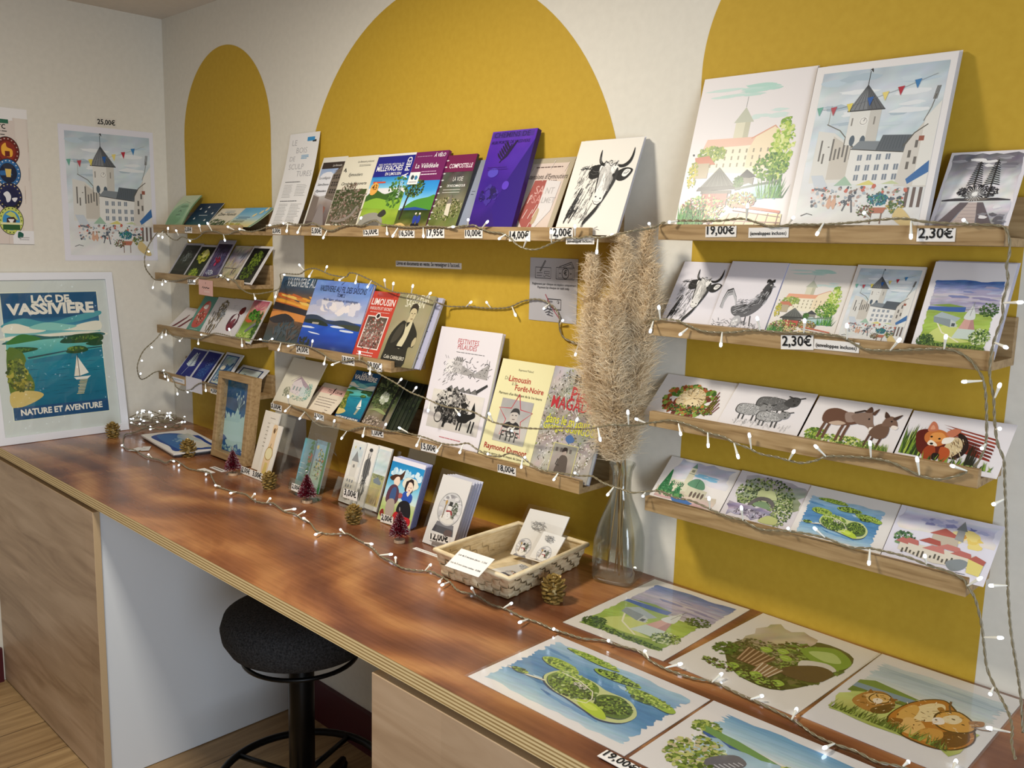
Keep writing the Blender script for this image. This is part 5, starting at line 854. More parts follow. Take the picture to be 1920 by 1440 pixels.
def a_fest(A):
    A.text('FESTIVITES', .50, .872, .34, 'b84448', .005, 0, 1.15, 0, True); A.text('PELAUDES', .50, .828, .31, 'b84448', .005, 0, 1.15, 0, True); A.lines('4a4a4a', .34, .80, (.800,), .006, .01)
    A.win(.14, .48, .95, .77); K = ['3a3a3a', '6a6a6a', '9a9a9a', '222222']
    A.poly('e8e4e2', .1, .5, .1, .85, .4, .95, .4, .5); A.poly('c4c0be', .25, .5, .25, .95, .42, .95, .42, .5); A.poly('a8a4a2', .42, .5, .42, .75, .7, .58, .95, .9, .95, .45)
    for i in range(100): A.line(A.r.choice(K), .008, (x := A.r.uniform(.05, .98)), (y := A.r.uniform(.42, .92)), x+A.r.uniform(-.05, .06), y+A.r.uniform(-.1, .12))
    for i in range(4): A.rect('3a3a3a', .28+.035*i, .86, .295+.035*i, .98)
    A.poly('3a3a3a', .70, .0, .98, .34, 1, .28, .8, 0)
    for i in range(5): A.poly('7a7876', .2+.12*i, .0, .3+.12*i, .14, .36+.12*i, .0); A.line('2c2c2c', .01, .2+.12*i, 0, .3+.12*i, .14, .34+.12*i, .02)
    for i in range(26): A.line('8a8886', .006, (x := A.r.uniform(0, .3)), (y := A.r.uniform(.1, .5)), x+.04, y+.06)
    A.win(.10, .15, .94, .47); A.wash(0, 0, 1, 1, ['c8c2ba', 'd4cec6', 'ddd8d0', 'e2dcd2'], 6, 6, 6); A.clump(190, .42, .66, .34, .22, .02, .05, ['3c3a38', '7c7874', 'a8a49e', '1f1e1c', 'd0cac2']); A.clump(60, .42, .42, .3, .12, .02, .05, ['1c1b1a', '2f2d2b', '5a5652'])
    A.smooth('1c1b1a', .58, .30, .62, .50, .80, .52, .86, .62, .90, .48, .80, .36, .74, .28); A.poly('1c1b1a', .80, .58, .84, .84, .88, .62)
    for x in (.34, .36, .62, .68, .84, .9): A.line('1c1b1a', .024, x, .36, x-.02, .06)
    A.blob('3a3836', .2, .30, .08, None, .02, 18); A.blob('c8c2ba', .2, .30, .065, None, .02, 18); A.blob('1c1b1a', .66, .72, .07, .03); A.blob('2c2a28', .66, .62, .04, .06); A.full(); A.lines('c87078', .36, .72, (.085,), .008, .02)
lc('book', 'book', 'tall white booklet with black engravings and small red title', 'M3', (828.5, 611.5), (943, 631), draw=a_fest, bg='e6e0e4', t=.010, n=12, pages='b8b0c0', group='local history books on the lowest middle ledge')
def a_noire(A):
    A.text('Raymond Palaud', .36, .90, .28, '4a4434', .005); A.text('Du', .14, .80, .08, '8a8468', .01); A.text('Limousin', .22, .79, .42, 'b03a30', .045); A.text('à la', .30, .755, .1, '8a8468', .01); A.text('Forêt-Noire', .38, .71, .54, 'b03a30', .045); A.text("Parcours d'un Résistant de la 1re heure", .10, .655, .82, '3c3828', .01)
    A.win(.20, .20, .80, .62); A.wash(0, 0, 1, 1, ['b8b4ac', 'c4c0ba', 'b0aeac', 'a8a6a6'], 5, 6, 6); st = []
    for i in range(10): a = math.pi/2+i*math.pi/5; r = .56 if i % 2 == 0 else .25; st += [.5+r*math.cos(a), .60+r*math.sin(a)*A.asp()]
    A.line('b8404a', .025, *st, st[0], st[1]); A.smooth('2c2a2c', .22, .34, .28, .44, .44, .50, .62, .50, .74, .42, .70, .34); A.smooth('c4bcb4', .40, .50, .38, .66, .48, .74, .60, .68, .60, .54, .52, .46); A.smooth('3a3838', .36, .68, .44, .80, .60, .80, .66, .68, .56, .72, .44, .71); A.line('4a4644', .02, .42, .64, .47, .645); A.line('4a4644', .02, .53, .65, .58, .65); A.line('6a5a54', .02, .46, .55, .54, .555)
    A.blob('5a5654', .5, .27, .14); A.blob('d8d4cc', .5, .27, .11); A.poly('5a5654', .46, .2, .54, .2, .54, .34, .46, .34); A.text('FTPF', .5, .045, .56, '3c3a38', .02, 0, 1.2, 0, True); A.full()
    A.text('Raymond Dumont', .08, .115, .82, 'a83028', .035); A.text('avec un aperçu dans le maquis du Limousin', .10, .065, .80, '4a4434', .005)
lc('book', 'book', 'pale yellow paperback with a red star round a portrait', 'M3', (943.7, 670.5), (1041, 693.5), draw=a_noire, bg='e6dfae', t=.009, n=11, pages='c8c090', group='local history books on the lowest middle ledge')
def a_memo(A):
    A.wash(0, 0, 1, 1, ['a09a92', 'b4aca4', '948e84', 'a8a49c', 'b4b2b4'], 8, 12, 20); A.clump(420, .5, .5, .56, .78, .012, .034, ['d8d4cc', '6f6a5c', '98907c', '4a4c34', '8f9a4c', 'c4beb4', '5a5648', 'ece8e2'], .5)
    for i in range(60): A.line(A.r.choice(['e2ded8', '7a746a', 'c4beb4']), .008, (x := A.r.random()), (y := A.r.random()), x+A.r.uniform(-.12, .12), y+A.r.uniform(-.08, .08))
    A.blob('4a6a9c', .56, .36, .08, .06); A.text('Mémoires', .40, .86, .72, '1c1a1a', .03); A.text('de', .58, .80, .07, '2a2626', .01); A.text('Pierre', .40, .70, .52, 'b83038', .05, 0, 1.3); A.text('MAGADOUX', .10, .615, 1.05, 'b83038', .03, 0, 1.3); A.text('dans le maquis de', .08, .475, .92, 'dcd83c', .02, 0, 1.3); A.text('Georges GUINGOUIN', .06, .415, .98, 'dcd83c', .02, 0, 1.3)
    A.rect('c8c088', .32, .03, .74, .31); A.win(.335, .038, .725, .302); A.wash(0, 0, 1, 1, ['8f857c', 'a49a90', '98948c'], 4, 5, 8)
    for i in range(4): A.rect('6a625c', .1+.2*i, .74, .2+.2*i, .88)
    A.smooth('5a5048', .26, .0, .28, .3, .36, .58, .5, .66, .68, .58, .74, .3, .72, .0); A.smooth('a8988c', .44, .66, .44, .80, .58, .82, .60, .68); A.smooth('3a302c', .40, .74, .44, .90, .60, .90, .62, .72, .56, .80); A.line('463e38', .05, .3, .5, .24, .3, .4, .28); A.full()
lc('book', 'book', 'paperback with a mottled stony cover and yellow lettering, beside the dried grasses', 'M3', (1042, 684.5), (1151, 711), draw=a_memo, bg='a8a29a', t=.012, n=11, pages='9a9aa8', group='local history books on the lowest middle ledge')
# --- right column
for i in range(2): lc('art_print', 'print', 'plain sheet behind the castle watercolour on the top right ledge', 'R1', (1325+i*2, 149), (1535+i*2, 124), n=2-i, bg='dcd8d6', group='plain sheets behind the castle watercolour')
lc('art_print', 'print', 'large watercolour of a hilltop castle above a garden pavilion', 'R1', (1322, 149), (1534, 125), draw=castle, bg='e8e3e3', n=3.5, m=LAMI)
for i in range(5): lc('art_print', 'print', 'sheet fanned out behind the large village watercolour on the top right ledge', 'R1', (1545+i*2, 126-i*.4), (1801.5+i*1.1, 97.5-i*.5), n=7.6-i*1.4, bg='dcd9da', group='sheets behind the large village watercolour')
lc('art_print', 'print', 'large watercolour of a village square with bunting on the top right ledge', 'R1', (1534, 127), (1799, 97), draw=village, bg='e9e5e3', n=9, m=LAMI)
lc('postcard', 'postcard', 'black and white postcard of pines on an islet, right end of its ledge', 'R1', (1785, 288), None, w=.105, draw=pines, bg='e8e4ea', n=6)
GR = 'portrait postcards on the second right ledge'
lc('postcard', 'postcard', "small ink drawing of a horned bull's head beside the rooster", 'R2', (1284, 494), (1374, 491.5), draw=lambda A: cow(A, True), bg='e2dee4', n=1, group=GR)
for i in range(2): lc('postcard', 'postcard', 'plain sheet slipping out behind the rooster postcard', 'R2', (1376+i*1.5, 491), (1481+i*2, 494.6), n=1.6-i*.7, bg='bcbcd8', group='plain sheets behind the rooster postcard')
lc('postcard', 'postcard', 'ink drawing of a rooster on a white postcard', 'R2', (1374, 491), (1479, 494), draw=rooster, bg='e2dee4', n=3, group=GR)
lc('postcard', 'postcard', 'small watercolour postcard of a castle above a garden pavilion', 'R2', (1481, 496), (1608, 499), draw=lambda A: castle(A, 0.0), bg='e9e3dc', n=1.5, group=GR)
lc('postcard', 'postcard', 'small watercolour postcard of a village square with bunting', 'R2', (1609, 499), (1738, 503.5), draw=village, bg='e8e2dc', n=2.5, t=.003, group=GR)
for i in range(3): lc('postcard', 'postcard', 'plain white card stacked behind the red windmill tower postcard', 'R2', (1758+i*1.6, 491-i*.6), (1911+i*1.6, 495-i*.6), n=5-i*1.5, bg='d2cfdc', group='plain cards behind the mill postcard')
lc('postcard', 'postcard', 'watercolour postcard of a red-topped round tower, right end of the second right ledge', 'R2', (1755, 492), (1908, 496), draw=mill, bg='e8e4e6', n=7, group=GR)
GS = 'animal postcards on the third right ledge'
lc('postcard', 'postcard', 'watercolour postcard of a hedgehog among leaves', 'R3', (1253, 702), (1386, 720), draw=hedgehog, bg='e9e4e2', n=1, group=GS)
lc('postcard', 'postcard', 'grey pencil postcard of a ewe with two lambs', 'R3', (1386, 719), (1534, 741), draw=sheep, bg='e8e4e6', n=2.5, group=GS)
lc('postcard', 'postcard', 'watercolour postcard of two brown donkeys in grass', 'R3', (1537, 743), (1711, 769), draw=donkeys, bg='e9e4e4', n=3.5, group=GS)
lc('postcard', 'postcard', 'watercolour postcard of a fox cub in front of its log', 'R3', (1714, 769), (1908, 800), draw=fox, bg='e8e4e8', n=4.5, group=GS)
GT = 'landscape postcards on the lowest right ledge'
lc('postcard', 'postcard', 'watercolour postcard of a domed station with a tall clock tower', 'R4', (1260, 857), (1390, 882.5), draw=cathedral, bg='e9e4e0', n=1, group=GT)
lc('postcard', 'postcard', 'watercolour postcard of a stone bridge over a stream', 'R4', (1391.5, 882), (1522, 911), draw=bridge, bg='d6d0d4', n=2, group=GT)
lc('postcard', 'postcard', 'small watercolour postcard of wooded islands in a blue lake', 'R4', (1521.5, 911), (1690, 947), draw=lambda A: island(A, .04, .08, .90, .86), bg='e6e2de', n=3, group=GT)
lc('postcard', 'postcard', 'watercolour postcard of a red-roofed church at sunset', 'R4', (1691, 946.5), (1884, 990), draw=church, bg='e4e2ee', n=4, group=GT)
# ================================================================== things on the left wall
def at4(BL, BR, TL, TR): return frame_from(BL, BR, TL, TR)
def on(M, u, v):                                                    # pixel -> local x, y on a placed plane
    n = M.col[2].to_3d(); o = M.translation; d = ray(u, v); p = CAM + d*((o-CAM).dot(n)/d.dot(n)); q = M.inverted() @ p; return q.x, q.y
def flat(name, cat, label, pts, draw=None, bg='efecea', t=.0006, m=None, group=None, parent=None, edge=None, seed=1, bend=None):
    M, w, h = at4(*pts); A = Art(w, h, bg, seed)
    if draw: draw(A)
    return put(name, A.mesh(name, m or PRINT, t, edge or bg, None, bend), M, label, cat, group, parent), M, w, h
def d_parc(A):
    A.rect('ddd2c8', 0, 0, 1, .93)
    for i in range(9): A.rect(A.r.choice(['d8cbc0', 'e2d8ce', 'd2c4b8', 'dccfc6']), .11*i, 0, .11*i+.105, .93)
    for i in range(40): A.line('c8b6a8', .004, (x := A.r.random()), (y := A.r.uniform(0, .8)), x+.004, y+.1)
    A.poly('efecea', 0, .80, .6, .80, .66, .89, .86, .91, .86, .93, 1, .93, 1, 1, 0, 1); A.poly('b4b6b4', .70, .94, .76, .94, .76, .985, .70, .985); A.rect('2c6a50', .68, .885, .82, .915)
    A.text('Parc', .62, .845, .17, '2a2826', .01); A.lines('5a5652', .4, .82, (.825, .80), .01, .1)
    for k, (y, c, d, e) in enumerate(((.685, '6a1c14', '8a2c1c', 'c8b0a4'), (.525, '2f6aa4', '14203c', 'dce0e4'), (.35, '1f2250', '1a1c44', 'c8b87c'), (.175, 'c8d06a', '3f90c8', '2c4a24'))):
        A.blob('1c1c1c', .79, y, .118, .145, 0, 30); A.blob(c, .79, y, .112, .138, 0, 30); A.blob(d, .79, y, .082, .10, 0, 26)
        for i in range(18): t = i*.349; A.line(e, .012, .79+.094*math.cos(t), y+.118*math.sin(t)*A.asp(), .79+.104*math.cos(t), y+.130*math.sin(t)*A.asp())
        if k == 0: A.smooth('f0b03c', .75, y-.03, .74, y+.03, .78, y+.06, .79, y+.03, .84, y+.01, .83, y-.04); A.rect('6a1c14', .77, y-.04, .815, y)
        if k == 1: A.poly('e0c068', .77, y-.03, .81, y-.03, .82, y+.03, .76, y+.03); A.blob('2c3040', .79, y+.05, .05, .03)
        if k == 2: A.smooth('e8e6ea', .73, y+.02, .77, y+.04, .80, y+.01, .79, y-.03, .76, y-.04, .75, y-.005); A.smooth('e8e6ea', .81, y-.01, .86, y-.005, .84, y-.035, .82, y-.03)
        if k == 3: A.rect('2c5a2c', .71, y-.07, .87, y-.02); A.blob('3a2420', .79, y, .05, .04); A.poly('f4f0ec', .76, y+.01, .82, y+.01, .79, y-.03); A.rect('e6e4b0', .69, y-.03, .89, y-.015)
    for k, y in enumerate((.35, .175)): A.blob('2a4a8c' if k == 0 else 'b8a4a0', .55, y, .09, .12, .0, 24)
    A.poly('eceaea', .80, 0, 1, 0, 1, .1, .84, .1, .80, .06); A.blob('1f5a4a', .87, .065, .03, .035, .2); A.lines('b4b0b0', .86, .96, (.045, .03), .01, .1)
a, b = LW(48, 206, .0012), LW(65, 458, .0012); c = (a.y+b.y)/2
flat('poster', 'poster', 'poster with a column of round badges on pale planks, cut by the left edge', [Vector((.0012, c-.30, b.z)), Vector((.0012, c, b.z)), Vector((.0012, c-.30, a.z)), Vector((.0012, c, a.z))], d_parc, bend=lambda v, u: .003+.002*math.sin(4*v))
flat('art_print', 'print', 'watercolour of a village square with bunting taped to the left wall', [LW(118, 487, .0012), LW(300, 490, .0012), LW(111, 233, .0012), LW(281, 247, .0012)], village, bg='e4e2ea')
flat('price_label', 'label', 'price label reading 25,00€ above the print on the left wall', [LW(180, 236, .001), LW(219, 240, .001), LW(180, 219, .001), LW(219, 223, .001)], lambda A: A.text('25,00€', .5, .25, .86, '161616', .06, 0, 1.1, 0, True), bg='dcd6ca')
def bars(name, M, w, h, b, z0, z1, m, parent, bev=.0012):
    mb = MB(); n = 0
    o = [(0, 0), (w, 0), (w, h), (0, h)]; i = [(b, b), (w-b, b), (w-b, h-b), (b, h-b)]
    for z in (z0, z1): mb.v += [(x, y, z) for x, y in o] + [(x, y, z) for x, y in i]
    for k in range(4):
        q = (k+1) % 4
        mb.face((8+k, 8+q, 12+q, 12+k)); mb.face((k, 4+k, 4+q, q)); mb.face((k, q, 8+q, 8+k)); mb.face((4+k, 12+k, 12+q, 4+q))
    return mb.obj(name, m, parent, False, bev, M)
PFX = .108
M, w, h = at4(Vector((PFX, -.612, HC+.001)), Vector((PFX, -.211, HC+.001)), Vector((.022, -.612, 1.325)), Vector((.022, -.211, 1.325)))
t = thing('framed_poster', 'white-framed travel poster of a lake, leaning against the left wall', 'picture', (.07, -.41, HC))
bars('frame', M, w, h, .024, -.016, 0, M_FRAMEW, t)
MB().box(.02, w-.02, .02, h-.02, -.0145, -.0125).obj('backing', M_FRAMEW, t, world=M)
q = [on(M, *p) for p in ((28, 789), (206, 769), (182, 547), (2, 549))]
x0, x1 = (q[0][0]+q[3][0])/2, (q[1][0]+q[2][0])/2; y0, y1 = (q[0][1]+q[1][1])/2, (q[2][1]+q[3][1])/2
A = Art(w-.044, h-.044, 'd6dcd8', 5); fx = lambda x: (x-.022)/A.w; fy = lambda y: (y-.022)/A.h
A.rect('e4ead8', fx(x0-.003), fy(y0-.003), fx(x1+.003), fy(y1+.003)); vassiviere(A, fx(x0), fy(y0), fx(x1), fy(y1))
put('poster_print', A.mesh('poster_print', PRINT, .0008), M @ Matrix.Translation((.022, .022, -.0075)), parent=t)
MB().poly([(.021, .021, -.004), (w-.021, .021, -.004), (w-.021, h-.021, -.004), (.021, h-.021, -.004)]).obj('glass', M_PANE, t, world=M)
# ================================================================== labels on the ledges and the back wall
def lab(text, where, u0, v0, u1, v1, s=0.0, y=-.1112, bg='e8e4de', name='price_label', cat='label', draw=None, label=None, s2=None, c='181818'):
    s2 = s if s2 is None else s2
    if draw is None: draw = lambda A: A.text(text, .5, .27, .90, c, .05, 0, 1.05, 0, True)
    return flat(name, cat, label or ('white price label reading %s, %s' % (text, where)), [W(u0, v1, y), W(u1, v1+s2, y), W(u0, v0, y), W(u1, v0+s, y)], draw, bg, .0006)
lab('2,00€', 'below the leaflets on the top left ledge', 346.7, 425, 360, 436.5, .5)
lab('2,00€', 'at the left end of the middle top ledge', 510.8, 428, 526.4, 438.5, 1)
lab('5,00€', 'below the street photo booklet', 584, 426, 603, 441, 1)
lab('15,00€', 'below the hiking guide', 681, 431, 709.6, 443, -1.5)
lab('16,50€', 'below the purple cycling guide', 748, 432, 777, 446, 0)
lab('17,95€', 'below the spiral guide', 799, 430, 833, 447, -1)
lab('10,00€', 'below the grey-blue booklet', 871, 431, 904.5, 446.7)
lab('14,00€', 'below the violet case', 954, 433, 994, 452.5)
lab('12,00€', 'below the large bull drawing', 1030, 427, 1074, 448, .5)
ENV = '(enveloppes incluses)'
lab(ENV, '', 1061, 445.5, 1114, 458, 0, y=-.1125, name='notice_label', label='small paper label about envelopes under the large bull drawing')
lab('3,50€', 'below the bookmarks on the second left ledge', 352, 523.6, 366, 533, 1)
lab('', '', 373, 523, 399, 552, 4, y=-.1120, bg='dcaea4', name='name_card', label='small pink card with black handwriting hanging from the second left ledge', draw=lambda A: (A.line('2a2020', .03, .25, .46, .32, .56, .36, .44, .44, .54, .5, .46, .58, .54, .66, .47, .76, .52), A.line('3a2c2c', .02, .5, .74, .5, .86), A.lines('e8d0c8', .4, .8, (.26, .2), .02, .1)))
lab('', '', 321.5, 703, 348.5, 716, 8, bg='b8966a', name='notice_label', label='brown-edged paper label at the left end of the lowest left ledge', draw=lambda A: (A.rect('e6e4e6', .08, .2, .92, .84), A.lines('8aa0c0', .2, .8, (.5,), .03, .1)))
lab('', '', 349, 705, 379, 731, 7, y=-.1122, bg='dcd8e0', name='notice_paper', label='plain white paper hanging from the lowest left ledge', s2=9)
lab('4,00€', 'on the lowest left ledge beside the oak frame', 395, 727.5, 410, 737, 4)
lab('24,00€', 'below the lake picture books', 555.6, 648.5, 579, 662, 3)
lab('18,00€', 'below the red paperback', 641, 666, 664.5, 682, 4.5)
lab('19,00€', 'below the sepia paperback', 689, 677, 716, 693, 5)
lab('3,00€', 'at the left end of the lowest middle ledge', 508, 755, 528, 766.5, 6)
lab('2,50€', 'below the card with a pink band', 589, 773, 607, 784, 6)
lab('1,00€', 'below the teal lake postcard', 696.6, 806, 719, 817, 4)
lab('15,00€', 'below the white booklet with engravings', 789, 829.5, 819, 844.5, 7)
lab('18,00€', 'below the yellow paperback', 933, 870, 967, 885, 8)
lab('19,00€', 'below the large castle watercolour', 1322.5, 424.5, 1380, 445, -1)
lab(ENV, '', 1403, 427, 1478, 446, -1, name='notice_label', label='small paper label about envelopes on the top right ledge')
lab('2,30€', 'below the pines postcard', 1718, 428, 1790, 453, 0)
lab('2,30€', 'below the small castle postcard', 1464, 628, 1525, 655, 1)
lab(ENV, '', 1525.5, 635, 1610, 654, 8, name='notice_label', label='small paper label about envelopes on the second right ledge')
lab("Livres et documents en vente. Se renseigner à l'accueil.", '', 742, 488.7, 865, 499.7, 5, y=-.0012, name='notice_strip', label='thin white text strip on the middle arch under the top ledge', draw=lambda A: A.text("Livres et documents en vente. Se renseigner à l'accueil.", .5, .32, .96, '1a1a1a', .05, 0, 1.2, 0, True))
def d_pay(A):
    K = '26242a'
    def box(x0, y0, x1, y1, wd=.010): A.line(K, wd, x0, y0, x1, y0, x1, y1, x0, y1, x0, y0-.002)
    box(.12, .68, .45, .85); A.line(K, .03, .22, .79, .33, .96); A.line('8a8688', .012, .225, .80, .325, .95); A.line(K, .008, .15, .76, .27, .765); A.line(K, .008, .15, .72, .26, .72); box(.31, .755, .42, .79, .008); A.line(K, .008, .29, .72, .32, .70, .34, .73, .43, .71)
    box(.56, .68, .93, .86); A.line(K, .012, .62, .87, .87, .95, .92, .86); A.line(K, .010, .70, .87, .86, .92, .89, .87); A.blob(K, .75, .77, .075, .09, 0, 20); A.blob('b0aeb2', .75, .77, .063, .078, 0, 20); A.text('€', .75, .745, .07, K, .06, 0, 1, 0, True); A.blob(K, .64, .77, .012); A.blob(K, .86, .77, .012); box(.60, .70, .90, .84, .006)
    A.text('Règlement par chèque ou espèce uniquement', .06, .575, .92, '3a383c', .02); A.text('Payment by cheque or cash only', .18, .52, .66, '3a383c', .02)
    box(.40, .20, .68, .36, .012); A.rect('77757a', .44, .31, .5, .335); A.blob(K, .62, .32, .022); A.blob('b0aeb2', .62, .32, .014); A.line('a03c48', .014, .35, .43, .42, .33, .56, .16, .66, .06)
    for i in range(4): A.line(K, .010, .30+.03*i, .20-.03*i, .42, .26-.05*i, .52, .21-.04*i)
flat('payment_sign', 'sign', 'grey laminated payment sign with cheque and banknote symbols on the middle arch', [W(990.6, 599, -.0015), W(1081, 608, -.0015), W(994, 482.5, -.0015), W(1082, 486, -.0015)], d_pay, bg='b2b0b4', m=LAMI)
# ================================================================== things standing on the worktop
def stand(BL, BR, TL, TR, dy, lift=.0006, off=0.0):
    a, b = T(*BL), T(*BR); z = Vector((0, 0, lift)); y = (a.y+b.y)/2; a.y = b.y = y+off
    a = a+z; b = b+z; c = W(*TL, y+off+dy); d = W(*TR, y+off+dy); m = (c.z+d.z)/2; c.z = d.z = m; return a, b, c, d
def card(name, cat, label, BL, BR, TL, TR, dy=.05, draw=None, bg='efece8', t=.0012, m=None, group=None, off=0.0, seed=1, edge=None, bend=None, lift=.0016):
    return flat(name, cat, label, stand(BL, BR, TL, TR, dy, lift+t*.35, off), draw, bg, t, m, group, None, edge, seed, bend)
def acrylic(label, BL, BR, TL, TR, dy, off=.004, pocket=0.0, depth=.022, gap=.0):
    M, w, h = at4(*stand(BL, BR, TL, TR, dy, .0016, off)); o = M.translation
    t = thing('card_stand', label, 'stand', (o.x+w/2, o.y, HC), 'clear acrylic card stands on the worktop')
    MB().box(0, w, 0, h, -.002, 0).obj('back_panel', M_ACRYL, t, world=M)
    if pocket:
        MB().box(o.x, o.x+w, o.y-depth, o.y+.001, HC+.0002, HC+.0010).obj('tray', M_ACRYL, t)
        MB().box(0, w, 0, pocket, depth-.002, depth).obj('front_lip', M_ACRYL, t, world=M)
        MB().box(-.0022, -.0002, .002, pocket, .0005, depth-.0005).obj('side_panel', M_ACRYL, t, world=M)
    top = M @ Vector((w*.5, h*.8, -.003)); foot = Vector((top.x, min(top.y+.035, -.02), HC+.001)); ww = w*.35
    MB().poly([(top.x-ww, top.y, top.z), (top.x+ww, top.y, top.z), (foot.x+ww, foot.y, foot.z), (foot.x-ww, foot.y, foot.z)]).obj('easel', M_ACRYL, t)
    return t
# framed cyanotype
M, w, h = at4(*stand((390, 857), (460, 877), (425, 699), (493, 713), .035, .001))
t = thing('framed_cyanotype', 'deep oak frame holding a blue cyanotype of pale leaves, standing on the worktop', 'picture', (M.translation.x+w/2, M.translation.y, HC))
M = M @ Matrix.Translation((0, .004, 0))
bars('frame', M, w, h-.004, .020, -.032, 0, M_OAK, t)
def d_leafy(A):
    A.wash(0, 0, 1, 1, ['1c5a98', '1f5690', '22588c', '1c4c80', '2a6494'], 5, 12, 12); A.line('9cc4d0', .012, .52, .02, .52, .5, .50, .86)
    def leaf(x, y, s, r):                                           # a ragged lobed leaf
        for k in range(5):
            a = r+(k-2)*.55; l = s*(1-.16*abs(k-2)); cx, cy = x+.5*l*math.sin(a), y+.5*l*math.cos(a)*A.asp(); A.blob('b4d8d8', cx, cy, l*.27, l*.55, .30, 16, -a)
    for q_ in ((.24, .24, .44, -.35), (.46, .30, .40, .1), (.62, .14, .52, .45), (.78, .30, .44, .55), (.36, .10, .34, -.2), (.84, .16, .30, .9)): leaf(*q_)
    for x, y in ((.42, .74), (.46, .78), (.56, .76), (.62, .80), (.38, .8), (.66, .72)): A.line('9cc4d0', .008, .50, .62, x, y); A.blob('d0e4e4', x, y, .018, .03, .3)
    A.clump(30, .3, .06, .3, .05, .02, .05, ['88b8c4', 'b8d8d6', '2f6a9c'])
A = Art(w-.036, h-.04, '1f5690', 4); d_leafy(A); put('cyanotype', A.mesh('cyanotype', PRINT, .001), M @ Matrix.Translation((.018, .018, -.024)), parent=t)
MB().poly([(.018, .018, -.007), (w-.018, .018, -.007), (w-.018, h-.022, -.007), (.018, h-.022, -.007)]).obj('glass', M_PANE, t, world=M)
# flat cyanotype prints
def quad_px(z, *px): return [T(u, v, HC+z) for u, v in px]
def sheets(name, cat, label, px, z, draw, bg, n=1, group=None, m=None, t=.0008, seed=1, sleeve=False, order=(3, 2, 0, 1)):
    p = quad_px(z, *px); M, w, h = at4(*[p[i] for i in order]); A = Art(w, h, bg, seed)
    if draw: draw(A)
    o = put(name, A.mesh(name, m or PRINT, t), M, label, cat, group)
    if sleeve: MB().poly([(-.004, -.004, .0014), (w+.004, -.004, .0014), (w+.004, h+.012, .0014), (-.004, h+.012, .0014)]).obj('sleeve', M_SLEEVE, o, world=M)
    return o
for i in range(3): sheets('cyanotype_print', 'print', 'plain thick sheet under the cyanotype lying on the worktop', [(345+i, 798+i*.8), (401-i, 831-i), (329+i, 853-i), (262+i, 817+i)], .0045+.004*i, None, 'dcd8d4', group='sheets under the flat cyanotype', t=.0036)
def d_wave(A): A.smooth('16408c', .08, .52, .3, .86, .36, .94, .70, .90, .97, .92, .95, .5, .90, .10, .66, .14, .4, .10, .14, .12); A.win(.17, .2, .9, .84); A.wash(.02, .02, 1, 1, ['2f6aa8', '3f78b0', 'b4c4c8', 'd0cec4'], 6, 8, 18, .03); A.smooth('2f66a4', .0, .0, .0, .6, .2, .5, .5, .34, .9, .2, 1, 0); A.smooth('d4d2c8', .5, .75, .9, .9, 1, .6, .8, .45, .6, .5); A.clump(20, .6, .4, .3, .1, .03, .06, ['8fb0c4', '3f78b0']); A.full()
sheets('cyanotype_print', 'print', 'blue cyanotype lying flat on the worktop behind a pine cone', [(345, 797), (402, 830), (329, 851), (261, 815)], .0165, d_wave, 'e4e0da', t=.0036)
# bookmarks in stands
def tagon(label, text, y, TL, TR, BL, BR, extra=None):                # small price card propped against what stands behind it
    return flat('price_label', 'label', label, (W(*BL, y-.003), W(*BR, y-.003), W(*TL, y), W(*TR, y)), lambda A: (A.text(text, .5, .32, .86, '181818', .05, 0, 1.05, 0, True), extra(A) if extra else None), 'ece8e2', .0008)
def base_y(a, b, off=0.0): return (T(*a).y+T(*b).y)/2+off
def d_script(A): A.lines('4a443c', .45, .8, (.89,), .016, .3); [A.lines('6a645a', .36, .78, (.80-.065*i,), .016, .4) for i in range(7)]
def d_watch(A):
    A.smooth('e6c8a0', .3, .02, .2, .3, .3, .5, .36, .7, .34, .98, .66, .98, .7, .7, .74, .4, .66, .02); A.line('8a5a34', .05, .46, 1.9, .44, 1.3, .5, 1.12); A.blob('6a4a2c', .48, .88, .06, .12); A.blob('b89a5c', .5, .42, .3, None, .03, 18); A.blob('e8dcae', .5, .42, .25, None, .03, 18); A.line('4a3a24', .03, .42, .9, .5, .82, .64, .94); A.poly('d8c070', .36, .0, .64, .0, .6, .24, .4, .24); A.line('5a4a30', .03, .5, .56, .5, .62)
acrylic('clear acrylic stand behind the tall cream bookmarks', (470, 884), (527, 899), (499, 771), (543, 781), .05, .010)
card('bookmark', 'bookmark', 'tall cream bookmark with small handwritten lines', (469, 880), (500, 889), (495, 769), (523, 774), .05, d_script, 'e6dfd2', .004)
card('bookmark', 'bookmark', 'narrow bookmark with a drawn wristwatch', (491, 886), (517, 893), (512, 797), (538, 800.5), .045, d_watch, 'e9e2d6', .003, off=-.018)
card('price_label', 'label', 'folded price strip reading 2,00€ 3,00€ on the worktop', (451.6, 887), (490, 904), (454.6, 875), (494, 888), .004, lambda A: (A.text('2,00€', .06, .26, .36, '181818', .05, 0, 1.05), A.text('3,00€', .56, .26, .38, '181818', .05, 0, 1.05)), 'ece8e0', .0008)
acrylic('clear acrylic stand holding the green and red bookmarks', (541, 922), (604, 938), (584, 783), (634, 791), .058, .008, .03)
def d_bkA(A): A.wash(0, 0, 1, 1, ['7fa8a0', '6f9fb0', '7fb4cc', '5f9aa4'], 4, 10, 10); [A.tri('2f7a3c', .85, .04+.11*i, .5, .12) for i in range(9)]; A.clump(14, .9, .62, .2, .3, .08, .16, ['b03a34', '3f8a44', 'c05a44']); A.lines('e0ecec', .1, .5, (.3, .4, .5), .03, .2)
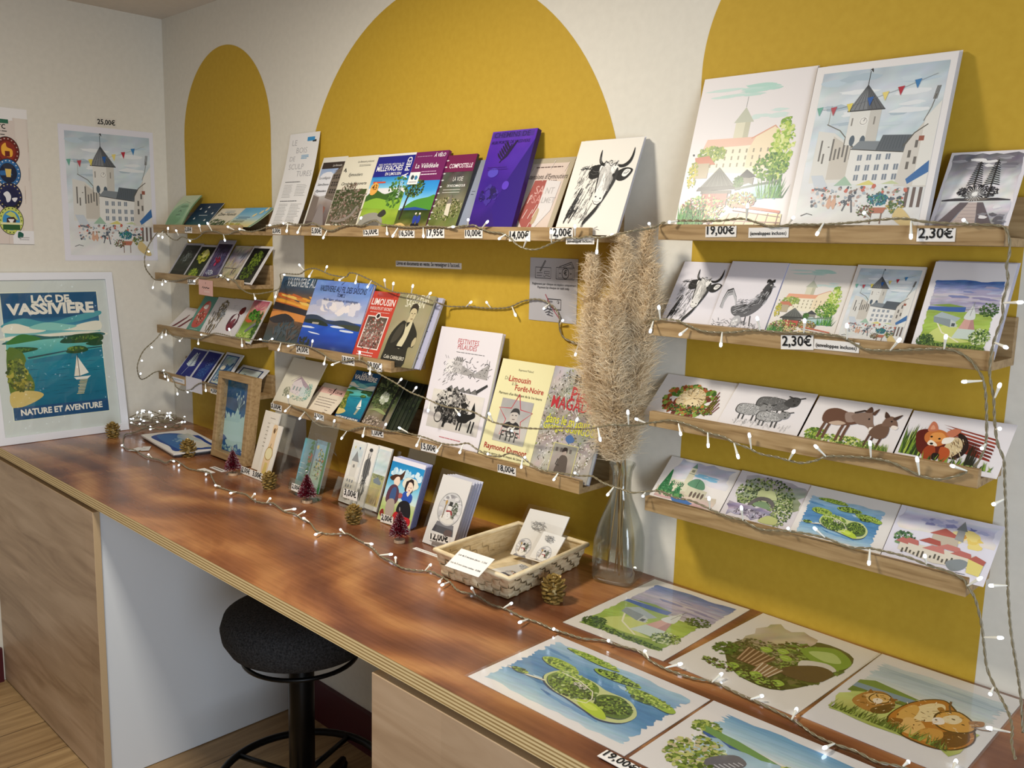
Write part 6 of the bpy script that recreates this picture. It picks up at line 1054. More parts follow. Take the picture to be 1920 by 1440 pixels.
def d_bkB(A): A.wash(0, 0, 1, 1, ['b4d8e0', 'c8dcc0', 'a8cce8', '8fc4ec'], 5, 10, 12); A.blob('f0dc8c', .2, .86, .1); A.clump(40, .55, .55, .3, .7, .05, .1, ['d8d06a', 'b8c84c', 'c87a4c', 'e8e0c0', '4f8a4c', '3f6f50']); A.rect('2f8a44', .84, .0, 1, 1); A.lines('6a5a44', .2, .8, (.3, .45, .6), .02, .2)
card('bookmark', 'bookmark', 'blue bookmark bordered with small green firs in an acrylic stand', (552, 914), (575, 920), (576, 823), (597, 826), .038, d_bkA, '7fa8b0', .0025, off=-.004)
card('bookmark', 'bookmark', 'bright bookmark of sunny houses beside the fir bookmark', (575, 920), (600, 927), (597, 826), (623, 829.5), .038, d_bkB, 'b4d8e0', .0025, off=-.004)
tagon('price label reading 2,00€ at the foot of the fir bookmark', '2,00€', base_y((541, 922), (604, 938), -.0205), (549, 906), (566, 912), (546, 918), (562, 925))
acrylic('wide clear acrylic stand holding three painted bookmarks', (632, 942), (712, 964), (655, 822), (738, 841), .06, .008, .055, .031)
def d_b1(A): A.win(.06, .03, .96, .97); A.wash(0, .6, 1, 1, ['dcdcd8', 'c8d4d8', 'e2e2de'], 3, 6, 8); A.poly('8a8c8c', .2, .68, .5, .86, .84, .68); A.rect('dad6cc', .26, .36, .78, .68); A.rect('e2ddd0', .1, .1, .9, .42); [A.rect('7a8088', .2+.22*(i % 3), .14+.09*(i//3), .30+.22*(i % 3), .19+.09*(i//3)) for i in range(9)]; A.blob('8a8680', .5, .60, .1); A.poly('d8c860', .2, .92, .3, .94, .28, .88); A.poly('4a6a9c', .6, .93, .74, .93, .68, .88); A.clump(20, .5, .06, .4, .1, .04, .08, ['a08c7c', '6f7a5c', 'c8b8a8']); A.full()
def d_b2(A):
    for i in range(60): t = A.r.random(); A.line(A.r.choice(['2a2a2a', '5a5a5a', '8a8a8a']), .04, (x := .5+A.r.uniform(-.26, .26)*(1 if t < .7 else .5)), .1+.7*t, x+A.r.uniform(-.1, .1), .02+.72*t)
    A.blob('c8c4c0', .52, .84, .14, .16); A.blob('3a3a3a', .54, .9, .16, .1); A.smooth('6a6a6a', .3, .5, .26, .7, .5, .76, .76, .7, .74, .5, .5, .44); A.line('3a3a3a', .05, .44, .1, .42, .84); A.line('3a3a3a', .05, .6, .1, .6, .8)
def d_b3(A): A.win(.08, .03, .96, .97); A.wash(0, .55, 1, .98, ['dfe6e6', 'b8d0d4', 'dce4e2', 'cfdcdc'], 4, 8, 10); A.wash(0, .04, 1, .56, ['d4c48c', 'ccb878', 'b4b080', 'a3a878'], 4, 8, 12); A.clump(20, .5, .52, .4, .1, .04, .08, ['6f7a5a', '8a8a6c']); A.poly('7d8890', .2, .46, .5, .52, .86, .44, .8, .40, .3, .41); A.grass(40, .1, .9, .06, .06, .22, ['a8905c', '8a7444', 'c8b070'], .05, .1); A.full()
for k, (d, a, b, c_, e, lb) in enumerate(((d_b1, (637, 940), (662, 947), (658.5, 823), (682.5, 828), 'bookmark with a watercolour church tower, left of the three together'), (d_b2, (662, 947), (684, 953), (682.5, 828), (705.5, 834.5), 'black and white ink bookmark of an armoured figure'), (d_b3, (684, 953), (709, 960), (705.5, 834.5), (737.5, 841), 'bookmark with a watercolour wheat field, right of the ink figure'))):
    card('bookmark', 'bookmark', lb, a, b, c_, e, .05, d, 'e9e5dd', .004, group='bookmarks in the wide acrylic stand', off=-.007)
tagon('price label reading 3,00€ in front of the three painted bookmarks', '3,00€', base_y((632, 942), (712, 964), -.0275), (645, 915), (671, 923), (643, 932), (669, 940))
acrylic('clear acrylic stand behind the bookmarks with two dressed-up figures', (722, 972), (782, 988), (758, 836), (806, 848), .05, .016)
def d_women(A):
    A.wash(0, .35, 1, .93, ['dce8e0', '8fd0e8', '2f98d0', '1f88c4'], 5, 8, 8); A.rect('e8e4ee', 0, .93, 1, 1); A.wash(0, 0, 1, .36, ['c8d08c', 'a8c06c', 'd0d4a8'], 5, 5, 10); A.clump(14, .5, .78, .5, .06, .06, .12, ['d8ecf4', 'b8dcec'])
    A.smooth('4a2c1c', .06, .68, .2, .74, .36, .76, .46, .84, .44, .70, .3, .66, .14, .64); A.blob('f0d8c4', .30, .64, .09, .10); A.smooth('5f3a4a', .12, .30, .1, .48, .2, .58, .36, .57, .46, .44, .4, .3); A.smooth('3f5a8a', .2, .36, .22, .52, .34, .54, .36, .36); A.smooth('b0a094', .2, .1, .16, .32, .36, .36, .42, .14); A.smooth('8a2c24', .02, .12, .1, .18, .16, .1, .08, .06)
    A.blob('e6e2d0', .70, .66, .24, .13, .06, 18); A.blob('2c1c1a', .70, .62, .13, .15); A.blob('f2dcc8', .71, .60, .09, .11); A.line('5a2c24', .014, .67, .61, .69, .61); A.line('5a2c24', .014, .73, .61, .76, .61); A.line('b03030', .02, .70, .565, .73, .565)
    A.smooth('2c54b0', .54, .42, .58, .52, .70, .54, .84, .50, .84, .40, .7, .36); A.smooth('f0dcc8', .66, .52, .72, .54, .76, .52, .71, .47); A.smooth('1c1a20', .50, .2, .52, .34, .66, .40, .82, .38, .92, .24, .9, .14, .7, .16); A.smooth('b8242c', .44, .08, .48, .2, .7, .17, .94, .16, .95, .06, .7, .03); A.blob('b0605c', .50, .45, .06)
for i in range(4): card('bookmark', 'bookmark', 'sleeved bookmark edge fanned behind the two dressed-up figures', (707+i*1.8, 974-i*1.2), (772+i*1.8, 994-i*1.2), (740+i*2, 855.5-i*.8), (800+i*2.2, 872-i*.4), .05, None, 'b4b8dc', .0014, group='sleeved bookmarks behind the two dressed-up figures', off=.0018*(i+1), edge='6a74b4')
card('bookmark', 'bookmark', 'large bookmark of two figures in old-fashioned dress under a blue sky', (704, 975), (770, 996), (736.6, 855), (797, 872), .05, d_women, 'e4e0ec', .0014)
tagon('price label reading 2,00€ below the two dressed-up figures', '2,00€', base_y((704, 975), (770, 996), -.003), (716, 963), (739, 970), (713, 978), (736, 985))
# snow-globe cards
for i in range(4): card('greeting_card', 'card', 'white card in the pack behind the front snow-globe card', (794+i*4, 1019-i*.6), (853+i*3.6, 1033-i*.6), (846+i*4, 893-i*.5), (903+i*4.4, 905-i*.2), .06, None, 'd2d2de', .0014, group='cards packed behind the snow-globe card', off=.002*(i+1), edge='a8acd0')
o, M, w, h = card('greeting_card', 'card', 'large white card with a snowman in a snow globe, beside the basket', (788, 1020), (848, 1035), (839, 893.5), (899, 905.5), .06, lambda A: snowglobe(A, .56, .55, .39), 'ebe8e4', .0014)
MB().poly([(-.008, -.004, .002), (w+.022, -.004, .002), (w+.022, h+.012, .002), (-.008, h+.012, .002)]).obj('sleeve', M_SLEEVE, o, world=M)
tagon('price label reading 12,00€ below the snow-globe card', '12,00€', base_y((788, 1020), (848, 1035), -.003), (807, 999), (845, 1007.5), (804, 1014), (843, 1023), lambda A: A.line('4a4a4a', .012, .04, .10, .8, .10))
sheets('notice_strip', 'label', 'thin printed strip lying on the worktop left of the basket', [(778, 1025), (826, 1042), (823, 1046), (773, 1028)], .001, lambda A: A.lines('5a5652', .06, .95, (.45,), .015, .05), 'e9e6e2')
# basket
bl, bf, br = T(830, 1081), T(952.5, 1125), T(1082, 1063); bb = bl+br-bf; RZ = HC+.062
rl, rf, rr, rb = T(816, 1031, RZ), T(954, 1086, RZ), T(1101, 1021, RZ), T(972, 981, RZ)
t = thing('basket', 'shallow woven palm-leaf basket of small packets on the worktop', 'basket', ((bl+br)/2).to_tuple())
def weave(p00, p10, p01, p11, nu, nv, out):
    mb = MB(); P = lambda a, b: p00*(1-a)*(1-b)+p10*a*(1-b)+p01*(1-a)*b+p11*a*b
    nrm = (p10-p00).cross(p01-p00).normalized()
    if nrm.dot(out) < 0: nrm = -nrm
    n0 = nrm*-.0026; mb.poly([p00+n0, p10+n0, p11+n0, p01+n0])
    for i in range(nu):
        for j in range(nv):
            hz = (i+j) % 2; g = .0
            S = [[None]*4 for _ in range(4)]
            for a in range(4):
                for b in range(4):
                    u, v = a/3, b/3; uu = (i+(u if hz else g+(1-2*g)*u))/nu; vv = (j+(g+(1-2*g)*v if hz else v))/nv
                    k = math.sin(math.pi*u) if hz else math.sin(math.pi*v)
                    S[a][b] = P(uu, vv)+nrm*(.0032*k-.0012)
            n = len(mb.v); mb.v += [tuple(S[a][b]) for a in range(4) for b in range(4)]
            for a in range(3):
                for b in range(3): mb.face((n+a*4+b, n+a*4+4+b, n+a*4+5+b, n+a*4+1+b))
    return mb
cen = (bl+br)/2
for p, q, P_, Q_, nu in ((bl, bf, rl, rf, 9), (bf, br, rf, rr, 13), (br, bb, rr, rb, 9), (bb, bl, rb, rl, 13)):
    weave(p+Vector((0, 0, .002)), q+Vector((0, 0, .002)), P_, Q_, nu, 4, (p+q)/2-cen).obj('side', M_STRAW, t, True)
MB().poly([bl+Vector((0, 0, .002)), bf+Vector((0, 0, .002)), br+Vector((0, 0, .002)), bb+Vector((0, 0, .002))]).obj('bottom', M_STRAW, t)
MB().tube([rl, rl.lerp(rf, .5), rf, rf.lerp(rr, .5), rr, rr.lerp(rb, .5), rb, rb.lerp(rl, .5)], .0052, 8, 0, True).obj('rim', M_STRAW, t, True)
def packet(label, pts, ax, ay, r, cw, ch=.84, group='snow-globe packets in the basket'):
    M, w, h = at4(*pts); A = Art(w*cw, h*ch, 'e9e6e0', 3); snowglobe(A, ax, ay, r)
    o = put('gift_packet', A.mesh('gift_packet', PRINT, .002, 'dcd8d6'), M, label, 'packet', group)
    MB().poly([(-.004, -.003, .0062), (w*1.02, -.003, .0062), (w*1.02, h*1.05, .0062), (-.004, h*1.05, .0062)]).obj('sleeve', M_SLEEVE, o, world=M)
    MB().tube([(w*(.4+.12*math.cos(k*.7)+.1*math.sin(k*1.9)), h*(.66+.07*math.sin(k*.7)+.03*math.cos(k*2.3)), .004+.0006*math.sin(k)) for k in range(26)], .0006, 4).obj('cord', mat('grey_cord', (150, 150, 150), .5), o, world=M)
    return o
packet('large packet with a small snow globe print, leaning at the back of the basket', (W(958, 1040, -.150), W(1030, 1058, -.150), W(992, 950, -.085), W(1070, 969, -.085)), .24, .20, .18, .98, .98)
packet('small packet with a snow globe tag at the right of the basket', (W(996, 1047, -.185), W(1034, 1058, -.185), W(1022, 985, -.135), W(1073, 1002, -.135)), .5, .26, .3, .9)
packet('small packet lying at the front left of the basket', (T(926, 1070, HC+.056), T(960, 1085, HC+.050), T(930, 1030, HC+.046), T(982, 1053, HC+.040)), .6, .3, .28, .9)
flat('price_note', 'label', 'white price note with two lines leaning on the basket rim', (T(835, 1060, HC+.066), T(896, 1083, HC+.066), T(859, 1027, HC+.088), T(922.5, 1046, HC+.088)), lambda A: (A.text('Lot de 5 marques places : 5.50€', .08, .66, .84, '26241f', .015), A.text('Lot de 5 mini cartes cadeau : 4.50€', .06, .22, .88, '26241f', .015)), 'eeebe6')
# A4 prints lying on the worktop
GP = 'large watercolours lying on the worktop'
sheets('art_print', 'print', 'large watercolour of a red-topped tower in a field, lying flat beside the vase', [(1221, 1084.5), (1399, 1140), (1243, 1240), (1056, 1165.5)], .0012, lambda A: mill(A, .10, .06, .92, .93), 'e9e4dc', group=GP, sleeve=True, m=LAMI)
sheets('art_print', 'print', 'large watercolour of vegetables in baskets, lying flat against the wall', [(1413, 1143.5), (1627, 1217), (1490, 1343), (1252, 1242)], .0012, lettuce, 'e9e4dc', group=GP, sleeve=True, m=LAMI)
sheets('art_print', 'print', 'large watercolour of resting tan cattle, lying flat in the right corner', [(1643, 1222), (1905, 1310), (1795, 1462), (1502, 1343)], .0012, resting_cows, 'e6e3e2', group=GP, sleeve=True, m=LAMI)
sheets('art_print', 'print', 'large watercolour of wooded islands in blue water, lying at the counter edge', [(1040, 1188), (1321, 1308), (1172, 1417), (876, 1268)], .0012, lambda A: island(A, .03, .05, .96, .96), 'e9e6e6', group=GP, sleeve=True, m=LAMI)
sheets('art_print', 'print', 'large watercolour of a lake and stony path, lying in the bottom right foreground', [(1332, 1310), (1660, 1448), (1520, 1590), (1182, 1423)], .0012, lake_path, 'e8e5e4', group=GP, sleeve=True, m=LAMI)
sheets('price_label', 'label', 'price label reading 19,00€ lying at the edge of the worktop', [(1137, 1405), (1205, 1441), (1187, 1453), (1120, 1417)], .0036, lambda A: A.text('19,00€', .5, .28, .86, '161616', .04, 0, 1.1, 0, True), 'ece9e6')
sheets('price_label', 'label', 'small paper tag lying on the lights before the oak frame', [(385, 878), (405, 886), (390, 888), (369, 880)], .0012, None, 'e8e4e0')
sheets('price_label', 'label', 'small printed tag lying left of the first red tree', [(398, 873), (421, 881), (415, 885), (393, 876)], .0012, lambda A: A.lines('2a2826', .1, .9, (.4,), .06, .1), 'dcd8d4')
# pine cones
def cone_mesh():
    mb = MB(); N = 58; R = random.Random(4)
    mb.lathe([(0, .004), (.010, .006), (.014, .02), (.010, .045), (0, .056)], 10)
    for i in range(N):
        f = i/N; a = i*2.39996; z = .005+.050*f; r = .0245*math.sin(math.pi*min(1, .12+.86*f))**.7*(1 if f < .7 else 1-.5*(f-.7)/.3); l = max(.006, r*.85); tl = -.5+1.6*f
        c, s = math.cos(a), math.sin(a); P = lambda rr, w, zz: (rr*c-w*s, rr*s+w*c, zz); wd = .0078*(1-.4*f); b = r*.25
        dz = l*math.sin(tl)*.9
        q = [P(b, -wd*.5, z), P(b, wd*.5, z), P(r*.8, wd, z+dz*.7), P(r, wd*.55, z+dz+.0012), P(r*1.02, 0, z+dz+.002), P(r, -wd*.55, z+dz+.0012), P(r*.8, -wd, z+dz*.7)]
        u = [(x, y, zz-.003) for x, y, zz in q]; n = len(mb.v); mb.v += q+u; k = 7
        mb.face([n+j for j in range(k)]); mb.face([n+k+j for j in range(k)][::-1])
        for j in range(k): mb.face((n+j, n+k+j, n+k+(j+1) % k, n+(j+1) % k))
    return mb.mesh('pine_cone', M_CONE)
CM = cone_mesh()
for i, (u, v, s, r, lb) in enumerate(((212, 822, .95, 1, 'gilded pine cone at the foot of the framed lake poster'), (353, 858, 1.0, 2, 'gilded pine cone in front of the flat cyanotype'), (505, 919, .86, 3, 'gilded pine cone in front of the wristwatch bookmark'), (663, 985, .86, 4, 'gilded pine cone before the three painted bookmarks'), (1037, 1134, .98, 5, 'large gilded pine cone beside the basket'))):
    p = T(u, v); d = Vector((p.x-CAM.x, p.y-CAM.y, 0)).normalized()*.016
    o = bpy.data.objects.new('pine_cone', CM); C.objects.link(o); o.location = (p.x+d.x, p.y+d.y, HC-.003*s); o.scale = (s, s, s*.98); o.rotation_euler = (.0, .0, r*1.3); tag(o, lb, 'pine cone', 'gilded pine cones along the worktop')
# little red trees
def bristle_mesh():
    mb = MB(); R = random.Random(9); red = [lin(c) for c in ('6a0c20', '84142c', '500818', '981c38')]; wh = [lin(c) for c in ('e8d4d8', 'd8b8c0', 'f0e6e8')]
    for i in range(2000):
        f = R.random()**1.25; z = .020+.050*f; L = .0225*(1-f)**.85+.003; a = R.uniform(0, 6.28); e = R.uniform(-.28, .28); c, s = math.cos(a), math.sin(a); r0 = .0015; r1 = L*R.uniform(.8, 1.05); w = .0004
        z1 = z+r1*math.sin(e); rm = r0+(r1-r0)*.78; zm = z+(z1-z)*.78; cr = R.choice(red); cw = R.choice(wh) if R.random() < .2 else cr
        mb.poly([(r0*c+w*s, r0*s-w*c, z), (r0*c-w*s, r0*s+w*c, z), (rm*c-w*s, rm*s+w*c, zm), (rm*c+w*s, rm*s-w*c, zm)], 0, cr)
        w2 = w*1.4; mb.poly([(rm*c+w2*s, rm*s-w2*c, zm), (rm*c-w2*s, rm*s+w2*c, zm), (r1*c, r1*s, z1+.0006)], 0, cw)
        mb.poly([(rm*c, rm*s, zm-w2), (rm*c, rm*s, zm+w2), (r1*c, r1*s, z1)], 0, cw)
    return mb.mesh('bristles', M_BRIS)
BMESH = bristle_mesh()
disc = MB().lathe([(0, 0), (.012, 0), (.0126, .001), (.0126, .006), (.012, .007), (0, .007)], 28).mesh('base', M_RAW)
stem = MB().tube([(0, 0, .006), (0, 0, .072)], .0011, 6).mesh('trunk', mat('wire_trunk', (96, 80, 70), .4, .7))
loop = MB().tube([(.0042*math.cos(k*math.pi/10), 0, .0765+.0042*math.sin(k*math.pi/10)) for k in range(20)], .0008, 5, 0, True).mesh('hanging_loop', mat('silver_loop', (200, 196, 200), .3, .8))
for u, v, s, lb in ((437, 893, 1.0, 'small frosted red bottle-brush tree before the oak frame'), (576, 945, 1.02, 'small frosted red bottle-brush tree before the fir bookmark'), (749, 1020, .98, 'small frosted red bottle-brush tree before the two dressed-up figures')):
    p = T(u, v); d = Vector((p.x-CAM.x, p.y-CAM.y, 0)).normalized()*.012
    t = thing('bottle_brush_tree', lb, 'tree', (p.x+d.x, p.y+d.y, HC), 'red bottle-brush trees on the worktop'); t.scale = (s, s, s); t.rotation_euler = (0, 0, u*.1)
    for nm, me in (('bristles', BMESH), ('base', disc), ('trunk', stem), ('hanging_loop', loop)):
        o = bpy.data.objects.new(nm, me); C.objects.link(o); o.parent = t
# vase of dried grasses
VX, VY = 2.055, -.066
def sq(z, a, k, rot=.28, n=40):                                     # rounded square (k=1) to circle (k=0)
    o = []
    for i in range(n):
        th = 2*math.pi*i/n; c, s = math.cos(th), math.sin(th); p = 2+6*k; r = a/((abs(c)**p+abs(s)**p)**(1/p)); x, y = r*c*1.07, r*s*1.07; o.append((VX+x*math.cos(rot)-y*math.sin(rot), VY+x*math.sin(rot)+y*math.cos(rot), HC+z))
    return o
prof = [(.001, .034, .8), (.004, .038, .8), (.012, .0405, .8), (.05, .041, .75), (.085, .040, .65), (.115, .035, .5), (.142, .027, .3), (.165, .0205, .1), (.185, .0175, 0), (.205, .0172, 0), (.222, .019, 0), (.233, .0235, 0), (.236, .0245, 0)]
vm = MB(); vm.rings([sq(*p) for p in prof], 0, None, True, False); vm.rings([sq(z+.002 if z > .02 else .010, a-.0022, k) for z, a, k in prof[2:]][::-1], 0, None, False, True)
vase = vm.obj('vase', M_GLASS, None, True); tag(vase, 'square-shouldered clear glass bottle vase holding dried pampas grass', 'vase')
PR = random.Random(12)
def pampas(tip, bulge, lb, rad, n=4200, f0=.07):
    b = Vector((VX+PR.uniform(-.02, .02), VY+PR.uniform(-.016, .016), HC+.015)); nk = Vector((VX+PR.uniform(-.007, .007), VY+PR.uniform(-.007, .007), HC+.215)); tip = Vector(tip); mid = nk.lerp(tip, .5)+Vector(bulge)
    def pos(t): return nk*(1-t)**2+mid*2*t*(1-t)+tip*t*t
    t_ = thing('pampas_grass', lb, 'dried grass', tuple(b), 'dried pampas plumes in the glass vase'); t_['kind'] = 'thing'
    MB().tube([b, b.lerp(nk, .5), nk]+[pos(k/8) for k in range(1, 8)], [.0016]*3+[.0016-.00014*k for k in range(1, 8)], 6).obj('stem', M_REED, t_, True)
    mb = MB()
    for i in range(n):
        f = f0+(1-f0)*PR.random()**.9; p = pos(f); ax = (pos(min(1, f+.02))-pos(f-.02)).normalized(); u = ax.orthogonal().normalized(); v = ax.cross(u); a = PR.uniform(0, 6.28); r = u*math.cos(a)+v*math.sin(a)
        R = rad*(math.sin(math.pi*min(1, .14+.86*f))**.55)*PR.uniform(.35, 1.15); L = R*1.2+.006; q = [p]
        for k in (1, 2, 3): q.append(p+r*R*(k/3)**.8+ax*(L*k/3*(1-.28*k/3))+Vector((PR.uniform(-1, 1), PR.uniform(-1, 1), PR.uniform(-1, .4)))*.005*k)
        for m_ in q: m_.y = min(m_.y, -.003)
        s = (q[3]-q[0]).cross(Vector((PR.uniform(-1, 1), PR.uniform(-1, 1), PR.uniform(-1, 1)))).normalized(); wd = PR.uniform(.0005, .0010)
        for k in range(3):
            w0, w1 = wd*(1-k*.28), wd*(1-(k+1)*.30); mb.poly([q[k]-s*w0, q[k]+s*w0, q[k+1]+s*w1, q[k+1]-s*w1])
    mb.obj('plume', M_PLUME, t_)
for tip, bu, lb, rd in (((1.975, -.085, 1.435), (-.02, -.02, 0), 'pampas plume leaning furthest left in the vase', .044), ((2.012, -.13, 1.34), (-.01, -.03, 0), 'shorter pampas plume at the front left of the vase', .044), ((2.06, -.10, 1.47), (.0, -.02, 0), 'tall pampas plume in the middle of the vase', .046), ((2.092, -.07, 1.485), (.012, -.01, 0), 'tallest pampas plume, right of the middle one', .046), ((2.118, -.085, 1.42), (.02, -.02, 0), 'pampas plume leaning furthest right in the vase', .040), ((2.07, -.15, 1.36), (.01, -.03, 0), 'shorter pampas plume at the front of the vase', .044), ((2.03, -.055, 1.45), (-.005, -.005, 0), 'pampas plume at the back of the vase', .042)): pampas(tip, bu, lb, rd)
# ================================================================== strings of lights
def led_mesh():
    mb = MB(); L = .0235
    mb.lathe([(.0009, 0), (.0013, .002), (.0018, .011), (.0023, .0160), (.0023, .0182)], 10, (0, 0, 0), 0)
    mb.lathe([(.0023, .0180), (.0025, .0196), (.0024, .0222), (.0016, .0240), (0, .0246)], 10, (0, 0, 0), 1, False, False)
    return mb.mesh('led_bulb', [M_STEM, M_LED])
LEDM = led_mesh()
def bulb(t, a, b):
    d = (b-a); l = max(.012, min(.03, d.length)); d.normalize(); o = bpy.data.objects.new('led_bulb', LEDM); C.objects.link(o); o.parent = t
    q = d.to_track_quat('Z', 'Y'); s = l/.0246
    o.matrix_basis = chain(t).inverted() @ (Matrix.Translation(a) @ q.to_matrix().to_4x4() @ Matrix.Diagonal((1, 1, s, 1))); return o
def spline(P, step=.004):
    o = []
    for i in range(len(P)-1):
        a, b, c, d = P[max(0, i-1)], P[i], P[i+1], P[min(len(P)-1, i+2)]; n = max(2, int((c-b).length/step))
        for j in range(n):
            t = j/n; o.append(.5*(2*b+(c-a)*t+(2*a-5*b+4*c-d)*t*t+(3*b-a-3*c+d)*t**3))
    return o+[P[-1]]
def cable(t, P):
    S = spline(P); mb = MB()
    for ph in (0, math.pi):
        up = None; q = []
        for i, p in enumerate(S):
            g = (S[min(i+1, len(S)-1)]-S[max(i-1, 0)]).normalized()
            if up is None: up = g.orthogonal().normalized()
            up = (up-g*up.dot(g)).normalized(); w = g.cross(up); a = ph+i*.95
            q.append(p+(up*math.cos(a)+w*math.sin(a))*.00105)
        mb.tube(q, .00125, 5)
    return mb.obj('cable', M_CABLE, t, True)
LIP = -.1142
def pts(s):
    """'u,v[,y]' triples: pixel of a point and the depth plane it hangs in"""
    o = []; y = LIP
    for w in s.split():
        k = [float(x) for x in w.split(',')]
        if len(k) > 2: y = k[2]
        o.append((k[0], k[1], y))
    return o
def string(label, path, bulbs, dy=.010):
    P = [W(*p) for p in pts(path)]; c = P[0]
    t = thing('string_lights', label, 'string lights', tuple(c), 'strings of white LED lights'); cable(t, P)
    for b in bulbs.split():
        k = [float(x) for x in b.split(',')]
        a = min(range(len(P)-1), key=lambda i: 0) if False else None
        px = pts(path); y = min(px, key=lambda q: (q[0]-k[0])**2+(q[1]-k[1])**2)[2]
        bulb(t, W(k[0], k[1], y-.001), W(k[2], k[3], y-(k[4] if len(k) > 4 else dy)))
    return t
string('string of lights along the topmost ledges and hanging down the right wall',
 '303,436 307,432 313,440 322.5,448 332,450 341,444 354,448 366,448 376,441.5 383,434.5 397.5,433 410,435 418,439 429,439 440,434 452,432,-.117 471,434 489,430 503,424 518,422 533,420,-.1142 540,418 553,420.5 575,420.5 585.6,418 598,423 611,430.5 624,432 638.5,426 658.5,421 679,423 702,414 717,420.5 739,423 766,426 790,425 812,424 839,426 858,424.6 887,422 897,426 917,434 941,437 956,445.5 968,457.7 985,466 1005,467.5 1024,461 1041.5,453 1063.5,445.5,-.1155 1085.6,446.7 1102.7,443,-.118 1122,445.5,-.12 1142,443 1161.5,438,-.18 1186,433,-.19 1213,429.5,-.16 1230,426,-.12 1239,419,-.1142 1271,414 1309,414 1350,414 1391,410 1425,419 1447.5,425 1485,421 1537.5,421 1594,417.5 1650,412 1695,410 1732.5,415.6 1785,419 1837.5,421 1878,424 1889,436,-.117 1893,458 1892,479 1887,498 1890,522 1886,545 1880,566.5 1880,592.5 1870,621 1862.6,644 1857,675 1856,705 1863,745 1865,790 1870.6,832 1882,862.5 1884,908 1887,991 1889,1086 1895.5,1181 1907,1256 1914,1310 1918,1374,-.13',
 '315,439,315,424.5 335,442,329.5,430.6 377,435,373,420.5 397.5,433,388,416.5 419,440,423,456 439,431,422.5,423 460,432,447.5,429 352,448,360,455 305,434,304.5,447 306,434,294,445 499,423,516,421 540,418,537,436 539,418,530,419 564,423,557,438 613,432,605,448 671,419,680,403 725,425,726,440.5 746,427,735,445 793.5,427,794,446 839,427,857,424 877.5,423,878,410 904,427,919,410 948.5,439,934,449 981.5,464,990,443 1034,455,1033,431 1078,443,1078,421 1121,448,1118.6,477 1137,443,1150,440 1220,426,1216.6,418 1271,414,1252,417 1399,414,1402,380 1545,417,1530,442 1631,410,1618,397 1708,414,1708,449 1815,419,1806,412 1479,419,1489,406 1881.5,568,1919,566.5 1865,642,1890,653 1865,746,1876,718 1867,805,1876,803.5 1883,936,1859.5,947 1889,1098,1853,1098')
string('string of lights along the second left ledge, over the picture books to the right',
 '296,435 285,449,-.13 275.6,466.5,-.15 271,485,-.16 273,502.5,-.155 280,513.5,-.135 290,524,-.1142 302,523 315,526 330,526 346,523 360,519 379,521 396,519 411.6,516.6 425.6,521 439.7,526 447.5,537 463,548 479,551 502,548,-.10 522.5,541.6,-.085 527,527.5,-.06 525.6,515,-.045 534.7,513,-.038 561,514 574,506,-.034 589,503 604.7,508.4 622,515.5 648.4,519,-.03 655,511.7 670,514 694.4,525 716,537 738,547,-.036 760,550,-.042 782,553,-.048 804,561 821,568,-.042 839,574,-.012 863,575,-.006 885,575 903,577 931.7,578 955.6,575.6 980,565 1003.5,561 1023,565 1039.5,577 1049,593.5 1049,613 1056,632 1075.4,641.5 1094.6,646 1120,648 1150,642 1185,628,-.03 1210,612,-.09 1222,601,-.1142 1234,599 1267.5,600.6 1290,610 1320,621 1369,623 1410,619 1462.5,623 1519,625 1575,630.6 1601,644 1624,655 1669,657 1725,655 1777.5,655 1807.5,666 1830,689 1846,722,-.116 1850,794 1848,832 1838,860 1826,876',
 '275.6,469.7,281,473 274,499,286.6,493 290,526,286,541.5 305,524,304,535 307,523.6,313,531 372.5,520,363,528 410,515,416,517 422.5,521,432,527 475.6,550,479,562 519,543,516,559 527,514,538,515.6 571,508,560,495 587,506,578.5,520.5 609,510,614.5,496 646,519,635,526 670,515,666,532.5 696.6,526,688,540 723,539,720.6,522.7 736,545,738,529 771,551,775,531 799,559,812.5,543.4 874,575,889,561 920,577,911,565 960,575,968,595 1030,570,1018,580 1050,608,1056,599.5 1085,645,1078,668 1238,599,1235,572 1225,602,1213,643,.04 1290,615,1273,629 1354,623,1351,651 1425,620,1419,593 1507,624,1509,597 1588,636,1588,606 1669,657,1689,634 1770,655,1774,627 1842,714,1802,716 1848,832,1840,842')
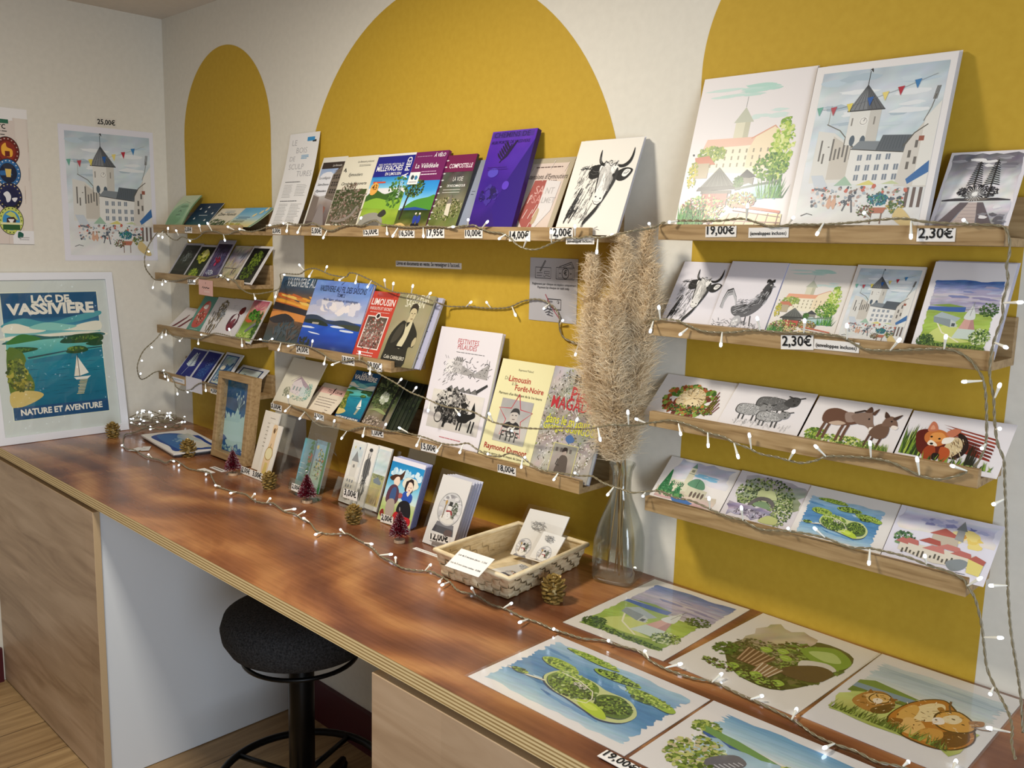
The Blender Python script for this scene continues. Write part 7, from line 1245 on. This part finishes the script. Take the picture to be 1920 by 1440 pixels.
string('string of lights along the third left ledge and across the tall history books',
 '1813.5,885 1783,895 1760,898.6 1730,893 1695.7,877.7 1669,866 1631,858.7 1555,855 1532,862.5 1505.6,868 1483,864.4 1456,857 1426,851 1403,840 1376,830 1357,819 1327,811 1296.5,798 1258,788 1224,792 1195,797,-.17 1171,797,-.20 1147,796,-.21 1128,799.6,-.20 1094.6,804,-.15 1051.5,803,-.115 1015.5,804 979.6,802 950.8,797 927,792 907.7,783 888.5,773 864.6,767 840.6,763.6 819,756.5 792.7,744.5 768.7,735 740,717 712,701,-.1142 698.7,690 683,678 666,674.7 642,678 622,674.7 602.5,661.6 578,649.5 552,645 506,639.7 490,637.5 476.7,637.5 456.7,634 436.7,631.7 416.7,626.7 401.7,625 386.7,630 373,635 356.7,633 333,633 316.7,625 310,616.7 303,623,-.125 290,638,-.15 270,656.7,-.19 260,676.7,-.215 257.5,693,-.22 263,710,-.20 273,709,-.17 290,698,-.13 303,696.7,-.1142 315,701.7 325,711.7 330,725 341.7,731.7 356.7,731 366.7,723 378,718 398,721.7 417,724',
 '1272,794,1277,817 1327,811,1328,840 1376,830,1386,864 1408.6,842,1404,809 1479,863,1490,843.5 1549,856,1526.5,834 1633,858,1631,826 1724,891,1718.5,853 1813.5,883,1781,872 1213,794,1190,784.5 1178.5,796,1177,768.5 1121,802,1126,828 1075.4,803,1084,781.6 965,801,958,809 924.5,791,916,773 852.6,766,863.4,780.4 807,752,802,773 773.5,736,784,721.7 745,720,758,703.8 695,687,693,703 707.5,697,718.4,680 673.6,676,674.7,655 637.5,678,621,684.5 611,668,607,684.5 584,652,587,633 554,646,537,649.5 527,642,521.6,658 504,639,521.6,628.8 482,638,498.6,633 453,634,454,651.7 434,631,429,615 388,629,371,626.7 371.7,635,371.7,646 343,633,336,640 311.7,619,311,629 305,622,303,634 280,648,292.5,657.5 261.7,676,274,676.7 261.7,706,265,696.7 303,696.7,313,691 306.7,698,311,711 313,703,316.7,718 331.7,728,333,741 348,732,355,738 385,720,386,735')
string('string of lights along the lowest middle ledge and the lowest right ledge',
 '542,757.5 555,765 570,770.6 579,780 589,791 602,798.8 619,800.6 639,805 652.5,808 667.5,803.4 686,799.7 705,802.5 724,808 752,809 772.5,813.8 799,821 827,831 855,834 876.6,831 893,841.5 912.5,852 936.5,856 955.6,850 979.6,858 994,869 1015.5,881 1051.5,887 1087,892,-.117 1109,892.5,-.12 1119,897.5,-.125 1131,905,-.13 1150,912.5 1162.5,916 1175,921 1187.5,924 1206,922.5,-.12 1225,920.6,-.1142 1239,921 1266,933 1296.5,939 1334.5,956 1365,969 1391.5,975 1426,992 1471,995 1517,1001.6 1555,1011 1593,1026 1631,1028 1669,1036 1703,1045 1737.5,1058.6 1779,1072 1806,1086 1815,1101,-.117 1828,1122 1839.5,1166 1845,1209.5 1851,1253 1866,1288,-.13 1889,1332,-.16 1898,1364,-.19 1897,1393,-.22 1904,1424,-.245',
 '545.6,760,532.5,773 572,772,560.6,786.6 541,757,540,738.7 624,801,629,780 590,791,600,779 650.6,808,639,824 684,801,679.7,820 718,806,727.5,787.5 765,811,744,799.7 789,818,780,838 829,832,817.5,848 869,832,861,851 922,853.5,914,851 979.6,859,977,878.7 1046.7,887,1037,901.5 1085,891,1076.7,886 989,864,983,856 1151,913,1137.5,930 1210,923,1205,931 1331,954,1329,931 1393,976,1389.6,948 1482.7,996,1477,990 1547,1008,1524.6,988 1631,1029,1629,1060.5 1737,1058,1733.7,1039.6 1813.5,1098.5,1846,1079.5 1845,1195,1882,1196 1863,1288,1855.5,1304 1895,1373,1848,1364')
# the string lying on the worktop, ending in a coil
LP = '250.7,811 235,814 231,827 235,840 253,844 274.5,856 298,861.5 311,867 324.6,861.5 340,869 353,878 370.5,882 392,886 400,899.7 408,911.5 424,917.5 440,922 459.6,926 469.5,933 479,939 495,943 511,943 523,951 534.6,959 553,964 568,974 582.5,981 593,994.6 614,1001 637,1001 653,1001 670,1011 687,1019.6 701,1030 714,1042.5 734.6,1053 755,1065 782.5,1069.6 807.5,1071.7 822,1078 842.5,1090 860,1107.5 892.5,1116 920,1132.5 950,1142.5 980,1157.5 1010,1167.5 1035,1179 1063,1188 1094,1197.5 1129,1200.6 1160,1210 1197.5,1221 1219,1238 1250.6,1255 1297.5,1271 1338,1279 1391,1304 1427,1320 1488,1350.5 1527,1377.5 1565,1395 1604,1408 1642.5,1427.6 1681,1436 1720,1446 1790,1452'
LBULB = '232,832.6,222,840 285,858,277,851 319,863,335,867 338,869,325,884 388,886,379.5,901.6 414,912,402,909.6 443.7,922,426,926 471.5,933,487,915.5 500,942,514,926 532.5,957,555.5,954 557.5,967,578,955 580,979,562,966.5 603,998,583.5,1005 647,1001,628,983 682.5,1018,701,1020.6 711.7,1041,736.7,1039 742,1056,741,1033 797,1070,813.7,1052 842,1091,816,1102.5 830,1084,815,1100 891,1115,877.5,1089 944,1140,961,1130 990,1161,966,1170 1047.5,1183,1036.6,1178.7 1148,1206,1142,1202 1216,1234,1208.4,1219 1247.5,1252,1280,1244 1335,1279,1357,1260 1407,1311,1432,1304 1484.5,1349,1498,1319.7 1565,1394,1536.5,1406 1692.6,1437,1704,1427.6 1785,1449,1796.6,1414'
ZC = .0082
P = [T(float(w.split(',')[0]), float(w.split(',')[1]), HC+ZC-.004) for w in LP.split()]
c0 = T(291, 803); cr = random.Random(3); K = []
for k in range(62):
    a = -k*.50; r = .062+.022*math.sin(k*.83)+cr.uniform(-.008, .008); K.append(Vector((c0.x+r*1.15*math.cos(a+2.2), min(-.012, c0.y+r*.95*math.sin(a+2.2)), HC+.010+.0006*k+.005*math.sin(k*1.7))))
K = K[::-1]
t = thing('string_lights', 'string of lights lying along the worktop, coiled up in the left corner', 'string lights', tuple(P[0]), 'strings of white LED lights'); cable(t, K+P)
for b in LBULB.split():
    k = [float(x) for x in b.split(',')]; bulb(t, T(k[0], k[1], HC+.006), T(k[2], k[3], HC+.011))
for i in range(30):
    p = K[2*i+1]; d = Vector((cr.uniform(-1, 1), cr.uniform(-1, 1), cr.uniform(.0, .9))).normalized(); bulb(t, p, p+d*.0246)
bulb(t, K[4], K[4]+Vector((.004, 0, .03)))
M, w, h = at4(T(240, 845, HC+.002), T(257, 846, HC+.002), T(243, 837, HC+.002), T(258, 839, HC+.002))
MB().box(0, w, 0, h, 0, .0004).obj('tag', mat('paper_tag', (228, 226, 224), .6), t, world=M)
M, w, h = at4(T(263, 845, HC+.002), T(280, 845, HC+.002), T(261, 838, HC+.002), T(275, 837, HC+.002))
MB().box(0, w, 0, h, 0, .0004).obj('tag', mat('paper_tag', (228, 226, 224), .6), t, world=M)
